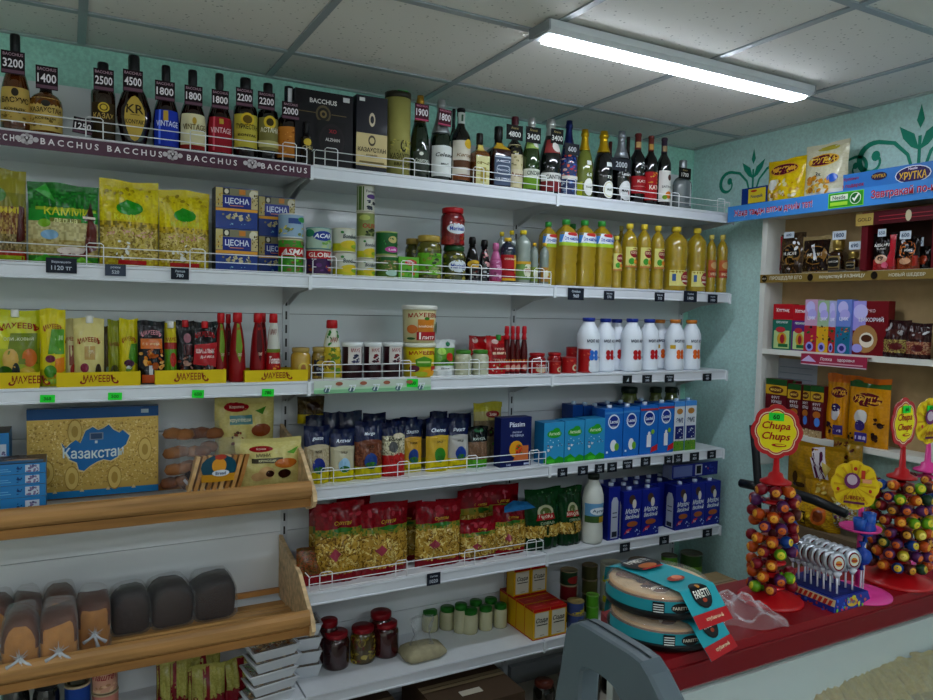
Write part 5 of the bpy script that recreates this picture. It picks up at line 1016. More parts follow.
for i, (l, r, t) in enumerate(((605, 623.5, 409), (624, 640, 407.5), (641, 658.5, 405.5), (659, 674.5, 403.5))):
    X, Y, zb, wd, h = place(l, r, t, 4, .022, False)
    low = [('e', .0, .25, .35, .12, '#e4e8ea'), ('e', .35, .22, .25, .08, '#7ab03a'), ('r', -.8, .1, -.6, .14, '#dfe8f0')] if i < 2 else [('r', -.25, .15, .25, .4, '#dfe4ea'), ('e', 0, .42, .15, .05, '#dfe4ea'), ('p', [(.2, .03), (1, .08), (1, .2), (.3, .14)], '#c0303c'), ('e', .4, .46, .2, .05, '#8ab83a')]
    thing('milk_carton', 'tall bright blue milk carton with round white badge, %s of four' % ('first', 'second', 'third', 'fourth')[i], 'carton', boxpack(wd-.001, .085, h, '#2a78c4', side='#2468b0', top='#2f80c8', fs=FULL('#4f94d0' if i < 2 else '#b04450', low), cap=(.011, '#dfe6ee')), (X, Y+.0425, zb), group=ML)
for i, (l, r, t) in enumerate(((675, 685.3, 401.5), (686, 697, 400.6))):
    X, Y, zb, wd, h = place(l, r, t, 4, .03, False)
    thing('milk_carton', 'slim white and blue milk carton with loaf picture and green foot, %s of two' % ('inner', 'outer')[i], 'carton', boxpack(wd-.001, .06, h, '#d6dce2', side='#3a7cc0', top='#7ab0e0', fs=[('r', -1, 0, 1, .2, '#6a9a3a'), ('r', -1, .9, 1, 1, '#5a9ad8'), ('e', 0, .8, .6, .06, '#b88a4a'), ('t', 'ЭМІ', 0, .62, .1, '#1f2f6a', 1.3), ('r', -.8, .24, .8, .5, '#26347a'), ('s', -.6, .26, .6, .46, 8, .004, ['#d6dce2'], 3), ('s', -.9, .02, .9, .22, 10, .004, ['#b8b03a', '#4a7a2c'], 4)], cap=(.010, '#c4daf0')), (X, Y+.03, zb), group=ML)
for i, (l, r, t) in enumerate(((573, 583, 405), (584, 594, 406), (594, 604, 407), (606, 617, 404.5), (620, 630, 403.5), (640, 651, 401.5))):
    X, Y, zb, wd, h = place(l, r, t, 4, .16, False)
    thing('milk_carton', 'darker blue milk carton behind the turquoise boxes, %s from the blue cracker box' % ORD[i] if i < 3 else 'blue milk carton in the back row, %s behind the tall cartons' % ('first', 'second', 'third')[i-3], 'carton', boxpack(wd, .08, h, '#1f5aa4', side='#1a4a90', top='#2868b4', cap=(.011, '#c8dcec')), (X, Y+.04, zb), group='blue milk cartons in the back row')
for l, r, lb in ((620, 639, 'first'), (649, 663, 'second'), (664, 679, 'third')):
    jr(l, r, 387, 4, 'olive green jar with dark lid behind the milk cartons, %s from the shelf joint' % lb, yo=.24, group='olive jars behind the milk', content='#6a7440', lid='#26382a', lidh=.10, bits=OLV)
TX = [('Сут', '380'), ('Сут', '380'), ('Сок', '250'), ('Нат', '410'), ('Молоко', '520'), ('Ласт', '560'), ('Эмі', '490'), ('Эмі', '500'), ('Май', '620'), ('Май', '640')]
for i, (l, r, t, b_) in enumerate(((557.7, 567.5, 468, 477), (578, 588, 466, 475), (595, 604.5, 464, 473), (607.5, 617, 462.5, 472), (623, 632.5, 460, 469), (641, 650.5, 457, 466), (664.5, 672.5, 456, 464), (674, 682.5, 454, 463), (690, 699, 452.5, 461), (707.5, 716, 450.5, 458.5))):
    tk(l, r, t, b_, 'of the milk shelf, %s from the shelf joint' % ORD[i], *TX[i], bg='#232a34')

# ================================================================ FIFTH SHELF
NP = 'instant noodle and pasta bags on the fifth shelf'
NOB = ['#a8893a', '#8f7030', '#b99a4a', '#7a5c28']
def noodle(l, r, t, label, seed, yo=.05, rz=0., rx=0., **k):
    pch(l, r, t, 5, label, [(.12, '#8a1a28'), (.58, NOB), (.68, ['#5a7a34', '#8a8a3a', '#a08a3a']), (1, ['#8f1626', '#7f1422'])], shapes=[('t', 'Султан', .1, .74, .065, '#c9a43a', 1.0, .2), ('p', [(-.5, .36), (-.25, .44), (0, .36), (-.25, .28)], '#a04a5a'), ('t', 'Султан', .25, .17, .06, '#c9a43a', 1.0, .2), ('e', .1, .66, .4, .03, '#3f7a34'), ('s', -.8, .8, .8, .92, 5, .012, ['#a83a48'], seed)], seed=seed, yo=yo, rz=rz, rx=rx, th=.06, group=NP, wr=.01, **k)
noodle(319, 366, 504, 'red noodle bag with orange noodles, first behind the wire guard', 71)
noodle(365, 411, 504, 'red noodle bag with shiny wrinkles, second behind the wire guard', 72, rz=.05)
noodle(421, 463, 503, 'red noodle bag standing alone in the middle of the shelf', 73, rz=-.08)
noodle(465, 500, 520, 'red noodle bag lower than its neighbours, with a second bag above', 74, yo=.045)
noodle(498, 530, 506, 'red noodle bag under a folded blue corner, beside the green pasta', 75)
for i, (l, r, t) in enumerate(((312, 336, 506), (340, 372, 498), (385, 425, 505), (440, 468, 500), (462, 500, 490), (486, 522, 486))):
    noodle(l, r, t, 'dark red noodle bag in the back row, %s from the pine rack' % ('first', 'second', 'third', 'fourth', 'fifth', 'sixth')[i], 80+i, yo=.15, res=(8, 10))
pch(299, 326, 549, 5, 'small brown noodle bag lying in the corner against the pine rack', [(.3, '#8f1a28'), (1, ['#5a4424', '#7a5a2c', '#8a4a24'])], seed=77, yo=.06, th=.05, group=NP)
X, Y, zb, wd, h = place(499, 530, 493, 5, .09, False)
bz = pY(514, 508, Y).z
b = MB(); b.add([(-wd/2, 0, 0), (wd/2, 0, .005), (wd*.3, .02, h*0+.028), (-wd*.1, .03, .036), (-wd*.42, .02, .018), (0, -.02, .008)], [(0, 5, 4), (5, 3, 4), (5, 2, 3), (5, 1, 2), (0, 4, 3, 2, 1)], '#2c6a94')
o = obj('plastic_sheet', b.mesh('film')); o.location = (X, Y-.045, bz); tag(o, 'folded shiny blue plastic corner lying on top of the red noodle bag', 'plastic film')
for i, (l, r, t, lb) in enumerate(((530.5, 565, 490, 'first of the pair'), (564, 586, 488, 'second of the pair, next to the milk bottle'))):
    pch(l, r, t, 5, 'dark green pasta bag with red badge, '+lb, [(.22, '#163f24'), (.40, NOB), (1, ['#164a26', '#12401f'])], shapes=[('e', 0, .62, .45, .12, '#b0b094'), ('e', 0, .62, .3, .08, '#5a6a3a'), ('p', [(-.55, .5), (.55, .5), (.45, .6), (-.45, .6)], '#a8242c'), ('t', 'МАКФА', 0, .55, .06, '#e0d0c0', 1.0), ('t', 'СПИРАЛЬ', .1, .45, .045, '#a8b89a', 1.0), ('r', .0, .25, .1, .4, '#163f24'), ('s', -.7, .8, .7, .95, 8, .006, ['#6a8a6a', '#2a5a34'], 4)], seed=91+i, yo=.04, th=.07, group=NP)
btl(584, 603.5, 474, 'large white plastic milk bottle with dark cap and landscape label', lvl=5, yo=.05, name='milk_bottle', group=None, prof='milk', glass='#cfd2cc', mat='plastic', cap=(.93, '#1f2c24', 'plastic', 1.1), body='plastic_bottle', cat='bottle', labels=[(.32, .60, 1.5, '#6fa0c4', [('r', -1, 0, 1, .35, '#4a6a3a'), ('r', 0, .0, .8, .3, '#b89a2c'), ('e', 0, .6, .6, .2, '#d8dfe4'), ('t', 'Ayran', 0, .6, .2, '#3a5a7a', .9)])])
HM = 'dark blue milk cartons on the fifth shelf'
HF = [('e', .0, .5, .55, .25, '#2c3f9a'), ('e', -.05, .82, .35, .1, '#5a4438'), ('e', .2, .72, .22, .1, '#d8d4cc'), ('t', 'Молоч', 0, .58, .11, '#dfe6ea', 1.5, .3), ('t', 'Весёлый', 0, .46, .09, '#dfe6ea', 1.5, .3), ('e', 0, .3, .6, .06, '#a8683a'), ('p', [(-.9, .1), (-.2, .17), (-.05, .22), (-.6, .2)], '#c03a50'), ('s', .2, .06, .9, .2, 6, .004, ['#a8c0e0'], 3), ('t', '3,2', -.5, .15, .05, '#f0e0e4', .4)]
HS = [('p', [(-.6, .04), (.6, .04), (.6, .7), (.3, .82), (-.3, .82), (-.6, .7)], '#b8bec8'), ('r', -.4, .5, .4, .52, '#4a5060'), ('r', -.4, .4, .4, .42, '#4a5060'), ('r', -.45, .06, .45, .16, '#3a4050')]
def hm(l, r, t, yo, label, side=False, d=.07):
    X, Y, zb, wd, h = place(l, r, t, 5, yo, False)
    thing('milk_carton', label, 'carton', boxpack(wd-.001, d, h, '#22308f', side='#1f2c84', top='#26369a', fs=HF, ss=HS if side else [], ts=[('r', -1, .4, 1, .46, '#3a4aa8')], cap=(.0115, '#c9d4e4')), (X, Y+d/2, zb), group=HM)
hm(624, 642, 491, .02, 'dark blue milk carton at the front, first with its picture showing', True)
hm(642.7, 660, 489, .02, 'dark blue milk carton at the front, second beside the barcode carton')
hm(676.3, 691.3, 485.5, .02, 'dark blue milk carton at the front, first of the three under the lying carton', True)
hm(691.8, 705.8, 483, .02, 'dark blue milk carton at the front, middle of the three under the lying carton')
hm(706.3, 721, 481.5, .02, 'dark blue milk carton at the front, outermost at the shelf end')
n = 0
x0c = pY(624, 500, YF+.02).x; wdc = .068; hmr = place(642.7, 660, 489, 5, .02, False)[4]
for row in range(1, 4):
    for k_ in range(8):
        X = x0c+.01+k_*(wdc+.003)+ (row*.004); Y = YF+.02+row*.076+.037
        if Y+.04 > YP-.004 or X+.035 > XE-.012: continue
        n += 1
        thing('milk_carton', 'dark blue milk carton in the %s row back, %s from the milk bottle' % (ORD[row], ORD[k_]), 'carton', boxpack(wdc, .072, round(hmr, 3), '#22308f', side='#1f2c84', top='#26369a', cap=(.0115, '#c9d4e4')), (X, Y, Z[5]), group=HM)
X, Y, zb, wd, h = place(606, 622, 487, 5, .03, False)
thing('milk_carton', 'dark blue milk carton turned sideways next to the milk bottle, barcode face out', 'carton', boxpack(.062, .07, h, '#22308f', side='#1f2c84', top='#26369a', fs=[('p', [(-.5, .03), (.7, .03), (.7, .72), (.4, .8), (-.2, .8), (-.5, .72)], '#b4bac6'), ('r', -.3, .5, .5, .52, '#4a5060'), ('r', -.3, .42, .5, .44, '#4a5060'), ('r', -.35, .06, .55, .16, '#343a4a')], cap=(.0115, '#c9d4e4')), (X+.005, Y+.035, zb), group=HM)
zt = Z[5]+hmr+.013
X, Y, _, wd, h = place(676, 721.5, 465, 5, .05, False, zb=zt+.004)
thing('milk_carton', 'dark blue milk carton lying on its side across the tops of the others', 'carton', boxpack(wd, .06, .062, '#22308f', side='#8f98b4', fs=[('r', .0, .1, .3, .9, '#c0c6d0'), ('r', .05, .2, .25, .8, '#20242c'), ('s', .45, .2, .9, .8, 10, .007, ['#c0505a', '#d8d8dc', '#3a4aa8'], 3), ('r', -.95, .1, -.15, .9, '#7a86b8')], rs=[]), (X, Y+.05, zt+.004), group=HM)
tk(427, 440.5, 573, 585, 'under the red noodle bag in the middle', 'Султан', '1020'); tk(620, 630, 543, 552, 'under the first front milk cartons', 'Мол', '620', bg='#232a34'); tk(659.5, 669, 536, 544.5, 'of the milk carton shelf near its middle', 'Сут', '520', bg='#232a34'); tk(703, 712, 529, 537, 'at the end of the dark blue carton shelf', 'Шад', '450', bg='#232a34')

# ================================================================ BOTTOM SHELF
def YO6(px_, py_, r): return pZ(px_, py_, Z[6]).y-YF+r
JL = 'pickle jars with red lids on the bottom shelf'
for l, r, t, yo, c, lb, bits in ((323, 349.5, 631, YO6(336, 671, .04), '#3c1418', 'front jar with beetroot, next to the white trays', None), (350, 375.5, 625.5, YO6(362, 665, .04), '#5a4a1c', 'front jar of sliced gherkins and peppers', (26, .012, ['#a89a3c', '#8a7a2c', '#6a2a20', '#b0a04a'], 4)), (373.5, 399, 621, YO6(386, 659, .04), '#4a1218', 'front jar with an oval white label beside the rice bag', None), (319, 339, 619, .20, '#4a1418', 'jar standing behind the beetroot jar', None), (369, 393, 611, .20, '#4a1418', 'jar standing behind the oval-label jar', None)):
    jr(l, r, t, 6, 'red-lidded jar, '+lb, group=JL, yo=yo, content=c, lid='#8a1c28', bits=bits, lab=(.22, .56, .8, '(#b8bcc4') if 'gherkin' not in lb and yo < .1 else None, shapes=[('t', 'Marinelli', 0, .5, .35, '#2c3c8a', 1.4)], rz=.5 if 'beet' in lb else 0.)
JG = 'small jars with green lids on the bottom shelf'
for i, (l, r, t, yo) in enumerate(((422, 438.5, 610, YO6(430, 633, .027)), (439.5, 455.5, 606.5, YO6(447, 631, .027)), (454, 468, 603.5, .225), (461.5, 478.5, 608.5, YO6(470, 635, .027)), (478.5, 493, 606, YO6(486, 631.5, .025)), (493.5, 507.5, 603.5, YO6(500, 629, .024)), (469, 483, 600, .255), (484, 498, 598, .26))):
    jr(l, r, t, 6, 'green-lidded jar of white sauce, %s of eight between rice bag and soda boxes' % ORD[i], group=JG, yo=yo, content='#c4c2a2', lid='#2f7a2c', lidh=.2)
# rice bag
def lump(name, label, cat, loc, rx_, ry_, rz_, col, mat, seed, group=None, extra=None):
    rr = random.Random(seed); ph = [rr.uniform(0, 6) for _ in range(4)]
    prof = [(0.0001, 0), (.75, 0), (.97, .15), (1, .35), (.92, .6), (.7, .82), (.4, .95), (.0001, 1)]
    b = MB().lathe([(a*rx_, z*rz_) for a, z in prof], col, 20, .35, ry_/rx_, wob=lambda a, z: .05*sin(3*a+ph[0])+.03*sin(7*a+ph[1]+z*60))
    parts = [('filling', b.mesh(mat))]
    if extra: parts += extra
    return thing(name, label, cat, parts, loc, group=group)
P = pZ(418, 652, Z[6])
sk = MB().lathe([(.045, .05), (.03, .085), (.035, .115), (.05, .15)], '#fff', 14, 0, .6, wob=lambda a, z: .25*sin(5*a)+.15*sin(9*a+z*80))
lump('rice_bag', 'clear plastic bag of rice slumped beside the green-lidded jars', 'food bag', (P.x, YF+.10, Z[6]), .088, .06, .055, '#aaa387', 'bread', 3, extra=[('bag_neck', sk.mesh('bag_clear'))])
SB_ = 'red and yellow soda boxes'
SF = [('r', -1, 0, 1, .03, '#b8201c'), ('r', -1, .9, 1, 1, '#b81c1c'), ('r', -.8, .08, .8, .88, '#c9c6b8'), ('t', 'Сода', .0, .62, .18, '#1c1c1c', 1.4, .3), ('r', -.6, .46, .7, .49, '#1c1c1c'), ('r', -.2, .13, .3, .15, '#8a8a7a')]
sw = pY(549.5, 630, YF+.02).x-pY(533, 630, YF+.02).x; xs = pY(533, 630, YF+.02).x; sh_ = place(533, 549, 609, 6, .02, False)[4]
for row in range(4):
    for c_ in range(2):
        X = xs+sw/2+c_*(sw+.002)
        if row < 4: thing('soda_box', 'red and yellow soda box, %s column, %s row from the shelf edge' % (('first', 'second')[c_], ORD[row]), 'soda box', boxpack(sw, .062, sh_, '#d0aa20', side='#cfa818', top='#b01c20', fs=SF if row == 0 else [], ss=[('r', -1, 0, 1, .04, '#b8201c'), ('r', -1, .93, 1, 1, '#b8201c'), ('r', -1, 0, -.9, 1, '#b8201c')], ts=[('r', -.5, .4, .5, .5, '#c9605a')]), (X, YF+.02+.031+row*.066, Z[6]), group=SB_)
for c_, (l, r) in enumerate(((502, 520), (524, 541))):
    X = pY((l+r)/2, 580, YF+.2).x
    thing('soda_box', 'red and yellow soda box standing on the others, %s of two on top' % ('first', 'second')[c_], 'soda box', boxpack(sw, .058, sh_*.92, '#d0aa20', side='#cfa818', top='#b01c20', fs=SF, ss=[('r', -1, 0, -.9, 1, '#b8201c')]), (xs+sw/2+c_*(sw+.004), YF+.20, Z[6]+sh_+.0005), group=SB_)
BT = 'tins on the bottom shelf by the corner'
stack(558, 578, (), 6, .1, [])
def s6(l, r, tops, yo, specs): stack(l, r, tops, 6, yo, specs, group=BT)
s6(567, 584.5, (612, 600), .05, [('flat blue and yellow fish tin beside the soda boxes, lower one', '#4a5a8a', [('p', [(-1, 0), (1, 0), (1, .8)], '#b8a83a')], '#8a7a4a'), ('flat blue and yellow fish tin beside the soda boxes, upper one', '#4a5a8a', [('p', [(-1, 0), (1, 0), (1, .8)], '#b8a83a')], '#8a7a4a')])
s6(586, 599, (605, 594), .07, [('small lime-green tin, lower of two beside the fish tins', '#5a9a2c', [], '#6aa83a'), ('small lime-green tin, upper of two beside the fish tins', '#5a9a2c', [], '#6aa83a')])
s6(560, 578, (598, 583, 569), .13, [('dark green tin at the bottom of the stack behind the fish tins', '#24442c', [], '#8a7a5a'), ('dark tin with red band and white barcode, middle of the stack behind the fish tins', '#7a2028', [('r', .3, 0, .6, 1, '#b8bcb8')], '#8a7a5a'), ('dark green tin with red print, top of the stack behind the fish tins', '#24442c', [('e', .1, .4, .6, .3, '#8f2a2a')], '#8a7a5a')])
s6(582, 598, (592, 578, 564), .17, [('ribbed dark tin, bottom of a stack against the back panel', '#4a4a2c', [], '#7a6a4a'), ('ribbed dark tin, middle of a stack against the back panel', '#5a5a34', [], '#7a6a4a'), ('ribbed dark tin, top of a stack against the back panel', '#4f4f30', [], '#7a6a4a')])
s6(600, 623, (600, 580, 562), .13, [('sweetcorn tin behind the boxed cakes, bottom one', '#b8bcae', BON), ('sweetcorn tin behind the boxed cakes, middle one', '#b8bcae', BON), ('sweetcorn tin behind the boxed cakes, top one', '#b8bcae', BON)])
s6(628, 655, (585, 560), .12, [('dark red and blue tin low behind the cakes', '#5a2430', [('r', -1, .0, 1, .3, '#2c3c7a')], '#7a6a5a'), ('dark red tin above the cakes, between two green ones', '#5a2430', [('r', -1, .0, 1, .3, '#2c3c7a')], '#7a6a5a')])
s6(661, 678, (590, 572, 554.5), .08, [('green tin low behind the cake, first green stack', '#6a9a34', [], '#7a8a5a'), ('green tin, middle of the first green stack', '#6a9a34', [('e', 0, .3, .5, .2, '#8a9a3a')], '#7a8a5a'), ('green tin, top of the first green stack', '#5f9434', [('e', 0, .3, .5, .2, '#8a9a3a')], '#5a5a4a')])
s6(680, 703, (592, 575, 552), .08, [('green tin, bottom of the outermost stack', '#6a9a34', [], '#7a8a5a'), ('green tin, middle of the outermost stack', '#6f9a34', [('e', 0, .3, .5, .2, '#8a9a3a')], '#7a8a5a'), ('green tin, top of the outermost stack near the corner', '#3c5a2c', [('r', -1, 0, 1, .5, '#6f9a34')], '#5a5a4a')])

# left half of the bottom shelf
for i, (l, r, t, c, lb) in enumerate(((64, 91, 681, '#24509a', 'blue tin under the pine rack next to the pink ones'), (91.5, 119, 689, '#c08a7c', 'pink and cream tin, lower of two under the pine rack'))):
    stack(l, r, (t,), 6, .12, [(lb, c, [('t', 'Паштет', 0, .5, .25, '#d8d4e0' if i == 0 else '#9a3440', 1.4, .3)], '#a89878')], group='tins under the pine rack')
stack(91.5, 119, (), 6, .1, [])
zz = Z[6]+place(91.5, 119, 689, 6, .12)[4]
X, Y, _, wd, h = place(91.5, 118, 661, 6, .12, zb=zz)
thing('food_tin', 'pink and cream tin, upper of two under the pine rack', 'tin', can(wd/2, h, '#c9a08c', [('t', 'Паштет', 0, .6, .25, '#9a3440', 1.4, .3), ('s', -.9, .05, .9, .3, 14, .005, ['#b08a6a', '#d8b89a'], 3)], '#b8a080'), (X, Y, zz+.001), group='tins under the pine rack')
jr(66, 89, 667, 6, 'dark green jar standing on the blue tin', zb=Z[6]+place(64, 91, 681, 6, .12)[4]+.001, yo=.12, group='jars under the pine rack', content='#2c3018', lid='#4a4a24')
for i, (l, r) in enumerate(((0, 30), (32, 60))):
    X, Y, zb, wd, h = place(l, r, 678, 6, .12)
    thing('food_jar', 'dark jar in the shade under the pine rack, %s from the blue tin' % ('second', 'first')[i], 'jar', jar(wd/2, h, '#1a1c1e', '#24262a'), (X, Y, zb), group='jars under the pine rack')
CR = 'cream and maroon cracker bags under the pine rack'
for i, (l, r, t, yo, rx) in enumerate(((158, 192, 662, .06, 0), (187, 222, 656, .09, 0), (190, 226, 668, .04, 0), (222, 262, 660, .08, 0))):
    pch(l, r, t, 6, 'cream cracker bag with maroon stripe and twisted end, %s from the wall of trays' % ('fourth', 'third', 'second', 'first')[i], [(.3, '#7a1626'), (1, ['#a39f5c', '#989450'])], shapes=[('r', -.2, .3, .15, .98, '#7a1a28'), ('r', -1, .3, -.8, .98, '#6a1622'), ('s', -.9, .25, .9, .36, 10, .012, ['#7a1626'], i)], seed=100+i, yo=yo, th=.06, rz=(-.1, .15, -.05, .2)[i], group=CR, wr=.01)
# salad trays
def foodtray(w_, d_, h_, c1, seed):
    def mk():
        b = MB(); ws, ds = w_*.8, d_*.8; rim = '#d4d8dc'
        v = [(-ws/2, -ds/2, 0), (ws/2, -ds/2, 0), (ws/2, ds/2, 0), (-ws/2, ds/2, 0), (-w_/2, -d_/2, h_*.86), (w_/2, -d_/2, h_*.86), (w_/2, d_/2, h_*.86), (-w_/2, d_/2, h_*.86)]
        b.add(v, [(0, 1, 5, 4), (1, 2, 6, 5), (2, 3, 7, 6), (3, 0, 4, 7), (3, 2, 1, 0), (4, 5, 6, 7)], '#ccd1d6')
        b.tube([(-w_/2, -d_/2, h_*.88), (w_/2, -d_/2, h_*.88), (w_/2, d_/2, h_*.88), (-w_/2, d_/2, h_*.88)], .003, rim, 6, closed=True)
        f = MB(); f.box(-w_*.44, w_*.44, -d_*.44, d_*.44, h_*.86+.0005, h_*.93, '#6a5a3a')
        f.paint(lambda u, v_, o: (u*w_*.44, (v_-.5)*d_*.88, h_*.93+o), [('s', -.95, .35, .95, .97, 60, .009, c1, seed), ('s', -.95, .03, .95, .45, 50, .007, ['#a8885a', '#8a5a34', '#c9b894'], seed+1)], w_*.44, d_*.88, base=.0002)
        return [('tray', b.mesh('plastic')), ('food', f.mesh('film')), ('lid_film', MB().box(-w_*.47, w_*.47, -d_*.47, d_*.47, h_*.97, h_*.975, '#fff').mesh('bag_clear'))]
    return cached(('tray', w_, d_, h_, seed), mk)
TRY = 'white foam trays of prepared food'
P0 = pY(276, 660, YF+.08)
GRN = ['#3f7a34', '#2f6a2c', '#5a9a3a', '#8a8a4a']
for k_ in range(5):
    thing('food_tray', 'film-covered white salad tray by the pine rack, %s in its stack' % ('lowest', 'fourth from top', 'third from top', 'second from top', 'topmost')[k_], 'food tray', foodtray(.165, .105, .038, tuple(GRN), k_), (.585+.004*k_+(.008 if k_ % 2 else 0), YF+.055, Z[6]+k_*.0385), .12+.05*(k_ % 2), group=TRY)
P1 = pY(306, 650, YF+.16)
for k_ in range(4):
    thing('food_tray', 'white tray behind the salad stack, touching the pickle jars, %s from the top' % ('fourth', 'third', 'second', 'first')[k_], 'food tray', foodtray(.12, .10, .05, ('#8a8a7a', '#6a6a5a'), 9), (P1.x-.01, YF+.17, Z[6]+k_*.0505), -.1, group=TRY)

# under the bottom shelf
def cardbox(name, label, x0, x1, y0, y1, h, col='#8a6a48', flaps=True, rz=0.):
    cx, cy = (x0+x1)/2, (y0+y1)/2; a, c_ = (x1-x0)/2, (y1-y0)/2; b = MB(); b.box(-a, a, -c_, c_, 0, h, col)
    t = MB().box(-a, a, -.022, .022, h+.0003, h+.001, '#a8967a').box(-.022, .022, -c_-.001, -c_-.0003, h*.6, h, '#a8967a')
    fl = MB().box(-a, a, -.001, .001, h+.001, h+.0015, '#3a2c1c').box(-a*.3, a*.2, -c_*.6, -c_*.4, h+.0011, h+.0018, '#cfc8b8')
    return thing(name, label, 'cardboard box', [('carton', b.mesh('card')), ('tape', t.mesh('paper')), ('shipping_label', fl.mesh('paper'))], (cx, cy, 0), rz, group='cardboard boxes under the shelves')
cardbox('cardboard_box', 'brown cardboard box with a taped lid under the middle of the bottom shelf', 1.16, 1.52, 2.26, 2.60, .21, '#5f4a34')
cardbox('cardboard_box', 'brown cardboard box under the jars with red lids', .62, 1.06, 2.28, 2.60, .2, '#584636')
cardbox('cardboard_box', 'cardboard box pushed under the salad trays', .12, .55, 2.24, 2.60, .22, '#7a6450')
pk = MB().lathe([(.0001, 0), (.05, 0), (.06, .05), (.055, .11), (.03, .13), (.0001, .135)], '#c9c9c4', 18, wob=lambda a, z: .05*sin(4*a+z*40))
o = obj('plastic_bag', pk.mesh('film')); o.location = (.86, 2.14, 0); tag(o, 'crumpled whitish plastic bag on the floor in front of the boxes', 'bag')
Pd = pY(549, 688, 2.2)
dsk = MB().lathe([(.0001, -.006), (.05, -.006), (.056, .0), (.05, .010), (.0001, .014)], '#d8dadc', 24)
dsk.v = [(x, z, y) for x, y, z in dsk.v]
o = obj('plastic_plate', dsk.mesh('plastic')); o.location = (1.665, 2.2, .056); tag(o, 'white round plastic plate leaning at floor level behind the grey end frame', 'plate')
for i, x in enumerate((1.72, 1.84, 1.96, 2.08)):
    o = thing('food_jar', 'dark jar with rusty lid on the floor under the corner shelf, %s from the boxes' % ORD[i], 'jar', jar(.045, .13, '#2c2c24', '#6a3a2c'), (x, 2.42, 0), group='jars on the floor under the corner shelf')

# ================================================================ PINE RACKS
X, Y, zb, wd, h = place(29, 161, 406.5, 0, .16, False, zb=ZR4)
Yg = YF+.17
MAPP = [(.05, .62), (.10, .55), (.15, .60), (.21, .64), (.26, .60), (.32, .74), (.40, .78), (.46, .74), (.52, .76), (.58, .80), (.63, .74), (.70, .70), (.74, .73), (.82, .66), (.78, .56), (.70, .50), (.68, .42), (.60, .38), (.52, .40), (.45, .38), (.36, .33), (.30, .28), (.24, .30), (.22, .38), (.14, .42), (.08, .52)]
MAPP = [((-.55+1.35*x-.02), .02+y*.98) for x, y in MAPP]
gb = boxpack(wd, .03, h, '#d0b468', side='#2a6a9c', top='#2a6a9c', mat='gold_card', fs=[('s', -.98, .12, .98, .86, 1500, .0032, ['#a88c48', '#e4d094', '#b89c58', '#dcc482'], 5)], name='carton')
m = MB(); H_, W_ = h, wd/2
m.paint(lambda u, v, o: (u*W_, -.015-.0018-o, v*H_), [('r', -1, .88, 1, 1, '#1f5f92'), ('r', -1, 0, 1, .075, '#2a82b4'), ('r', .72, .92, .84, .965, '#a8b8c4')]+
        [('p', [(cx+.035, .06), (cx, .10), (cx-.035, .06)], '#d8c89a') for cx in (-.6, -.2, .2, .6)]+
        [('e', cx, cv, .11, .14, '#b0934c') for cx, cv in ((-.3, .74), (-.72, .3), (-.35, .22), (.3, .2), (.78, .5))]+[('e', cx, cv, .10, .125, '#d8c07a') for cx, cv in ((-.3, .74), (-.72, .3), (-.35, .22), (.3, .2), (.78, .5))]+[('e', cx, cv, .05, .065, '#b89c56') for cx, cv in ((-.3, .74), (-.72, .3), (-.35, .22), (.3, .2), (.78, .5))], W_, H_, base=0)
E2 = MB(); ring = [(u*1.0, v) for u, v in MAPP]
def fan(mb, pts, col, off):
    # ear clipping through blender's own tessellation
    from mathutils.geometry import tessellate_polygon
    v3 = [Vector((u, v, 0)) for u, v in pts]; tr = tessellate_polygon([v3])
    mb.add([(u*W_, -.015-off, v*H_) for u, v in pts], [tuple(t) for t in tr], col)
cu = sum(p[0] for p in ring)/len(ring); cv_ = sum(p[1] for p in ring)/len(ring)
fan(E2, [(cu+(u-cu)*1.04, cv_+(v-cv_)*1.07) for u, v in ring], '#e0d2a4', .0066); fan(E2, ring, '#2a7ab2', .0072)
E2.paint(lambda u, v, o: (u*W_, -.015-o, v*H_), [('t', 'Казакстан', -.02, .49, .12, '#d8e4e4', .92, 0, -.1), ('r', -.08, .64, .13, .72, '#8a98a8'), ('r', -.06, .65, .11, .71, '#3c5a7a'), ('r', .0, .6, .04, .63, '#c8d4d8')], W_, H_, base=.0076)
thing('chocolate_gift_box', 'large gold gift box with a blue map shape, leaning on the pine rack', 'gift box', gb+[('blue_border', m.mesh('print_gloss')), ('map_emblem', E2.mesh('print_gloss'))], (X, Yg+.015, zb-.004), -.03)
CB = 'light blue chocolate boxes stacked on the pine rack'
def choco(l, r, t, zb_, lbl, yo=.06, top=False):
    X, Y, _, wd, h = place(l, r, t, 0, yo, False, zb=zb_)
    thing('chocolate_box', lbl, 'chocolate box', boxpack(wd, .13, h-.001, '#3a86b8', side='#2f78a8', top='#5a4a44', fs=[('r', .2, .15, .75, .85, '#c0c8d2'), ('s', .22, .2, .72, .8, 16, .004, ['#6a6a8a', '#8a7a9a'], 3), ('r', -.85, .3, -.35, .36, '#7ab0d4'), ('r', -.85, .5, -.45, .56, '#7ab0d4'), ('s', -.15, .25, .1, .75, 5, .004, ['#1c4a7a'], 4)],
        ts=[('s', -.95, .5, .95, .95, 40, .008, ['#4a3a34', '#6a6a70', '#8a8a94'], 5), ('r', -.9, .05, .9, .3, '#3a86b8'), ('p', [(-.8, .32), (.5, .28), (.8, .42), (-.2, .5)], '#b89a84')] if top else []), (X, Y+.065, zb_), group=CB)
    return h
za = ZR4+.002
tops = (497.5, 485, 474, 463.5)
for i, t in enumerate(tops):
    hh = choco(-6, 46, t, za, 'light blue chocolate box on the pine rack, %s' % ('bottom of the stack', 'second from the bottom', 'third from the bottom', 'top of the front stack with brown pictures')[i], yo=-.045, top=i == 3)
    za += max(hh, .02)
choco(-14, 9, 433, ZR4+.002, 'taller light blue chocolate box standing behind the stack at the picture edge', yo=.09)
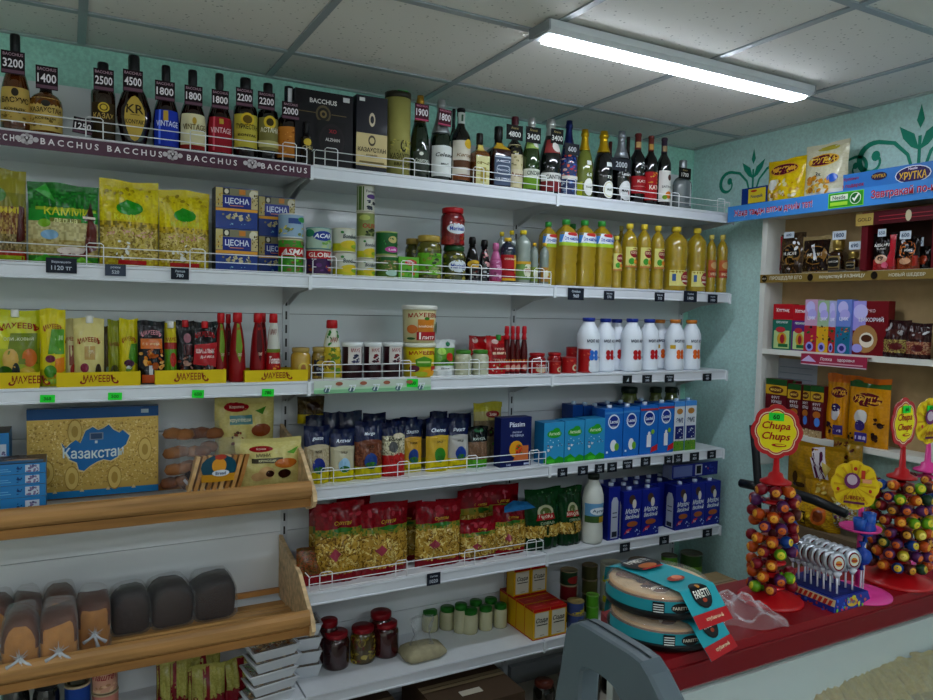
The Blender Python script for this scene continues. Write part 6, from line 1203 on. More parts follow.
# pastry bags
def bagc(l, r, t, label, yo, th, bands, shapes, rz=0, rx=0, zb=ZR4, **k):
    pch(l, r, t, 0, label, bands, shapes, yo=yo, th=th, rz=rz, rx=rx, zb=zb, cat='pastry bag', group='bags of pastry and bread on the upper pine rack', stand=False, **k)
bagc(218, 276, 398.5, 'cream pastry bag with red logo and almond picture, the upper one at the back', .13, .07, [(1, ['#c8bc7c', '#c2b676'])], [('e', -.3, .86, .42, .07, '#9a1c28'), ('t', 'Коровка', -.3, .86, .05, '#e8c8b8', .6), ('r', -.55, .6, .2, .74, '#5f8a8a'), ('t', 'круассан', -.2, .66, .06, '#e0dcc0', .7), ('e', .5, .5, .35, .1, '#8a4a24'), ('s', -.6, .3, -.1, .5, 10, .006, ['#5a2c1c', '#8a4a2c'], 3), ('e', .6, .25, .2, .08, '#3c7a6a'), ('p', [(.3, .8), (.7, .86), (.55, .74)], '#4f8a2c'), ('e', 0, .3, .4, .05, '#d8c89a')], seed=111, zb=ZR4+.07)
bagc(240, 303, 440, 'cream mini croissant bag with red logo, lying in front at the rack end', .04, .08, [(1, ['#cfc689', '#cac082'])], [('e', -.25, .8, .36, .06, '#9a1c28'), ('t', 'Коровка', -.25, .8, .045, '#e8c8b8', .5), ('t', 'МИНИ', -.2, .68, .07, '#4a4434', .5), ('r', -.55, .52, .4, .62, '#4a4434'), ('t', 'КРУАССАН', -.08, .57, .05, '#e0dcb0', .8), ('e', .5, .5, .36, .1, '#b8702c'), ('e', .45, .28, .2, .1, '#3c1f14'), ('e', -.1, .32, .25, .13, '#c9a87a'), ('e', .0, .3, .13, .07, '#3c1f14'), ('e', -.35, .24, .2, .1, '#c9a87a'), ('p', [(.5, .72), (.9, .82), (.75, .68)], '#6aa03a')], seed=112, rz=-.1)
def clearbag(l, r, t, label, yo, th, fill, fcol, seed, extra_parts=(), zb=ZR4, rz=0, sh=()):
    X, Y, zb_, wd, h = place(l, r, t, 0, yo, False, zb=zb)
    rr = random.Random(seed); parts = []
    if fill == 'buns':
        for j in range(4):
            for i in range(5):
                b = MB().lathe([(.0001, 0), (.024, .002), (.032, .014), (.025, .030), (.0001, .037)], rr.choice(fcol), 14, flat=.8)
                jx_, jy_, jz_ = (-.38+.19*i+rr.uniform(-.05, .05))*wd, rr.uniform(-.014, .014), .004+j*.036*h/.15+rr.uniform(-.006, .01)
                b.v = [(x+jx_, y+jy_, z+jz_) for x, y, z in b.v]
                parts.append(('bun', b.mesh('bread')))
    else:
        for i in range(9):
            b = MB(); a = -.42+.105*i
            b.prism([(-.03, .01), (.03, .01), (.034, .06), (.026, h*.72), (-.024, h*.75), (-.034, .06)], a*wd, a*wd+.012, 'x', rr.choice(fcol))
            b.v = [(x+z*.25, y, z*.9) for x, y, z in b.v]
            parts.append(('slice', b.mesh('bread')))
    pb = pouch(wd, h, th, [(1, '#ffffff')], (), seed=seed, stand=False)
    me = cached(('clear', seed), lambda: pb[0][1].copy()); me.materials.clear(); me.materials.append(MATS['bag_clear'])
    parts.append(('clear_bag', me))
    if sh:
        def m2(u, v, o): return (u*wd/2, -th/2*(1-u*u*.5)-.004-o, v*h)
        q = MB().paint(m2, sh, wd/2, h, True); parts.append(('printed_label', q.mesh('print_gloss')))
    thing('bread_bag', label, 'bread bag', parts, (X, Y+th/2, zb_), rz, group='bags of pastry and bread on the upper pine rack')
clearbag(167, 222, 424, 'clear bag of small brown buns with a dark label, beside the gold box', .09, .075, 'buns', ['#7c4c24', '#8e5c30', '#6c3c18', '#9a6a3a'], 121, rz=.15, sh=[('p', [(-.45, .28), (-.25, .32), (.15, .04), (-.05, .0)], '#2a1620'), ('p', [(-.5, .18), (-.42, .21), (-.05, .0), (-.15, .0)], '#c9ccd0')])
clearbag(183, 242, 440, 'clear bag of sliced pastry with a blue and yellow sun label', .035, .08, 'slices', ['#c89a5c', '#b0803e', '#d8b47c'], 122, rz=-.05, sh=[('e', .25, .48, .62, .24, '#1f5a6c'), ('r', -.35, .22, .88, .36, '#c9982a'), ('e', .25, .52, .25, .14, '#d8a03a'), ('e', .3, .38, .3, .06, '#d8dee4'), ('t', 'Bread', .3, .38, .06, '#1f4a6c', .5), ('e', .3, .68, .2, .05, '#b8503a')])
# loaves
def loaf(w_, d_, h_, c_top, c_side, seed, dark=False):
    def mk():
        rr = random.Random(seed); ph = rr.uniform(0, 6)
        b = MB(); n = 18; rings = []
        ys = [-d_/2, -d_/2+.006, -d_/2+.02, 0, d_/2-.02, d_/2-.004]
        ks = [.80, .93, 1, 1.01, 1, .85]
        v = []; cols = []
        for y, k in zip(ys, ks):
            for i in range(n):
                a = 2*pi*i/n; ca, sa = superc(a, .25 if sin(a) > 0 else .7)
                x = ca*w_/2*k*(1+.06*sa); z = h_*.47+sa*h_*.47*k + (.06*h_*cos(a*3+ph)*(sa > 0))
                v.append((x, y, max(0, z)))
        f = []; c = []
        for j in range(len(ys)-1):
            for i in range(n):
                i2 = (i+1) % n; f.append((j*n+i, j*n+i2, (j+1)*n+i2, (j+1)*n+i))
                c.append(c_top if sin(2*pi*(i+.5)/n) > .15 else c_side)
        f.append(tuple(range(n-1, -1, -1))); c.append(c_side); f.append(tuple(range((len(ys)-1)*n, len(ys)*n))); c.append(c_side)
        b.add(v, f, c, True)
        g = MB(); v2 = []
        for y, k in zip([-d_/2-.012, -d_/2+.0, 0, d_/2], [.86, 1.04, 1.07, 1.02]):
            for i in range(n):
                a = 2*pi*i/n; ca, sa = superc(a, .25 if sin(a) > 0 else .7); kk = k*(1+.025*sin(5*a+ph+y*90))
                v2.append((ca*w_/2*kk, y, max(.0, h_*.49+sa*h_*.50*kk+.003)))
        g.add(v2, [(j*n+i, j*n+(i+1) % n, (j+1)*n+(i+1) % n, (j+1)*n+i) for j in range(3) for i in range(n)]+[tuple(range(n-1, -1, -1))], '#fff', True)
        out = [('loaf', b.mesh('bread')), ('clear_bag', g.mesh('bag_clear'))]
        if not dark:
            kt = MB(); y = -d_/2-.016; zc_ = h_*.38
            for j in range(9):
                a = pi*(j/8)+.1*sin(j+seed); L_ = w_*.30*(.7+.3*sin(seed+j*2.3))
                kt.tube([(0, y, zc_), (cos(a)*L_*.5, y-.002, zc_+abs(sin(a))*L_*.55), (cos(a)*L_, y+.004, zc_+sin(a)*L_)], [.003, .0012, .0005], '#b4b6b6', 5)
            for sg, q in ((1, -.5), (-1, -.35), (.3, -.8)):
                kt.tube([(0, y-.002, zc_), (sg*w_*.16, y-.012, zc_+q*.020), (sg*w_*.34, y-.012, zc_+q*.045)], [.005, .004, .006], '#c0c4c8', 6)
            out.append(('twisted_neck', kt.mesh('plastic')))
        return out
    return cached(('loaf', w_, d_, h_, c_top, seed, dark), mk)
LG = 'bagged loaves on the lower pine rack'
def lf(l, r, t, b_, yo, label, c1, c2, seed, dark=False, d_=.16, dz=0., rz=0.):
    ZF = ZR5-.012-.13*max(0, yo+.06); X, Y, zb, wd, h = place(l, r, t+4, 0, yo, False, zb=ZF)
    thing('bread_loaf', label, 'bread', loaf(round(wd, 3), d_, round(min(h, .16)*(.86 if dark else 1), 3), c1, c2, seed, dark), (X, Y+d_/2, zb+.002), rz, group=LG)
W1, W2 = '#6a4026', '#b5823e'
lf(-22, 12, 581, 0, .13, 'white loaf in a clear bag, back row, cut by the picture edge', W1, W2, 1)
lf(11, 41, 578, 0, .13, 'white loaf in a clear bag, back row, second from the picture edge', W1, W2, 2, rz=.05)
lf(41, 77, 572, 0, .13, 'white loaf in a clear bag, back row, behind the two knotted front ones', W1, W2, 3)
lf(0, 39, 598, 0, -.075, 'white loaf in front with white twisted knot, the one by the picture edge', W1, W2, 4, d_=.15)
lf(39, 78, 594, 0, -.075, 'white loaf in front with white twisted knot, beside the tall loaf', W1, W2, 5, d_=.15)
lf(77, 111, 563, 0, .03, 'tall white loaf with knot standing beside the dark rye loaves', W1, W2, 6, d_=.15)
D1, D2 = '#2a1a10', '#3c2312'
lf(111, 151, 571, 0, .14, 'dark rye loaf in a clear bag next to the tall white loaf', D1, D2, 7, True, .12)
lf(151, 194, 563, 0, .14, 'dark rye loaf in a clear bag, the middle one of three', D1, D2, 8, True, .14, rz=.06)
lf(195, 237, 559.5, 0, .14, 'dark rye loaf in a clear bag, the one nearest the rack end', D1, D2, 9, True, .14)

# ================================================================ UNIT ON THE RIGHT WALL
UX = 2.65; UY0, UY1 = 1.455, 2.205
LEV = {'A': 1.832, 'B': 1.512, 'C': 1.165}
cabparts = []
cabparts.append(('side_panel', MB().box(UX, XW-.002, UY1-.026, UY1, 1.0, 2.075, '#c9cbc6').mesh('metal_paint')))
cabparts.append(('side_panel', MB().box(UX, XW-.002, UY0-.026, UY0, 1.0, 2.075, '#c9cbc6').mesh('metal_paint')))
cabparts.append(('back_panel', MB().box(XW-.008, XW-.003, UY0, UY1-.026, 1.16, 2.075, '#b8a079').mesh('card')))
for k_ in 'ABC': cabparts.append(('shelf', MB().box(UX, XW-.008, UY0, UY1-.026, LEV[k_]-.022, LEV[k_], '#d6d6ce').mesh('metal_paint')))
cabparts.append(('top_board', MB().box(UX, XW-.002, UY0-.026, UY1, 2.0755, 2.09, '#d6d6ce').mesh('metal_paint')))
thing('wall_shelf', 'white shelving unit with beige back on the right wall, holding coffee and cereal', 'shelf unit', cabparts, (0, 0, 0))
# face helper for the x = const plane (facing -x)
def xface(X0, ya, yb, z0, z1):   # u -1 at ya (far, left in view) to +1 at yb
    return lambda u, v, o: (X0-o, (ya+yb)/2+u*(yb-ya)/2, z0+v*(z1-z0))
HX = 2.60; b = MB(); b.box(HX, HX+.012, 1.10, 2.355, 2.068, 2.136, '#4f94d4'); b.box(HX+.012, XW-.003, 1.10, 2.355, 2.118, 2.13, '#4a88c4')
b.paint(xface(HX, 2.355, 1.10, 2.068, 2.136), [('t', 'Жаңа таңды алтын дәмін тат!', -.63, .47, .52, '#d8e2f2', .62), ('t', 'Жаңа таңды алтын дәмін тат!', -.632, .49, .52, '#c02a4a', .62),
    ('r', -.21, .08, .02, .92, '#8ad83a'), ('r', -.205, .12, .015, .88, '#3aa42c'), ('r', -.195, .5, -.08, .8, '#dfe8d8'), ('t', 'Nestle', -.1375, .65, .22, '#5a6a5a', .1), ('r', -.195, .2, -.08, .4, '#a8d84a'), ('e', -.03, .5, .036, .33, '#dfe8d8'), ('e', -.03, .5, .031, .29, '#2a7a34'), ('p', [(-.05, .5), (-.035, .32), (-.005, .7), (-.015, .74), (-.036, .48), (-.045, .55)], '#f0f4ee'),
    ('t', 'Завтракай по-новому', .33, .5, .55, '#d8e2f2', .52), ('t', 'Завтракай по-новому', .328, .52, .55, '#c02a4a', .52)], .63, .068)
hb_ = MB().box(HX+.045, HX+.052, 1.10, 1.86, 2.131, 2.205, '#4587c8')
hb_.paint(xface(HX+.045, 1.86, 1.10, 2.131, 2.205), [('t', 'Куплено', -.84, .72, .2, '#b02a4a', .22), ('t', 'в подарок', -.82, .35, .2, '#b02a4a', .25), ('e', -.55, .66, .08, .2, '#3c2454'), ('t', 'ХРУТКА', -.55, .66, .18, '#e0b83a', .14),
    ('e', -.22, .5, .17, .42, '#dfe2ea'), ('e', -.22, .5, .16, .38, '#3c2068'), ('t', 'ХРУТКА', -.22, .45, .38, '#e8c03a', .26), ('t', 'Nestle', -.22, .78, .12, '#e8e0f0', .12)], .38, .074)
thing('header_board', 'blue advertising header board with magenta Cyrillic slogan above the wall unit', 'header board', [('front_board', b.mesh('print_gloss')), ('raised_board', hb_.mesh('print_gloss'))], (0, 0, 0))
gs = MB().box(UX-.004, UX-.001, UY0-.02, UY1-.002, LEV['A']-.036, LEV['A']-.001, '#8f7a44')
gs.paint(xface(UX-.004, UY1-.002, UY0-.02, LEV['A']-.036, LEV['A']-.001), [('e', -.94, .5, .035, .42, '#241810'), ('e', -.36, .5, .035, .42, '#241810'), ('e', .34, .5, .035, .42, '#241810'), ('t', 'NESCAFE', -.94, .5, .18, '#d8d0c0', .05), ('t', 'ПРОЩЕДЛЯ ЕГО', -.66, .5, .5, '#d8d4c4', .42), ('t', 'почувствуй РАЗНИЦУ', .0, .5, .5, '#d8d4c4', .55), ('t', 'НОВЫЙ ШЕДЕВР', .66, .5, .5, '#d8d4c4', .5)], .37, .035)
tag(obj('promo_strip', gs.mesh('print_gloss')), 'gold promo strip with coffee slogans on the upper edge of the wall unit', 'promo strip')

def placeX(l, r, t, zb, X):
    a = pX((l+r)/2, t, X); wd = pX(l, t, X).y-pX(r, t, X).y
    return X, a.y, zb, wd, a.z-zb
RZ = -pi/2
def wp(l, r, t, lev, label, bands, shapes, xo=.02, th=.04, cat='coffee pack', name='coffee_pouch', group=None, zb=None, **k):
    X, Y, zb_, wd, h = placeX(l, r, t, LEV[lev] if zb is None else zb, UX+xo)
    thing(name, label, cat, pouch(wd, h, th, bands, shapes, **k), (X+th/2, Y, zb_), RZ, group=group)
def wb(l, r, t, lev, label, front, fs, side=None, xo=.02, d=.04, cat='box', name='food_box', group=None, top=None, **k):
    X, Y, zb_, wd, h = placeX(l, r, t, LEV[lev], UX+xo)
    thing(name, label, cat, boxpack(wd-.0015, d, h, front, side=side or front, top=top, fs=fs, **k), (X+d/2, Y, zb_), RZ, group=group)
# on top of the header
TZ = 2.136
X, Y, zb, wd, h = placeX(741, 766, 187, 2.13, HX+.03)
thing('small_carton', 'dark blue carton with yellow panel on the header board, beside the yellow cereal bag', 'box', boxpack(wd, .05, h, '#1f4488', fs=[('r', -.45, .18, .92, .92, '#d8c43a'), ('t', 'Nesquik', .25, .5, .22, '#2c3c7a', 1.2), ('e', 0, .8, .25, .06, '#b84a2c')]), (HX+.06, Y, 2.13), RZ)
X, Y, zb, wd, h = placeX(764, 800, 158, 2.13, HX+.02)
thing('cereal_bag', 'yellow cereal bag with purple-brown logo standing on the blue header', 'cereal bag', pouch(wd, h, .07, [(1, ['#d8bf1c', '#d2b81a'])], [('e', -.05, .76, .78, .15, '#d8a83a'), ('e', -.05, .76, .72, .125, '#6a1f34'), ('t', 'ХРУТКА', -.05, .76, .13, '#e0b04a', 1.3, .1), ('s', -.8, .08, .8, .5, 40, .009, ['#d8cfa0', '#b8862a', '#e4dcb8', '#c9a44a'], 5), ('e', -.5, .42, .28, .12, '#dcdcd4')], seed=131, spout=None), (HX+.055, Y, 2.13), RZ, group='cereal bags on the header')
X, Y, zb, wd, h = placeX(801, 842, 142, 2.13, HX+.02)
thing('cereal_bag', 'white and cream cereal bag, taller, with purple-brown logo on the blue header', 'cereal bag', pouch(wd, h, .08, [(.12, '#d8d6cc'), (1, ['#cfcbb4', '#c9c5ac'])], [('e', -.05, .68, .75, .12, '#d8b04a'), ('e', -.05, .68, .69, .10, '#6a1f34'), ('t', 'ХРУТКА', -.05, .68, .11, '#e0c04a', 1.25, .1), ('e', .1, .9, .5, .05, '#b0a848'), ('s', -.7, .08, .5, .36, 34, .010, ['#c9932a', '#d8b44a', '#a8762a'], 5), ('e', .55, .32, .22, .08, '#3c6ac0'), ('t', '3x', -.1, .42, .08, '#2c3c4c', .5)], seed=132), (HX+.06, Y, 2.13), RZ, group='cereal bags on the header')
# shelf A: coffee
CF = 'coffee packs on the top shelf of the wall unit'
NEM = lambda: [('e', 0, .48, .78, .26, '#8a6a3a'), ('e', 0, .48, .70, .235, '#1c1612'), ('t', 'NESCAFE', 0, .5, .08, '#d8d4cc', 1.1), ('t', 'GOLD', 0, .42, .05, '#c9a85a', .6), ('s', -.5, .04, .5, .16, 8, .005, ['#3a2418', '#6a4a2c'], 3)]
wp(779, 803, 233, 'A', 'brown coffee pouch with red edge, first on the shelf', [(.22, '#3a2a1c'), (1, ['#5a4834', '#4c3c2c'])], NEM()+[('r', -1, .1, -.82, .95, '#a02a3c'), ('s', .1, .6, .6, .9, 4, .01, ['#d8dadc'], 3)], seed=141, group=CF, th=.035)
wp(801, 830, 236, 'A', 'gold-rimmed dark coffee pouch with round emblem', [(1, ['#a08f6a', '#94835e'])], [('r', -.86, .05, .86, .9, '#2c1d16')]+NEM()+[('p', [(-.3, .75), (-.1, .8), (.2, .3), (.0, .35)], '#c9ccd0')], seed=142, group=CF, th=.035, xo=.01)
def coffeejar(l, r, t, label):
    X, Y, zb, wd, h = placeX(l, r, t, LEV['A'], UX+.045)
    wd *= 1.0
    thing('coffee_jar', label, 'coffee jar', bottle(h, wd/2*.62 if False else wd*.42, prof='cyl' if False else 'squat', glass='#3c2614', sq=.6, cap=(.70, '#b09a5a', 'foil', 2.2), labels=[(.08, .5, .7, '#8f7c50', [('e', 0, .55, .7, .35, '#1c1612'), ('t', 'NESCAFE', 0, .58, .12, '#d8d4cc', 1.0), ('r', -.8, .02, .8, .14, '#4a3826')])]), (X, Y, zb), RZ, group=CF)
coffeejar(831, 847, 240, 'tall glass coffee jar with gold lid under a price sticker'); coffeejar(848, 860.5, 252, 'short glass coffee jar with gold lid under a price sticker')
ds = MB(); RD = '#6a1424'
xa = UX-.012
dy0 = pX(861, 240, xa).y; dy1 = 1.30
ds.box(xa, xa+.10, dy0-.026, dy0, LEV['A']+.001, 2.05, RD); ds.box(xa, xa+.10, 1.425+.031, 1.425+.057, LEV['A']+.001, 2.05, RD)
ds.box(xa, xa+.10, 1.456+.03, dy0-.026, 2.02, 2.05, RD); ds.box(xa+.09, xa+.1, 1.49, dy0-.026, LEV['A'], 2.02, '#4a2a1c')
sg = MB().box(xa-.006, xa-.001, 1.40, dy0+.02, 2.0, 2.045, '#5a1220')
sg.paint(xface(xa-.006, dy0+.02, 1.40, 2.0, 2.045), [('r', -1, .0, -.62, 1, '#b09a5a'), ('t', 'GOLD', -.81, .5, .3, '#5a4a24', .3), ('r', -.5, .6, .7, .66, '#a83a4a'), ('r', -.5, .3, .7, .36, '#a83a4a'), ('e', .1, .5, .06, .45, '#c9c0a4'), ('r', .75, 0, 1, 1, '#b09a5a')], .15, .045)
thing('display_stand', 'dark red cardboard coffee display with gold corner plates', 'display stand', [('frame', ds.mesh('print_gloss')), ('name_plate', sg.mesh('print_gloss'))], (0, 0, 0))
wp(872, 894.5, 233, 'A', 'red and black classic coffee pouch inside the red display', [(.3, ['#a83a3a', '#8a2a2c']), (1, '#1f1614')], [('p', [(.1, .1), (.95, .1), (.95, .95), (.45, .95), (.7, .5)], '#b02034'), ('t', 'NESCAFE', -.1, .68, .08, '#e0dcd8', 1.3), ('t', 'CLASSIC', -.1, .58, .05, '#e0dcd8', .9), ('e', -.1, .3, .55, .12, '#c9a890'), ('e', -.1, .32, .3, .06, '#3c1f18'), ('e', .3, .14, .3, .08, '#d8708a')], seed=143, group=CF, th=.03, xo=.005)
wp(896, 918.5, 236, 'A', 'copper and brown coffee pouch inside the red display', [(.35, ['#8f4424', '#7a3a20']), (1, '#231812')], [('e', 0, .6, .72, .26, '#b8703a'), ('e', 0, .6, .66, .23, '#1c1410'), ('t', 'NESCAFE', 0, .58, .07, '#e0dcd8', 1.0), ('e', -.1, .25, .5, .1, '#c9a080'), ('r', .5, .1, .9, .4, '#a83c2c')], seed=144, group=CF, th=.03, xo=.005)
wp(917, 930, 246, 'A', 'small dark coffee pouch at the far end of the red display', [(1, '#241a16')], [('e', 0, .4, .6, .2, '#a84a2c')], seed=145, group=CF, th=.03, xo=.03)
def wtag(l, r, t, b_, txt, label, xo=.0):
    a = pX((l+r)/2, (t+b_)/2, UX+xo); w_ = pX(l, t, UX+xo).y-pX(r, t, UX+xo).y; h_ = pX(l, t, UX+xo).z-pX(l, b_, UX+xo).z
    m = MB().box(-w_/2, w_/2, 0, .001, -h_/2, h_/2, '#c4ccd4'); m.paint(lambda u, v, o: (u*w_/2, -o, (v-.5)*h_), [('t', txt, 0, .5, .5, '#2c4a6a', 1.5)], w_/2, h_, base=.0001)
    o = obj('price_sticker', m.mesh('paper')); o.location = a; o.rotation_euler = (0, 0, RZ); tag(o, label, 'price sticker', 'white price stickers on the coffee')
wtag(784, 794, 232, 238, '600', 'white price sticker on the first brown coffee pouch', .012); wtag(832.5, 846, 231, 239.5, '1800', 'white price sticker on the tall coffee jar', .02); wtag(849, 860.5, 241.5, 249.5, '690', 'white price sticker on the short coffee jar', .02)
wtag(878, 886, 229, 236.5, '650', 'white price sticker on the red and black coffee pouch', -.004); wtag(900, 911, 231, 239, '600', 'white price sticker on the copper coffee pouch', -.004); wtag(917, 923.5, 237.5, 246, '60', 'white price sticker on the small dark coffee pouch', .02)
# shelf B: teas
TG = 'tea and chicory packs on the middle shelf of the wall unit'
for l, r, t, c, lb in ((773.5, 793, 304, '#2a7a6a', 'green'), (793, 809, 305, '#6a3a8a', 'purple')):
    wb(l, r, t, 'B', 'tea box with red top and %s front, by the unit side' % lb, '#b81f30', [('r', -1, .0, 1, .68, c), ('p', [(-1, .66), (1, .66), (1, .8), (.3, .72), (-.9, .8)], '#b81f30'), ('t', 'Ұлттық', 0, .86, .1, '#f0e4e4', 1.4, .2), ('t', 'ПРЕМИУМ', 0, .6, .05, '#d8e8e0', 1.2), ('r', -.8, .03, .8, .42, '#b8cc94'), ('e', .05, .24, .5, .14, '#c9a03a'), ('e', .1, .24, .25, .1, '#a82c3c'), ('r', -.3, .06, .7, .13, '#2a7a4a'), ('e', -.1, .44, .5, .06, '#c0404a')], group=TG, name='tea_box', cat='tea box')
cols = [('#c8a4c0', '#b8304a', 805.5, 818.5, 299.5), ('#a8c0a0', '#d8b02a', 818, 830, 300.5), ('#b0b4d8', '#b83a34', 829.5, 837, 301), ('#7a90d0', '#2a7a9a', 837, 852, 299.5)]
for i, (ct, cb, l, r, t) in enumerate(cols):
    wb(l, r, t, 'B', 'herbal tea pack with petal top and %s lower half' % ('red berry', 'yellow sunflower', 'small red', 'blue-green leaf')[i], ct, [('r', -1, .0, 1, .5, cb), ('e', -.1, .85, .7, .12, '#c4c0ea'), ('e', .2, .72, .7, .1, '#b4aee4'), ('t', 'ЦИК', .1, .64, .08, '#e8e8f4', 1.2), ('s', -.8, .2, .8, .5, 12, .006, ['#2c6a3a', '#3c1f2c', '#d8a83a', '#b83040'], 3+i), ('e', .0, .1, .6, .09, '#a8a4e0'), ('e', .0, .1, .35, .05, '#3c3c8a')], group=TG, name='tea_box', cat='tea box', xo=.015)
wb(852, 889, 301, 'B', 'wide dark red chicory box with petals and coffee cup picture', '#7f1a26', [('r', -1, .45, -.2, 1, '#a8a0dc'), ('e', -.5, .8, .4, .14, '#c4c0ea'), ('t', 'ЦИКОРИЙ', .1, .66, .11, '#e4e0ea', 1.7), ('e', -.2, .3, .7, .26, '#b08a5a'), ('e', -.1, .28, .4, .14, '#e0d8c8'), ('e', -.1, .31, .3, .07, '#5a3420'), ('e', -.6, .12, .3, .08, '#a8a4e0'), ('t', 'ЭКО', .1, .82, .06, '#e0c0c4', .5)], group=TG, name='chicory_box', cat='box', xo=.03)
for i, (l, r, t) in enumerate(((867, 885, 321), (881, 907, 320), (903.5, 928, 323))):
    wp(l, r, t, 'B', 'brown biscuit bag with cream centre, %s of the three' % ORD[i], [(.12, '#3a1c1a'), (.48, ['#a89a5a', '#6a342c', '#8a7a4a'] if i < 2 else ['#8a4a3a', '#b08a6a']), (1, '#3f1f20')], [('r', -.5, .55, .5, .75, '#54302c'), ('e', .2, .3, .5, .1, '#6a2c2c'), ('s', -.6, .6, .8, .9, 4, .01, ['#a8a4a4'], i)], seed=151+i, group='brown biscuit bags', name='biscuit_bag', cat='biscuit bag', xo=(.05, .015, .01)[i], th=.05)
ps = MB(); a1 = pX(801, 358, UX-.03); a2 = pX(867, 362, UX-.03)
ps.box(UX-.03, UX-.028, a2.y, a1.y, LEV['B']-.05, LEV['B']-.008, '#a83a5a')
ps.paint(xface(UX-.03, a1.y, a2.y, LEV['B']-.05, LEV['B']-.008), [('p', [(-1, .3), (-.75, .9), (-.5, .3)], '#c9b8dc'), ('t', 'Ложка', -.2, .65, .3, '#e8dce0', .5), ('t', 'здоровья', .4, .6, .3, '#e8dce0', .9), ('r', -.4, .2, .9, .32, '#d8a8b4'), ('r', -1, 0, 1, .08, '#d8c8d0')], (a1.y-a2.y)/2, .042)
ps.box(UX-.03, UX+.01, a2.y, a1.y, LEV['B']-.008, LEV['B']-.0065, '#a83a5a')
tag(obj('shelf_talker', ps.mesh('print_gloss')), 'pink-red shelf card with white lettering hooked under the tea packs', 'shelf card')
# shelf C
BR = 'muesli bar boxes on the lower shelf of the wall unit'
for i, (l, r, t, xo) in enumerate(((766, 787.5, 379, .015), (787, 796, 381, .05), (788, 801.5, 384, .015), (801.5, 811, 385, .03), (811, 824.5, 386, .012))):
    wb(l, r, t, 'C', 'dark red cereal bar box with yellow badge and green top, %s from the unit side' % ORD[i], '#6a1c24', [('r', -1, .88, 1, 1, '#2c5a2c'), ('r', -1, .7, 1, .88, '#c9a42c'), ('e', 0, .79, .7, .07, '#6a3a1c'), ('t', 'MAGNAT', 0, .79, .05, '#e8c86a', 1.0), ('t', 'ФРУТ', 0, .64, .06, '#dcd4d8', 1.2), ('t', 'КРАШ', .1, .56, .06, '#dcd4d8', 1.2), ('e', .1, .44, .6, .07, '#b8742c'), ('e', .2, .3, .45, .09, '#5a8ad0'), ('r', -1, 0, 1, .14, '#b8a07a'), ('s', -.9, .0, .9, .14, 10, .004, ['#5a3c28', '#d8c8a4'], i)], group=BR, name='cereal_bar_box', cat='box', xo=xo)
KH = 'orange-yellow cereal bags on the lower shelf'
wp(825, 846, 374, 'C', 'yellow cereal bag with folded orange top, beside the bar boxes', [(.88, ['#c98f12', '#c48a10']), (1, '#c9741c')], [('e', .2, .73, .75, .10, '#c9982a'), ('e', .2, .73, .7, .085, '#6a1c2c'), ('t', 'ХРУТКА', .2, .73, .08, '#e0b04a', 1.2), ('e', .1, .42, .4, .11, '#c9c4c4'), ('e', .1, .5, .42, .06, '#3c2a5a'), ('s', -.7, .12, -.1, .3, 6, .010, ['#3c2434'], 3), ('r', .0, .1, .8, .24, '#4a3a7a'), ('r', .1, .14, .7, .18, '#c0b8d8')], seed=161, group=KH, name='cereal_bag', cat='cereal bag', th=.05)
wp(846, 886, 378, 'C', 'big yellow cereal bag with maroon oval logo and chocolate balls', [(.86, ['#cc9412', '#c68e10']), (.93, '#3c6a34'), (1, '#c9741c')], [('e', .0, .68, .78, .12, '#c9982a'), ('e', .0, .68, .72, .10, '#6a1c2c'), ('t', 'ХРУТКА', .0, .68, .10, '#e0b04a', 1.3), ('e', -.55, .9, .35, .05, '#3c6a34'), ('e', -.2, .42, .34, .11, '#cfccc8'), ('e', -.2, .30, .26, .08, '#4a3a7a'), ('r', -.4, .06, .2, .2, '#4a3a8a'), ('r', -.35, .1, .15, .15, '#c0b8d8'), ('s', .45, .08, .9, .42, 9, .011, ['#3a2018', '#4a2a1c'], 5), ('s', -.85, .08, -.5, .2, 5, .011, ['#3a2018'], 7)], seed=162, group=KH, name='cereal_bag', cat='cereal bag', th=.06, xo=.008)
ppr = MB().box(XW-.0105, XW-.0095, pX(817, 380, XW-.01).y, pX(776, 380, XW-.01).y, 1.26, 1.47, '#a8aeb6')
ppr.paint(xface(XW-.0105, pX(776, 380, XW-.01).y, pX(817, 380, XW-.01).y, 1.26, 1.47), [('r', -.8, .1+.12*i, .8, .115+.12*i, '#8a929c') for i in range(7)], .1, .2)
tag(obj('paper_note', ppr.mesh('paper')), 'pale lined paper sheet pinned to the beige back behind the bar boxes', 'paper')

# ================================================================ COUNTER
CZ, CY0, CY1, CX0 = 1.0, 1.0, 1.23, .945
cparts = []
cparts.append(('top_board', MB().prism([(CX0-.015, CY0-.004), (XW-.003, CY0-.004), (XW-.003, CY1), (CX0+.075, CY1)], CZ-.02, CZ, 'z', '#8a1a24').mesh('print_gloss')))
cparts.append(('fascia', MB().bevbox(CX0-.015, XW-.003, CY0-.008, CY0+.006, CZ-.068, CZ-.0205, '#7a1620', .002).mesh('print_gloss')))
cparts.append(('support_panel', MB().box(CX0+.09, XW-.01, CY1-.03, CY1-.01, .02, CZ-.02, '#b8bab6').mesh('metal_paint')))
thing('counter_shelf', 'dark red counter shelf along the top of the glass display case', 'counter', cparts, (0, 0, 0))
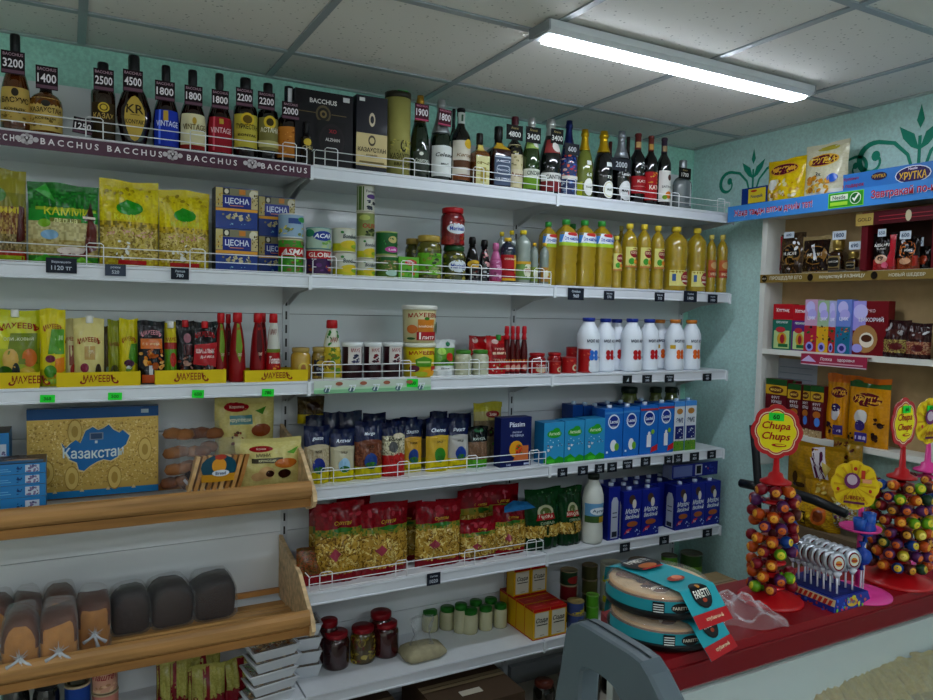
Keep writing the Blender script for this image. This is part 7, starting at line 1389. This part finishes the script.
# refrigerated case under the camera
cs = []
cx0, cx1 = .70, XW-.01
cs.append(('body', MB().box(cx0, cx1, .30, 1.2, .02, .70, '#a9aeb0').mesh('metal_paint')))
cs.append(('deck', MB().box(cx0+.01, cx1-.01, .50, .98, .705, .72, '#3a474c').mesh('metal_paint')))
cs.append(('rear_liner', MB().box(cx0+.01, cx1, .985, .992, .72, CZ-.07, '#b4beba').mesh('metal_paint')))
gl = MB().prism([(.99, CZ-.068), (.992, CZ-.064), (.62, .905), (.618, .901)], cx0+.01, cx1, 'x', '#cdd8d4')
cs.append(('glass_panel', gl.mesh('case_glass')))
cs.append(('rail', MB().tube([(cx0+.01, .615, .9), (cx1, .615, .9)], .008, '#8a9294', 8).mesh('chrome')))
cs.append(('ledge', MB().box(cx0+.01, cx1, .86, .985, .765, .77, '#9fb0b0').mesh('metal_paint')))
thing('display_case', 'pale glass-topped refrigerated display case under the red counter', 'display case', cs, (0, 0, 0))
# cream packages in the case
for i in range(6):
    x = 1.42+.085*i; y = .90-.012*i
    pp = pouch(.085, .13, .03, [(1, ['#a8985c', '#9f9054'])], [('r', -1, .0, 1, .25, '#8a7a44')], seed=171+i, stand=False)
    thing('cheese_pack', 'cream-yellow packet in the glass case, %s along the row under the counter' % ORD[i], 'packet', pp, (x, y+.012, .786+.003*i), radians(-20), radians(-62), group='cream-yellow packets in the glass case')
bx = MB().box(-.07, .07, -.05, .05, 0, .045, '#a8b0b0'); bl = MB().bevbox(-.074, .074, -.054, .054, .0455, .058, '#8f989c', .004)
thing('lidded_container', 'clear-lidded grey container in the glass case, beside the cream packets', 'container', [('tray', bx.mesh('plastic')), ('lid', bl.mesh('bubble_film')), ('food', MB().box(-.05, .05, -.035, .035, .0452, .0455, '#8a4a4a').mesh('paper'))], (1.24, .90, .7705), .2)

# grey plastic end frame of the case
GX = .66
outer = [tuple(pX(x, y, GX))[1:] for x, y in ((552, 712), (555, 690), (559, 670), (563.5, 640), (565, 629), (569, 624), (577, 622.5), (588, 628), (604, 638), (629, 653.5), (640, 662), (649, 676), (662, 702), (668, 714))]
outer = [(outer[0][0]+.004, .72)]+outer+[(outer[-1][0]-.05, .86), (outer[-1][0]-.06, .72)]
inner = [tuple(pX(x, y, GX))[1:] for x, y in ((578, 712), (579, 690), (580.5, 672), (583, 668), (589, 669.5), (598, 674), (606, 680), (613, 687), (619, 699), (624, 712))]
inner = [(inner[0][0]+.004, .72)]+inner+[(inner[-1][0]-.05, .86), (inner[-1][0]-.06, .72)]
while len(inner) < len(outer): inner.insert(6, ((inner[5][0]+inner[6][0])/2, (inner[5][1]+inner[6][1])/2))
def gframe():
    b = MB(); n = len(outer)
    inn = inner
    def ringv(x, s):
        co = [(y, z) for y, z in outer]; ci = inn
        if s:
            my = sum(y for y, z in outer)/n; mz = sum(z for y, z in outer)/n
            co = [(my+(y-my)*.97, mz+(z-mz)*.985) for y, z in outer]; ci = [(my+(y-my)*1.05, mz+(z-mz)*1.02) for y, z in inn]
        return [(x, y, z) for y, z in co], [(x, y, z) for y, z in ci]
    L_ = [ringv(GX, True), ringv(GX+.005, False), ringv(GX+.033, False), ringv(GX+.038, True)]
    v = []; 
    for o_, i_ in L_: v += o_+i_
    f = []
    for k_ in range(3):
        for i in range(n-1):
            a = k_*2*n+i; c_ = (k_+1)*2*n+i
            f.append((a, a+1, c_+1, c_)); f.append((a+n, c_+n, c_+n+1, a+n+1))
    for i in range(n-1):
        f.append((i, i+n, i+n+1, i+1)); a = 6*n+i; f.append((a, a+1, a+n+1, a+n))
    b.add(v, f, '#646f75')
    return b
gf = gframe()
thing('case_end_frame', 'grey plastic A-shaped end frame of the display case in the foreground', 'end frame', [('frame', gf.mesh('rubber')), ('seam_strip', MB().tube([(GX+.0195, y, z+.0015) for y, z in outer[3:12]], .0012, '#3f484c', 5).mesh('rubber'))], (0, 0, 0))

# cakes
def cake():
    R = .106
    def sq(): return 0
    b = MB().lathe([(R*.90, 0), (R, .006), (R*1.02, .014), (R*1.02, .018), (R*.97, .02)], '#121314', 36)
    ck = MB().lathe([(R*.93, .018), (R*.94, .042), (R*.90, .047), (.0001, .049)], '#b98a58', 36, cols=['#8a5a34', '#c9a070', '#cdb08a', '#b98a58'][:3])
    rr = random.Random(5)
    ck.paint(lambda u, v, o: (u*R*.86, (v-.5)*2*R*.86, .0485+o), [('s', -.62, .2, .62, .8, 60, .016, ['#e4d2b8', '#8a5a3a', '#c9a074', '#5a3020'], 4)], R*.86, 2*R*.86)
    dm = MB().lathe([(R*1.0, .02), (R*.98, .046), (R*.90, .055), (R*.6, .0578), (.0001, .0585)], '#fff', 36)
    wrap = MB(); T1, T2 = '#35a3ad', '#b3202a'
    # turquoise band around the side
    def ms(u, v, o): a = u*1.45-.75; return ((R*1.0+.001+o)*sin(a), -(R*1.0+.001+o)*cos(a), .017+v*.024)
    wrap.sheet(lambda u, v: ms(u, v, 0), 24, 1, '#2d95a0')
    wrap.paint(ms, [('r', -1, 0, 1, .12, '#17343c'), ('e', .2, .5, .12, .42, '#1c1a1a'), ('t', 'FARETTI', .2, .5, .25, '#d8d0c0', .2), ('r', -.14, .05, .0, .95, '#17181a')]+[('r', -.13, .12+.2*i, -.01, .2+.2*i, '#d8dcd8') for i in range(4)]+[('e', .72, .35, .16, .3, '#a8442c'), ('e', .62, .3, .08, .2, '#c9603c')], R*1.4, .024, True)
    # sleeve over the top: strip along y over the dome then down in front
    sl = MB(); wv = .050
    path = [(R*.99, .020), (R*.95, .050), (R*.6, .0600), (0, .0610), (-R*.90, .0600), (-R*1.34, .004)]
    tot = [0]
    for (a, b_), (c_, d_) in zip(path[:-1], path[1:]): tot.append(tot[-1]+sqrt((c_-a)**2+(d_-b_)**2))
    def mp(u, v, o):
        s_ = (1-v)*tot[-1]
        for i in range(len(path)-1):
            if s_ <= tot[i+1]+1e-9:
                t = (s_-tot[i])/(tot[i+1]-tot[i]); y = path[i][0]+(path[i+1][0]-path[i][0])*t; z = path[i][1]+(path[i+1][1]-path[i][1])*t
                dy, dz = path[i+1][0]-path[i][0], path[i+1][1]-path[i][1]; l = sqrt(dy*dy+dz*dz); ny, nz = dz/l, -dy/l
                return (u*wv, y+ny*o, z+nz*o)
    sl.sheet(lambda u, v: mp(u, v, 0), 2, 40, T1)
    sl.paint(mp, [('r', -1, 0, 1, .085, T2), ('t', 'клубничный', .1, .042, .03, '#e8d0b0', 1.0), ('e', .0, .20, .52, .095, '#141416'), ('e', .0, .20, .47, .085, '#242428'), ('t', 'FARETTI', 0, .20, .05, '#e8e4dc', .85), ('e', 0, .25, .1, .014, '#c08a3a'), ('e', 0, .155, .12, .014, '#a84a2c'),
        ('e', -.1, .40, .45, .04, '#a8442c'), ('e', .0, .41, .25, .03, '#d88a6a'), ('e', .0, .72, .9, .13, '#1a1a1c'), ('t', 'FARETTI', 0, .76, .07, '#d8d4cc', 1.2), ('e', 0, .66, .5, .04, '#b8703a'), ('r', -.6, .60, .6, .62, T2)], wv, tot[-1], True, base=.0008)
    return [('base_tray', b.mesh('plastic')), ('cake', ck.mesh('bread')), ('dome', dm.mesh('case_glass')), ('side_band', wrap.mesh('print_gloss')), ('sleeve', sl.mesh('print_gloss'))]
ckp = cake()
CKP = pZ(660, 631, CZ)
thing('boxed_cake', 'round cake in clear dome with turquoise sleeve, lower of the two', 'cake', ckp, (CKP.x, CKP.y, CZ), radians(14), group='boxed round cakes')
thing('boxed_cake', 'round cake in clear dome with turquoise sleeve, on top of the other', 'cake', ckp, (CKP.x-.006, CKP.y+.004, CZ+.0625), radians(6), group='boxed round cakes')

def facecam(X, Y): return -atan2(X, Y)
# scalloped sign
def scallop(rx_, rz_, n=8, amp=.09, m=64): return [((1+amp*abs(cos(n*t/2))-amp*.5)*rx_*sin(t), (1+amp*abs(cos(n*t/2))-amp*.5)*rz_*cos(t)) for t in [2*pi*i/m for i in range(m)]]
def sign(kind):
    def mk():
        out = []
        rx_, rz_ = (.056, .064)
        b = MB(); ring = scallop(rx_, rz_)
        red = '#b02028' if kind == 'chupa' else '#d8b81c'
        b.prism(ring, -.0015, .0015, 'y', red)
        f = MB()
        def lay(k, col, o, y=-1): f.add([(x*k, y*(.0015+o), z*k) for x, z in ring], [tuple(range(len(ring)))], col)
        if kind == 'chupa':
            lay(.84, '#d8c9b0', .0003); lay(.80, '#b02028', .0006); lay(.76, '#e0c86a', .0009); lay(.73, '#dcd01c', .0012)
            f.paint(lambda u, v, o: (u*rx_, -.0028-o, (v-.5)*2*rz_), [('t', 'Chupa', -.02, .60, .185, '#a81c1c', 1.25, .25), ('t', 'Chups', -.02, .40, .185, '#a81c1c', 1.3, .25), ('e', .12, .25, .30, .03, '#a81c1c'), ('e', .16, .255, .2, .014, '#dcd01c')], rx_, 2*rz_)
        else:
            lay(.96, '#dcc424', .0003)
            f.paint(lambda u, v, o: (u*rx_, -.002-o, (v-.5)*2*rz_), [('p', [(.05*cos(a)-.0, .5+.05*sin(a)), (.9*cos(a-.06), .5+.46*sin(a-.06)), (.9*cos(a+.06), .5+.46*sin(a+.06))], '#c9a418') for a in [2*pi*i/14 for i in range(14)]]+
                [('e', -.12, .60, .34, .17, '#7a3a6a'), ('e', -.12, .62, .22, .11, '#c0b0bc'), ('r', .25, .66, .42, .84, '#b8442c'), ('r', .32, .58, .7, .66, '#d8a07a'), ('t', 'JUBBERS', .0, .24, .10, '#8f1c20', 1.3, 0, .05), ('r', -.45, .12, .45, .17, '#6a2a50'), ('e', -.7, .4, .07, .04, '#b83a2c'), ('e', .66, .42, .07, .04, '#b83a2c'), ('e', 0, .86, .08, .04, '#b83a2c')], rx_, 2*rz_)
        return [('board', b.mesh('plastic')), ('print', f.mesh('paper'))]
    return cached(('sign', kind), mk)

# lollipops
LC = {'red': ('#7f1a2c', '#c9903a'), 'orange': ('#b0541c', '#d8a23c'), 'green': ('#6a9a24', '#cfc23c'), 'blue': ('#1f4a8a', '#cfb83c'), 'purple': ('#5a2a5c', '#c9702c'), 'brown': ('#5a2a24', '#c99a3c'), 'yellow': ('#b0a02c', '#e0d070'), 'dark green': ('#2a4a34', '#b8a03a')}
def lolly(cn):
    def mk():
        c1, c2 = LC[cn]; b = MB()
        b.lathe([(.0001, -.0135), (.007, -.012), (.0115, -.007), (.0135, 0), (.0125, .006), (.0085, .0115), (.0001, .0135)], c1, 14, cols=[c1, c1, c1, c1, c1, c2])
        b.v = [(x, -z, y) for x, y, z in b.v]    # bulb axis outwards (-y)
        b.paint(lambda u, v, o: (u*.009, -.0128-o+.004*(u*u+(2*v-1)**2), (v-.5)*.018), [('e', 0, .5, .62, .34, c2), ('r', -.45, .43, .5, .55, c1), ('e', -.1, .62, .2, .08, c1)], .009, .018, True)
        s = MB().tube([(0, .012, 0), (0, .034, -.010)], .0016, '#d8d4cc', 5)
        w_ = MB().lathe([(.0035, 0), (.0075, .007), (.0055, .010)], c1, 8, wob=lambda a, z: .3*sin(4*a)); w_.v = [(x, z+.011, y) for x, y, z in w_.v]
        return [('candy', b.mesh('print_gloss')), ('stick', s.mesh('plastic')), ('wrapper_tail', w_.mesh('film'))]
    return cached(('lolly', cn), mk)
TIERN = ['top', 'second', 'third', 'fourth', 'fifth', 'sixth', 'seventh', 'eighth', 'ninth', 'bottom']
def tower(X, Y, tiers, R_, zt, zb_, per, which, signk, stz, seed, colour='#b01a22', signrot=0., base_r=.072, palette=None, skip=.0, sticker=None, tcx=0.):
    rr = random.Random(seed)
    parts = []
    parts.append(('base', MB().lathe([(base_r, 0), (base_r, .004), (base_r*.93, .009), (base_r*.6, .016), (base_r*.5, .024), (.016, .03), (.016, .034), (.0001, .034)], colour, 36).mesh('plastic')))
    parts.append(('column', MB().lathe([(.011, .03), (.011, zt-CZ+.01)], '#6a1420' if colour[1] == 'b' else colour, 14).mesh('plastic')))
    for t in range(tiers):
        z = zb_-CZ+(zt-zb_)*t/(tiers-1)
        parts.append(('ring', MB().lathe([(.012, z-.002), (.030, z-.004), (.031, z-.001), (.012, z+.002)], colour, 20).mesh('plastic')))
    parts.append(('cone_cap', MB().lathe([(.034, zt-CZ+.012), (.034, zt-CZ+.017), (.018, zt-CZ+.024), (.015, zt-CZ+.034), (.008, zt-CZ+.038), (.0055, stz-.06-CZ)], colour, 20).mesh('plastic')))
    thing('lollipop_stand', '%s lollipop stand%s, empty rings and base of the %s' % ('pink' if colour[1] == 'd' else 'red', '', which), 'display stand', parts, (X, Y, CZ), group='lollipop stands on the counter')
    fc = facecam(X, Y)
    for t in range(tiers):
        z = zb_+(zt-zb_)*t/(tiers-1); tn = tiers-1-t; pend = []
        for k_ in range(per):
            a = 2*pi*(k_+.5*(t % 2))/per+rr.uniform(-.05, .05)
            # front half only is in view; the rest are hidden behind
            rel = math.atan2(sin(a), cos(a))
            if abs(rel) > 2.0 or rr.random() < skip: continue
            th = fc+a; r2 = R_*(1+rr.uniform(-.06, .08))
            cn = rr.choice(palette)
            px_, py_ = X+sin(th)*r2, Y-cos(th)*r2
            pend.append((rel, cn, px_, py_, th))
        for q, (rel, cn, px_, py_, th) in enumerate(sorted(pend)):
            lb = '%s lollipop, %s tier of the %s, %s from the cake side' % (cn, TIERN[tn] if tn < tiers-1 else 'lowest', which.split(' beside')[0].split(' under')[0].split(' cut')[0], ORD[q])
            thing('lollipop', lb, 'lollipop', lolly(cn), (px_, py_, z+rr.uniform(-.003, .003)), th+rr.uniform(-.3, .3), radians(rr.uniform(-15, 10)), group='lollipops on the %s' % which)
    sx, sy = X, Y
    sg_ = thing('advertising_sign', {'chupa': 'scalloped red and yellow candy sign of the %s', 'jub': 'scalloped yellow candy sign of the %s'}[signk] % which, 'sign', sign(signk), (sx-.004, sy, stz), fc+signrot, sc=.94)
    return fc
PB = pZ(770, 600, CZ)
tz = pY(773, 432, PB.y)
fc1 = tower(PB.x, PB.y, 9, .042, pY(776, 488, PB.y).z, pY(776, 583, PB.y).z, 8, 'slim tower beside the cakes', 'chupa', tz.z, 5, palette=['red', 'red', 'red', 'purple', 'orange', 'orange', 'green', 'purple', 'brown', 'blue', 'red'], skip=.12)
PB2 = pZ(896, 580, CZ)
fc2 = tower(PB2.x, PB2.y, 8, .062, pY(893, 484, PB2.y).z, pY(893, 561, PB2.y).z, 13, 'fat tower under the narrow turned sign', 'chupa', pY(890, 424, PB2.y).z, 6, signrot=1.05, palette=['red', 'orange', 'green', 'dark green', 'blue', 'brown', 'yellow', 'purple', 'orange'], base_r=.085)
PB3 = pZ(922, 561, CZ)
fc3 = tower(PB3.x, PB3.y, 7, .055, pY(930, 475, PB3.y).z, pY(930, 552, PB3.y).z, 9, 'third tower cut by the picture edge', 'jub', pY(920, 422, PB3.y).z, 7, colour='#d04a94', signrot=.9, palette=['orange', 'yellow', 'orange', 'red', 'brown', 'green'])
def signstick(X, Y, z, fc, rot, n, where, w_=.016, dx=-.004):
    th = fc+rot; b = MB().box(-w_, w_, -.001, .0, -.009, .009, '#2fd048'); b.paint(lambda u, v, o: (u*w_, -.001-o, (v-.5)*.018), [('t', n, 0, .5, .6, '#14481c', 1.4)], w_, .018, base=.0001)
    o = obj('price_sticker', b.mesh('paper')); o.location = (X+sin(th)*.0052+cos(th)*dx, Y-cos(th)*.0052+sin(th)*dx, z); o.rotation_euler = (0, 0, th); tag(o, 'bright green price sticker %s on the %s' % (n, where), 'price sticker', 'green price stickers')
signstick(PB.x, PB.y, tz.z+.034, fc1, 0, '60', 'sign of the slim lollipop tower')
signstick(PB2.x, PB2.y, pY(890, 424, PB2.y).z+.034, fc2, 1.05, '60', 'turned sign of the fat lollipop tower')
signstick(PB3.x, PB3.y, pY(920, 422, PB3.y).z+.034, fc3, .9, '50', 'yellow sign of the third tower')

# jubbers stand with pink trays and blue cups
JP = pZ(862, 592, CZ)
jz = pY(850, 484, JP.y).z
pk_ = '#d04a94'
zt_ = pY(850, 530, JP.y).z-CZ
jx = pY(850, 530, JP.y).x-JP.x
parts = [('base', MB().lathe([(.075, 0), (.075, .004), (.05, .012), (.014, .018), (.014, .02), (.0001, .02)], pk_, 32).mesh('plastic')),
         ('column', MB().lathe([(.006, .018), (.006, jz-CZ-.05)], pk_, 10).mesh('plastic')),
         ('tray', MB().lathe([(.006, zt_-.004), (.044, zt_-.002), (.046, zt_+.004), (.043, zt_+.002), (.006, zt_)], pk_, 26).mesh('plastic'))]
for a in (-.9, .1): parts.append(('cup', MB().lathe([(.0001, zt_+.001), (.012, zt_+.001), (.0145, zt_+.03+.012*(a > 0)), (.0125, zt_+.03+.012*(a > 0)), (.010, zt_+.006), (.0001, zt_+.006)], '#1f5aa4', 16, cx=.026*sin(a)-.004, cy=-.022*cos(a)).mesh('plastic')))
thing('candy_stand', 'pink candy stand with two blue cups, between the two lollipop towers', 'display stand', parts, (JP.x-.02, JP.y, CZ), group=None)
thing('advertising_sign', 'scalloped yellow candy sign above the blue cups of the pink stand', 'sign', sign('jub'), (pY(850, 484, JP.y).x, JP.y-.012, jz), facecam(JP.x, JP.y), sc=.86)
# blue twisted candy
for i, (px_, py_) in enumerate(((866, 528), (862, 556))):
    p_ = pY(px_, py_, 1.03)
    b = MB().lathe([(.006, -.032), (.003, -.022), (.017, -.014), (.020, 0), (.016, .014), (.003, .022), (.008, .034)], '#1f4a9c', 12, wob=lambda a, z: .12*sin(5*a+z*120))
    s = MB().tube([(0, 0, -.03), (0, 0, -(p_.z-CZ)+.001)], .002, '#d8d8dc', 6)
    thing('wrapped_candy', 'shiny blue foil-wrapped candy on a stick, %s beside the fat tower' % ('upper one' if i == 0 else 'lower one'), 'candy', [('wrapper', b.mesh('film')), ('stick', s.mesh('plastic'))], p_, 0, group='blue wrapped candies')

# box of whistle pops
A_ = Vector((1.467, .989+.012, 0)); B_ = Vector((1.50, 1.155, 0)); C_ = Vector((1.60, 1.0, 0))
lx = (C_-A_).length; ang = atan2((C_-A_).y, (C_-A_).x); ctr = (A_+C_)/2+(B_-A_)/2
bw, bd, bh = lx, .16, .028
b = MB(); b.add([(-bw/2, -bd/2, .0), (bw/2, -bd/2, 0), (bw/2, bd/2, 0), (-bw/2, bd/2, 0), (-bw/2+.006, -bd/2+.006, bh), (bw/2-.006, -bd/2+.006, bh), (bw/2-.006, bd/2-.006, bh), (-bw/2+.006, bd/2-.006, bh)], [(0, 1, 5, 4), (1, 2, 6, 5), (2, 3, 7, 6), (3, 0, 4, 7), (4, 5, 6, 7), (3, 2, 1, 0)], '#25378f')
b.paint(lambda u, v, o: (u*bw/2*(1-.09*v), -bd/2+.006*v-o, v*bh), [('e', 0, .5, .3, .35, '#c9a83a'), ('t', 'Pops', 0, .5, .35, '#2c3c8a', .5), ('s', -.9, .1, .9, .9, 30, .004, ['#3c6ac8', '#c9b83a', '#7ab03a', '#b83a5a'], 3)], bw/2, bh)
b.paint(lambda u, v, o: (-bw/2+.006*v-o, -u*bd/2, v*bh), [('r', -1, .45, 1, .98, '#d8c8a0')]+[('p', [(-.95+.16*i, .5), (-.85+.16*i, .5), (-.8+.16*i, .93), (-.9+.16*i, .93)], '#b83a2c') for i in range(12)]+[('s', -.9, .05, .9, .4, 20, .004, ['#3c6ac8', '#a8402c'], 3)], bd/2, bh)
thing('candy_box', 'blue patterned counter box holding the silvery lollipops', 'candy box', [('box', b.mesh('print_gloss')), ('insert', MB().box(-bw/2+.012, bw/2-.012, -bd/2+.012, bd/2-.012, bh-.002, bh+.0015, '#1c2a70').mesh('paper'))], (ctr.x, ctr.y, CZ), ang)
def pop():
    s = MB().tube([(0, 0, 0), (0, 0, .045)], .0024, '#d8d8e0', 6)
    h_ = MB().lathe([(.0001, -.006), (.014, -.0055), (.0185, -.002), (.0185, .002), (.014, .0055), (.0001, .006)], '#b8bcc4', 18, wob=lambda a, z: .03*sin(6*a))
    h_.v = [(x*1.1, z, .070+y*1.35) for x, y, z in h_.v]
    h_.paint(lambda u, v, o: (u*.018, -.0062-o, .070+(v-.5)*.046), [('e', 0, .5, .75, .38, '#8a2430'), ('e', 0, .5, .6, .3, '#d0d0c8'), ('e', 0, .48, .4, .14, '#c9903a'), ('r', -.4, .42, .4, .5, '#a8343a')], .018, .044)
    f = MB().lathe([(.004, .036), (.011, .047), (.006, .05)], '#c8ccd4', 8, wob=lambda a, z: .3*sin(4*a))
    return [('candy', h_.mesh('foil')), ('stick', s.mesh('plastic')), ('wrapper_tail', f.mesh('film'))]
pp = pop()
for c_ in range(2):
    for r_ in range(8):
        lx_, ly_ = (-bw/4+.006 if c_ == 0 else bw/4-.006), -bd/2+.022+r_*(bd-.044)/7
        X = ctr.x+cos(ang)*lx_-sin(ang)*ly_; Y = ctr.y+sin(ang)*lx_+cos(ang)*ly_
        thing('silver_lollipop', 'silver-wrapped flat lollipop in the blue box, %s row from the front, %s column' % (ORD[r_], 'cake-side' if c_ == 0 else 'tower-side'), 'lollipop', pp, (X, Y, CZ+bh+.0015-.0), ang-.5+.08*sin(r_*2.+c_), radians(-4+2*sin(r_*3)), group='silver-wrapped lollipops in the blue box')
# crumpled bubble film
def bubbles():
    rr = random.Random(9); nu, nv = 26, 22; ph = [rr.uniform(0, 6) for _ in range(8)]
    def fn(u, v):
        x = u*.095*(1+.1*sin(6*v)); y = (v-.5)*.17*(1+.12*sin(5*u)); e = (1-abs(u)**3)*(1-abs(2*v-1)**3)
        z = .004+e*(.022+.010*sin(9*u+ph[0]+4*v)+.010*sin(13*v+ph[1]-3*u)+.005*sin(31*u+ph[2])*sin(29*v))
        return (x, y, max(.001, z))
    return MB().sheet(fn, nu, nv, '#fff').mesh('bubble_film')
BP = pZ(738, 606, CZ)
o = obj('plastic_wrap', bubbles()); o.location = (1.275, 1.10, CZ); o.rotation_euler = (0, 0, -.5); tag(o, 'crumpled clear bubble wrap lying between the cakes and the slim tower', 'plastic wrap')

# ================================================================ BEHIND THE COUNTER
KX = 2.28
ch = []
def kp(px_, py_, X=KX): return tuple(pX(px_, py_, X))
fr = MB().tube([kp(753, 425), kp(756, 455), kp(758, 486), kp(757, 520)], .015, '#1c2024', 8).tube([kp(741, 483), kp(760, 487)], .017, '#1c2024', 8)
ch.append(('side_frame', fr.mesh('rubber')))
ch.append(('armrest', MB().tube([kp(758, 486), kp(790, 492), kp(815, 500), kp(846, 514)], [.013, .017, .018, .015], '#181b1f', 10).mesh('rubber')))
ch.append(('seat', MB().bevbox(KX-.22, KX+.2, 1.62, 2.04, .46, .54, '#22262a', .015).mesh('rubber')))
for dx in (-.18, .16):
    for y in (1.66, 2.0): ch.append(('leg', MB().tube([(KX+dx, y, .46), (KX+dx, y, 0)], .014, '#2a2e32', 8).mesh('rubber')))
thing('black_armchair', 'black tubular armchair behind the counter, its armrest passing under the yellow bags', 'chair', ch, (0, 0, 0))
cardbox('cardboard_box', 'tan cardboard box on the floor between the counter and the right wall', 2.34, 2.56, 2.08, 2.30, .50, '#a08c68')
cr = MB().box(2.50, 2.755, 1.30, 2.02, 0, .84, '#75624a')
o = obj('cardboard_box', cr.mesh('card')); tag(o, 'tall cardboard carton against the wall, under the yellow sweet bags', 'cardboard box', 'cardboard boxes under the shelves')
SW = 'yellow sweet bags behind the counter'
def yb(l, r, t, b_, X, label, shapes, seed, base='#a8821c', rz=RZ, th=.06):
    a = pX((l+r)/2, t, X); zb = pX((l+r)/2, b_, X).z; wd = pX(l, t, X).y-pX(r, t, X).y
    thing('sweet_bag', label, 'sweet bag', pouch(wd, a.z-zb, th, [(1, [base, '#9c7a1a'])], shapes, seed=seed, stand=False), (X+th/2, a.y, zb), rz, group=SW)
yb(784, 838, 444, 496, 2.56, 'yellow sweet bag with slanting purple and white lettering, above the armrest', [('p', [(-.15, .92), (.35, .98), (.75, .18), (.35, .14)], '#c8c0c4'), ('p', [(-.1, .9), (.3, .95), (.66, .2), (.38, .17)], '#5a1f44'), ('p', [(.0, .86), (.2, .88), (.5, .3), (.4, .28)], '#c8c0c4'), ('e', -.55, .3, .1, .12, '#4a3414'), ('e', -.4, .16, .25, .05, '#4a3414'), ('p', [(.4, .7), (.7, .6), (.55, .4)], '#b8a45a')], 201)
yb(800, 838, 480, 510, 2.53, 'yellow bag of wrapped sweets squeezed under the lettered bag', [('s', -.9, .1, .9, .9, 18, .010, ['#c9a82c', '#8a6414', '#c9b46a'], 3)], 202)
yb(829, 858, 440, 480, 2.60, 'darker yellow bag with brown sweets picture, behind the scalloped yellow sign', [('s', -.8, .3, .8, .9, 10, .014, ['#5a2c1c', '#7a4a1c'], 4)], 203, '#8f7420')
yb(786, 832, 500, 532, 2.50, 'round bright yellow bag with a brown flower mark, below the armrest', [('e', .35, .55, .3, .28, '#b8641c'), ('e', .35, .55, .2, .18, '#7a3c14'), ('r', -.35, .2, -.15, .6, '#4a3414'), ('r', -.3, .25, -.2, .55, '#b89a2c'), ('e', 0, .5, .05, .05, '#c9b02c')], 204, '#b8941c', th=.1)
yb(828, 852, 500, 530, 2.52, 'clear and white sweet bag beside the round yellow one', [('s', -.9, .1, .9, .9, 24, .008, ['#c4c8c4', '#8a5a8a', '#c9b84a'], 5)], 205, '#a8a898')
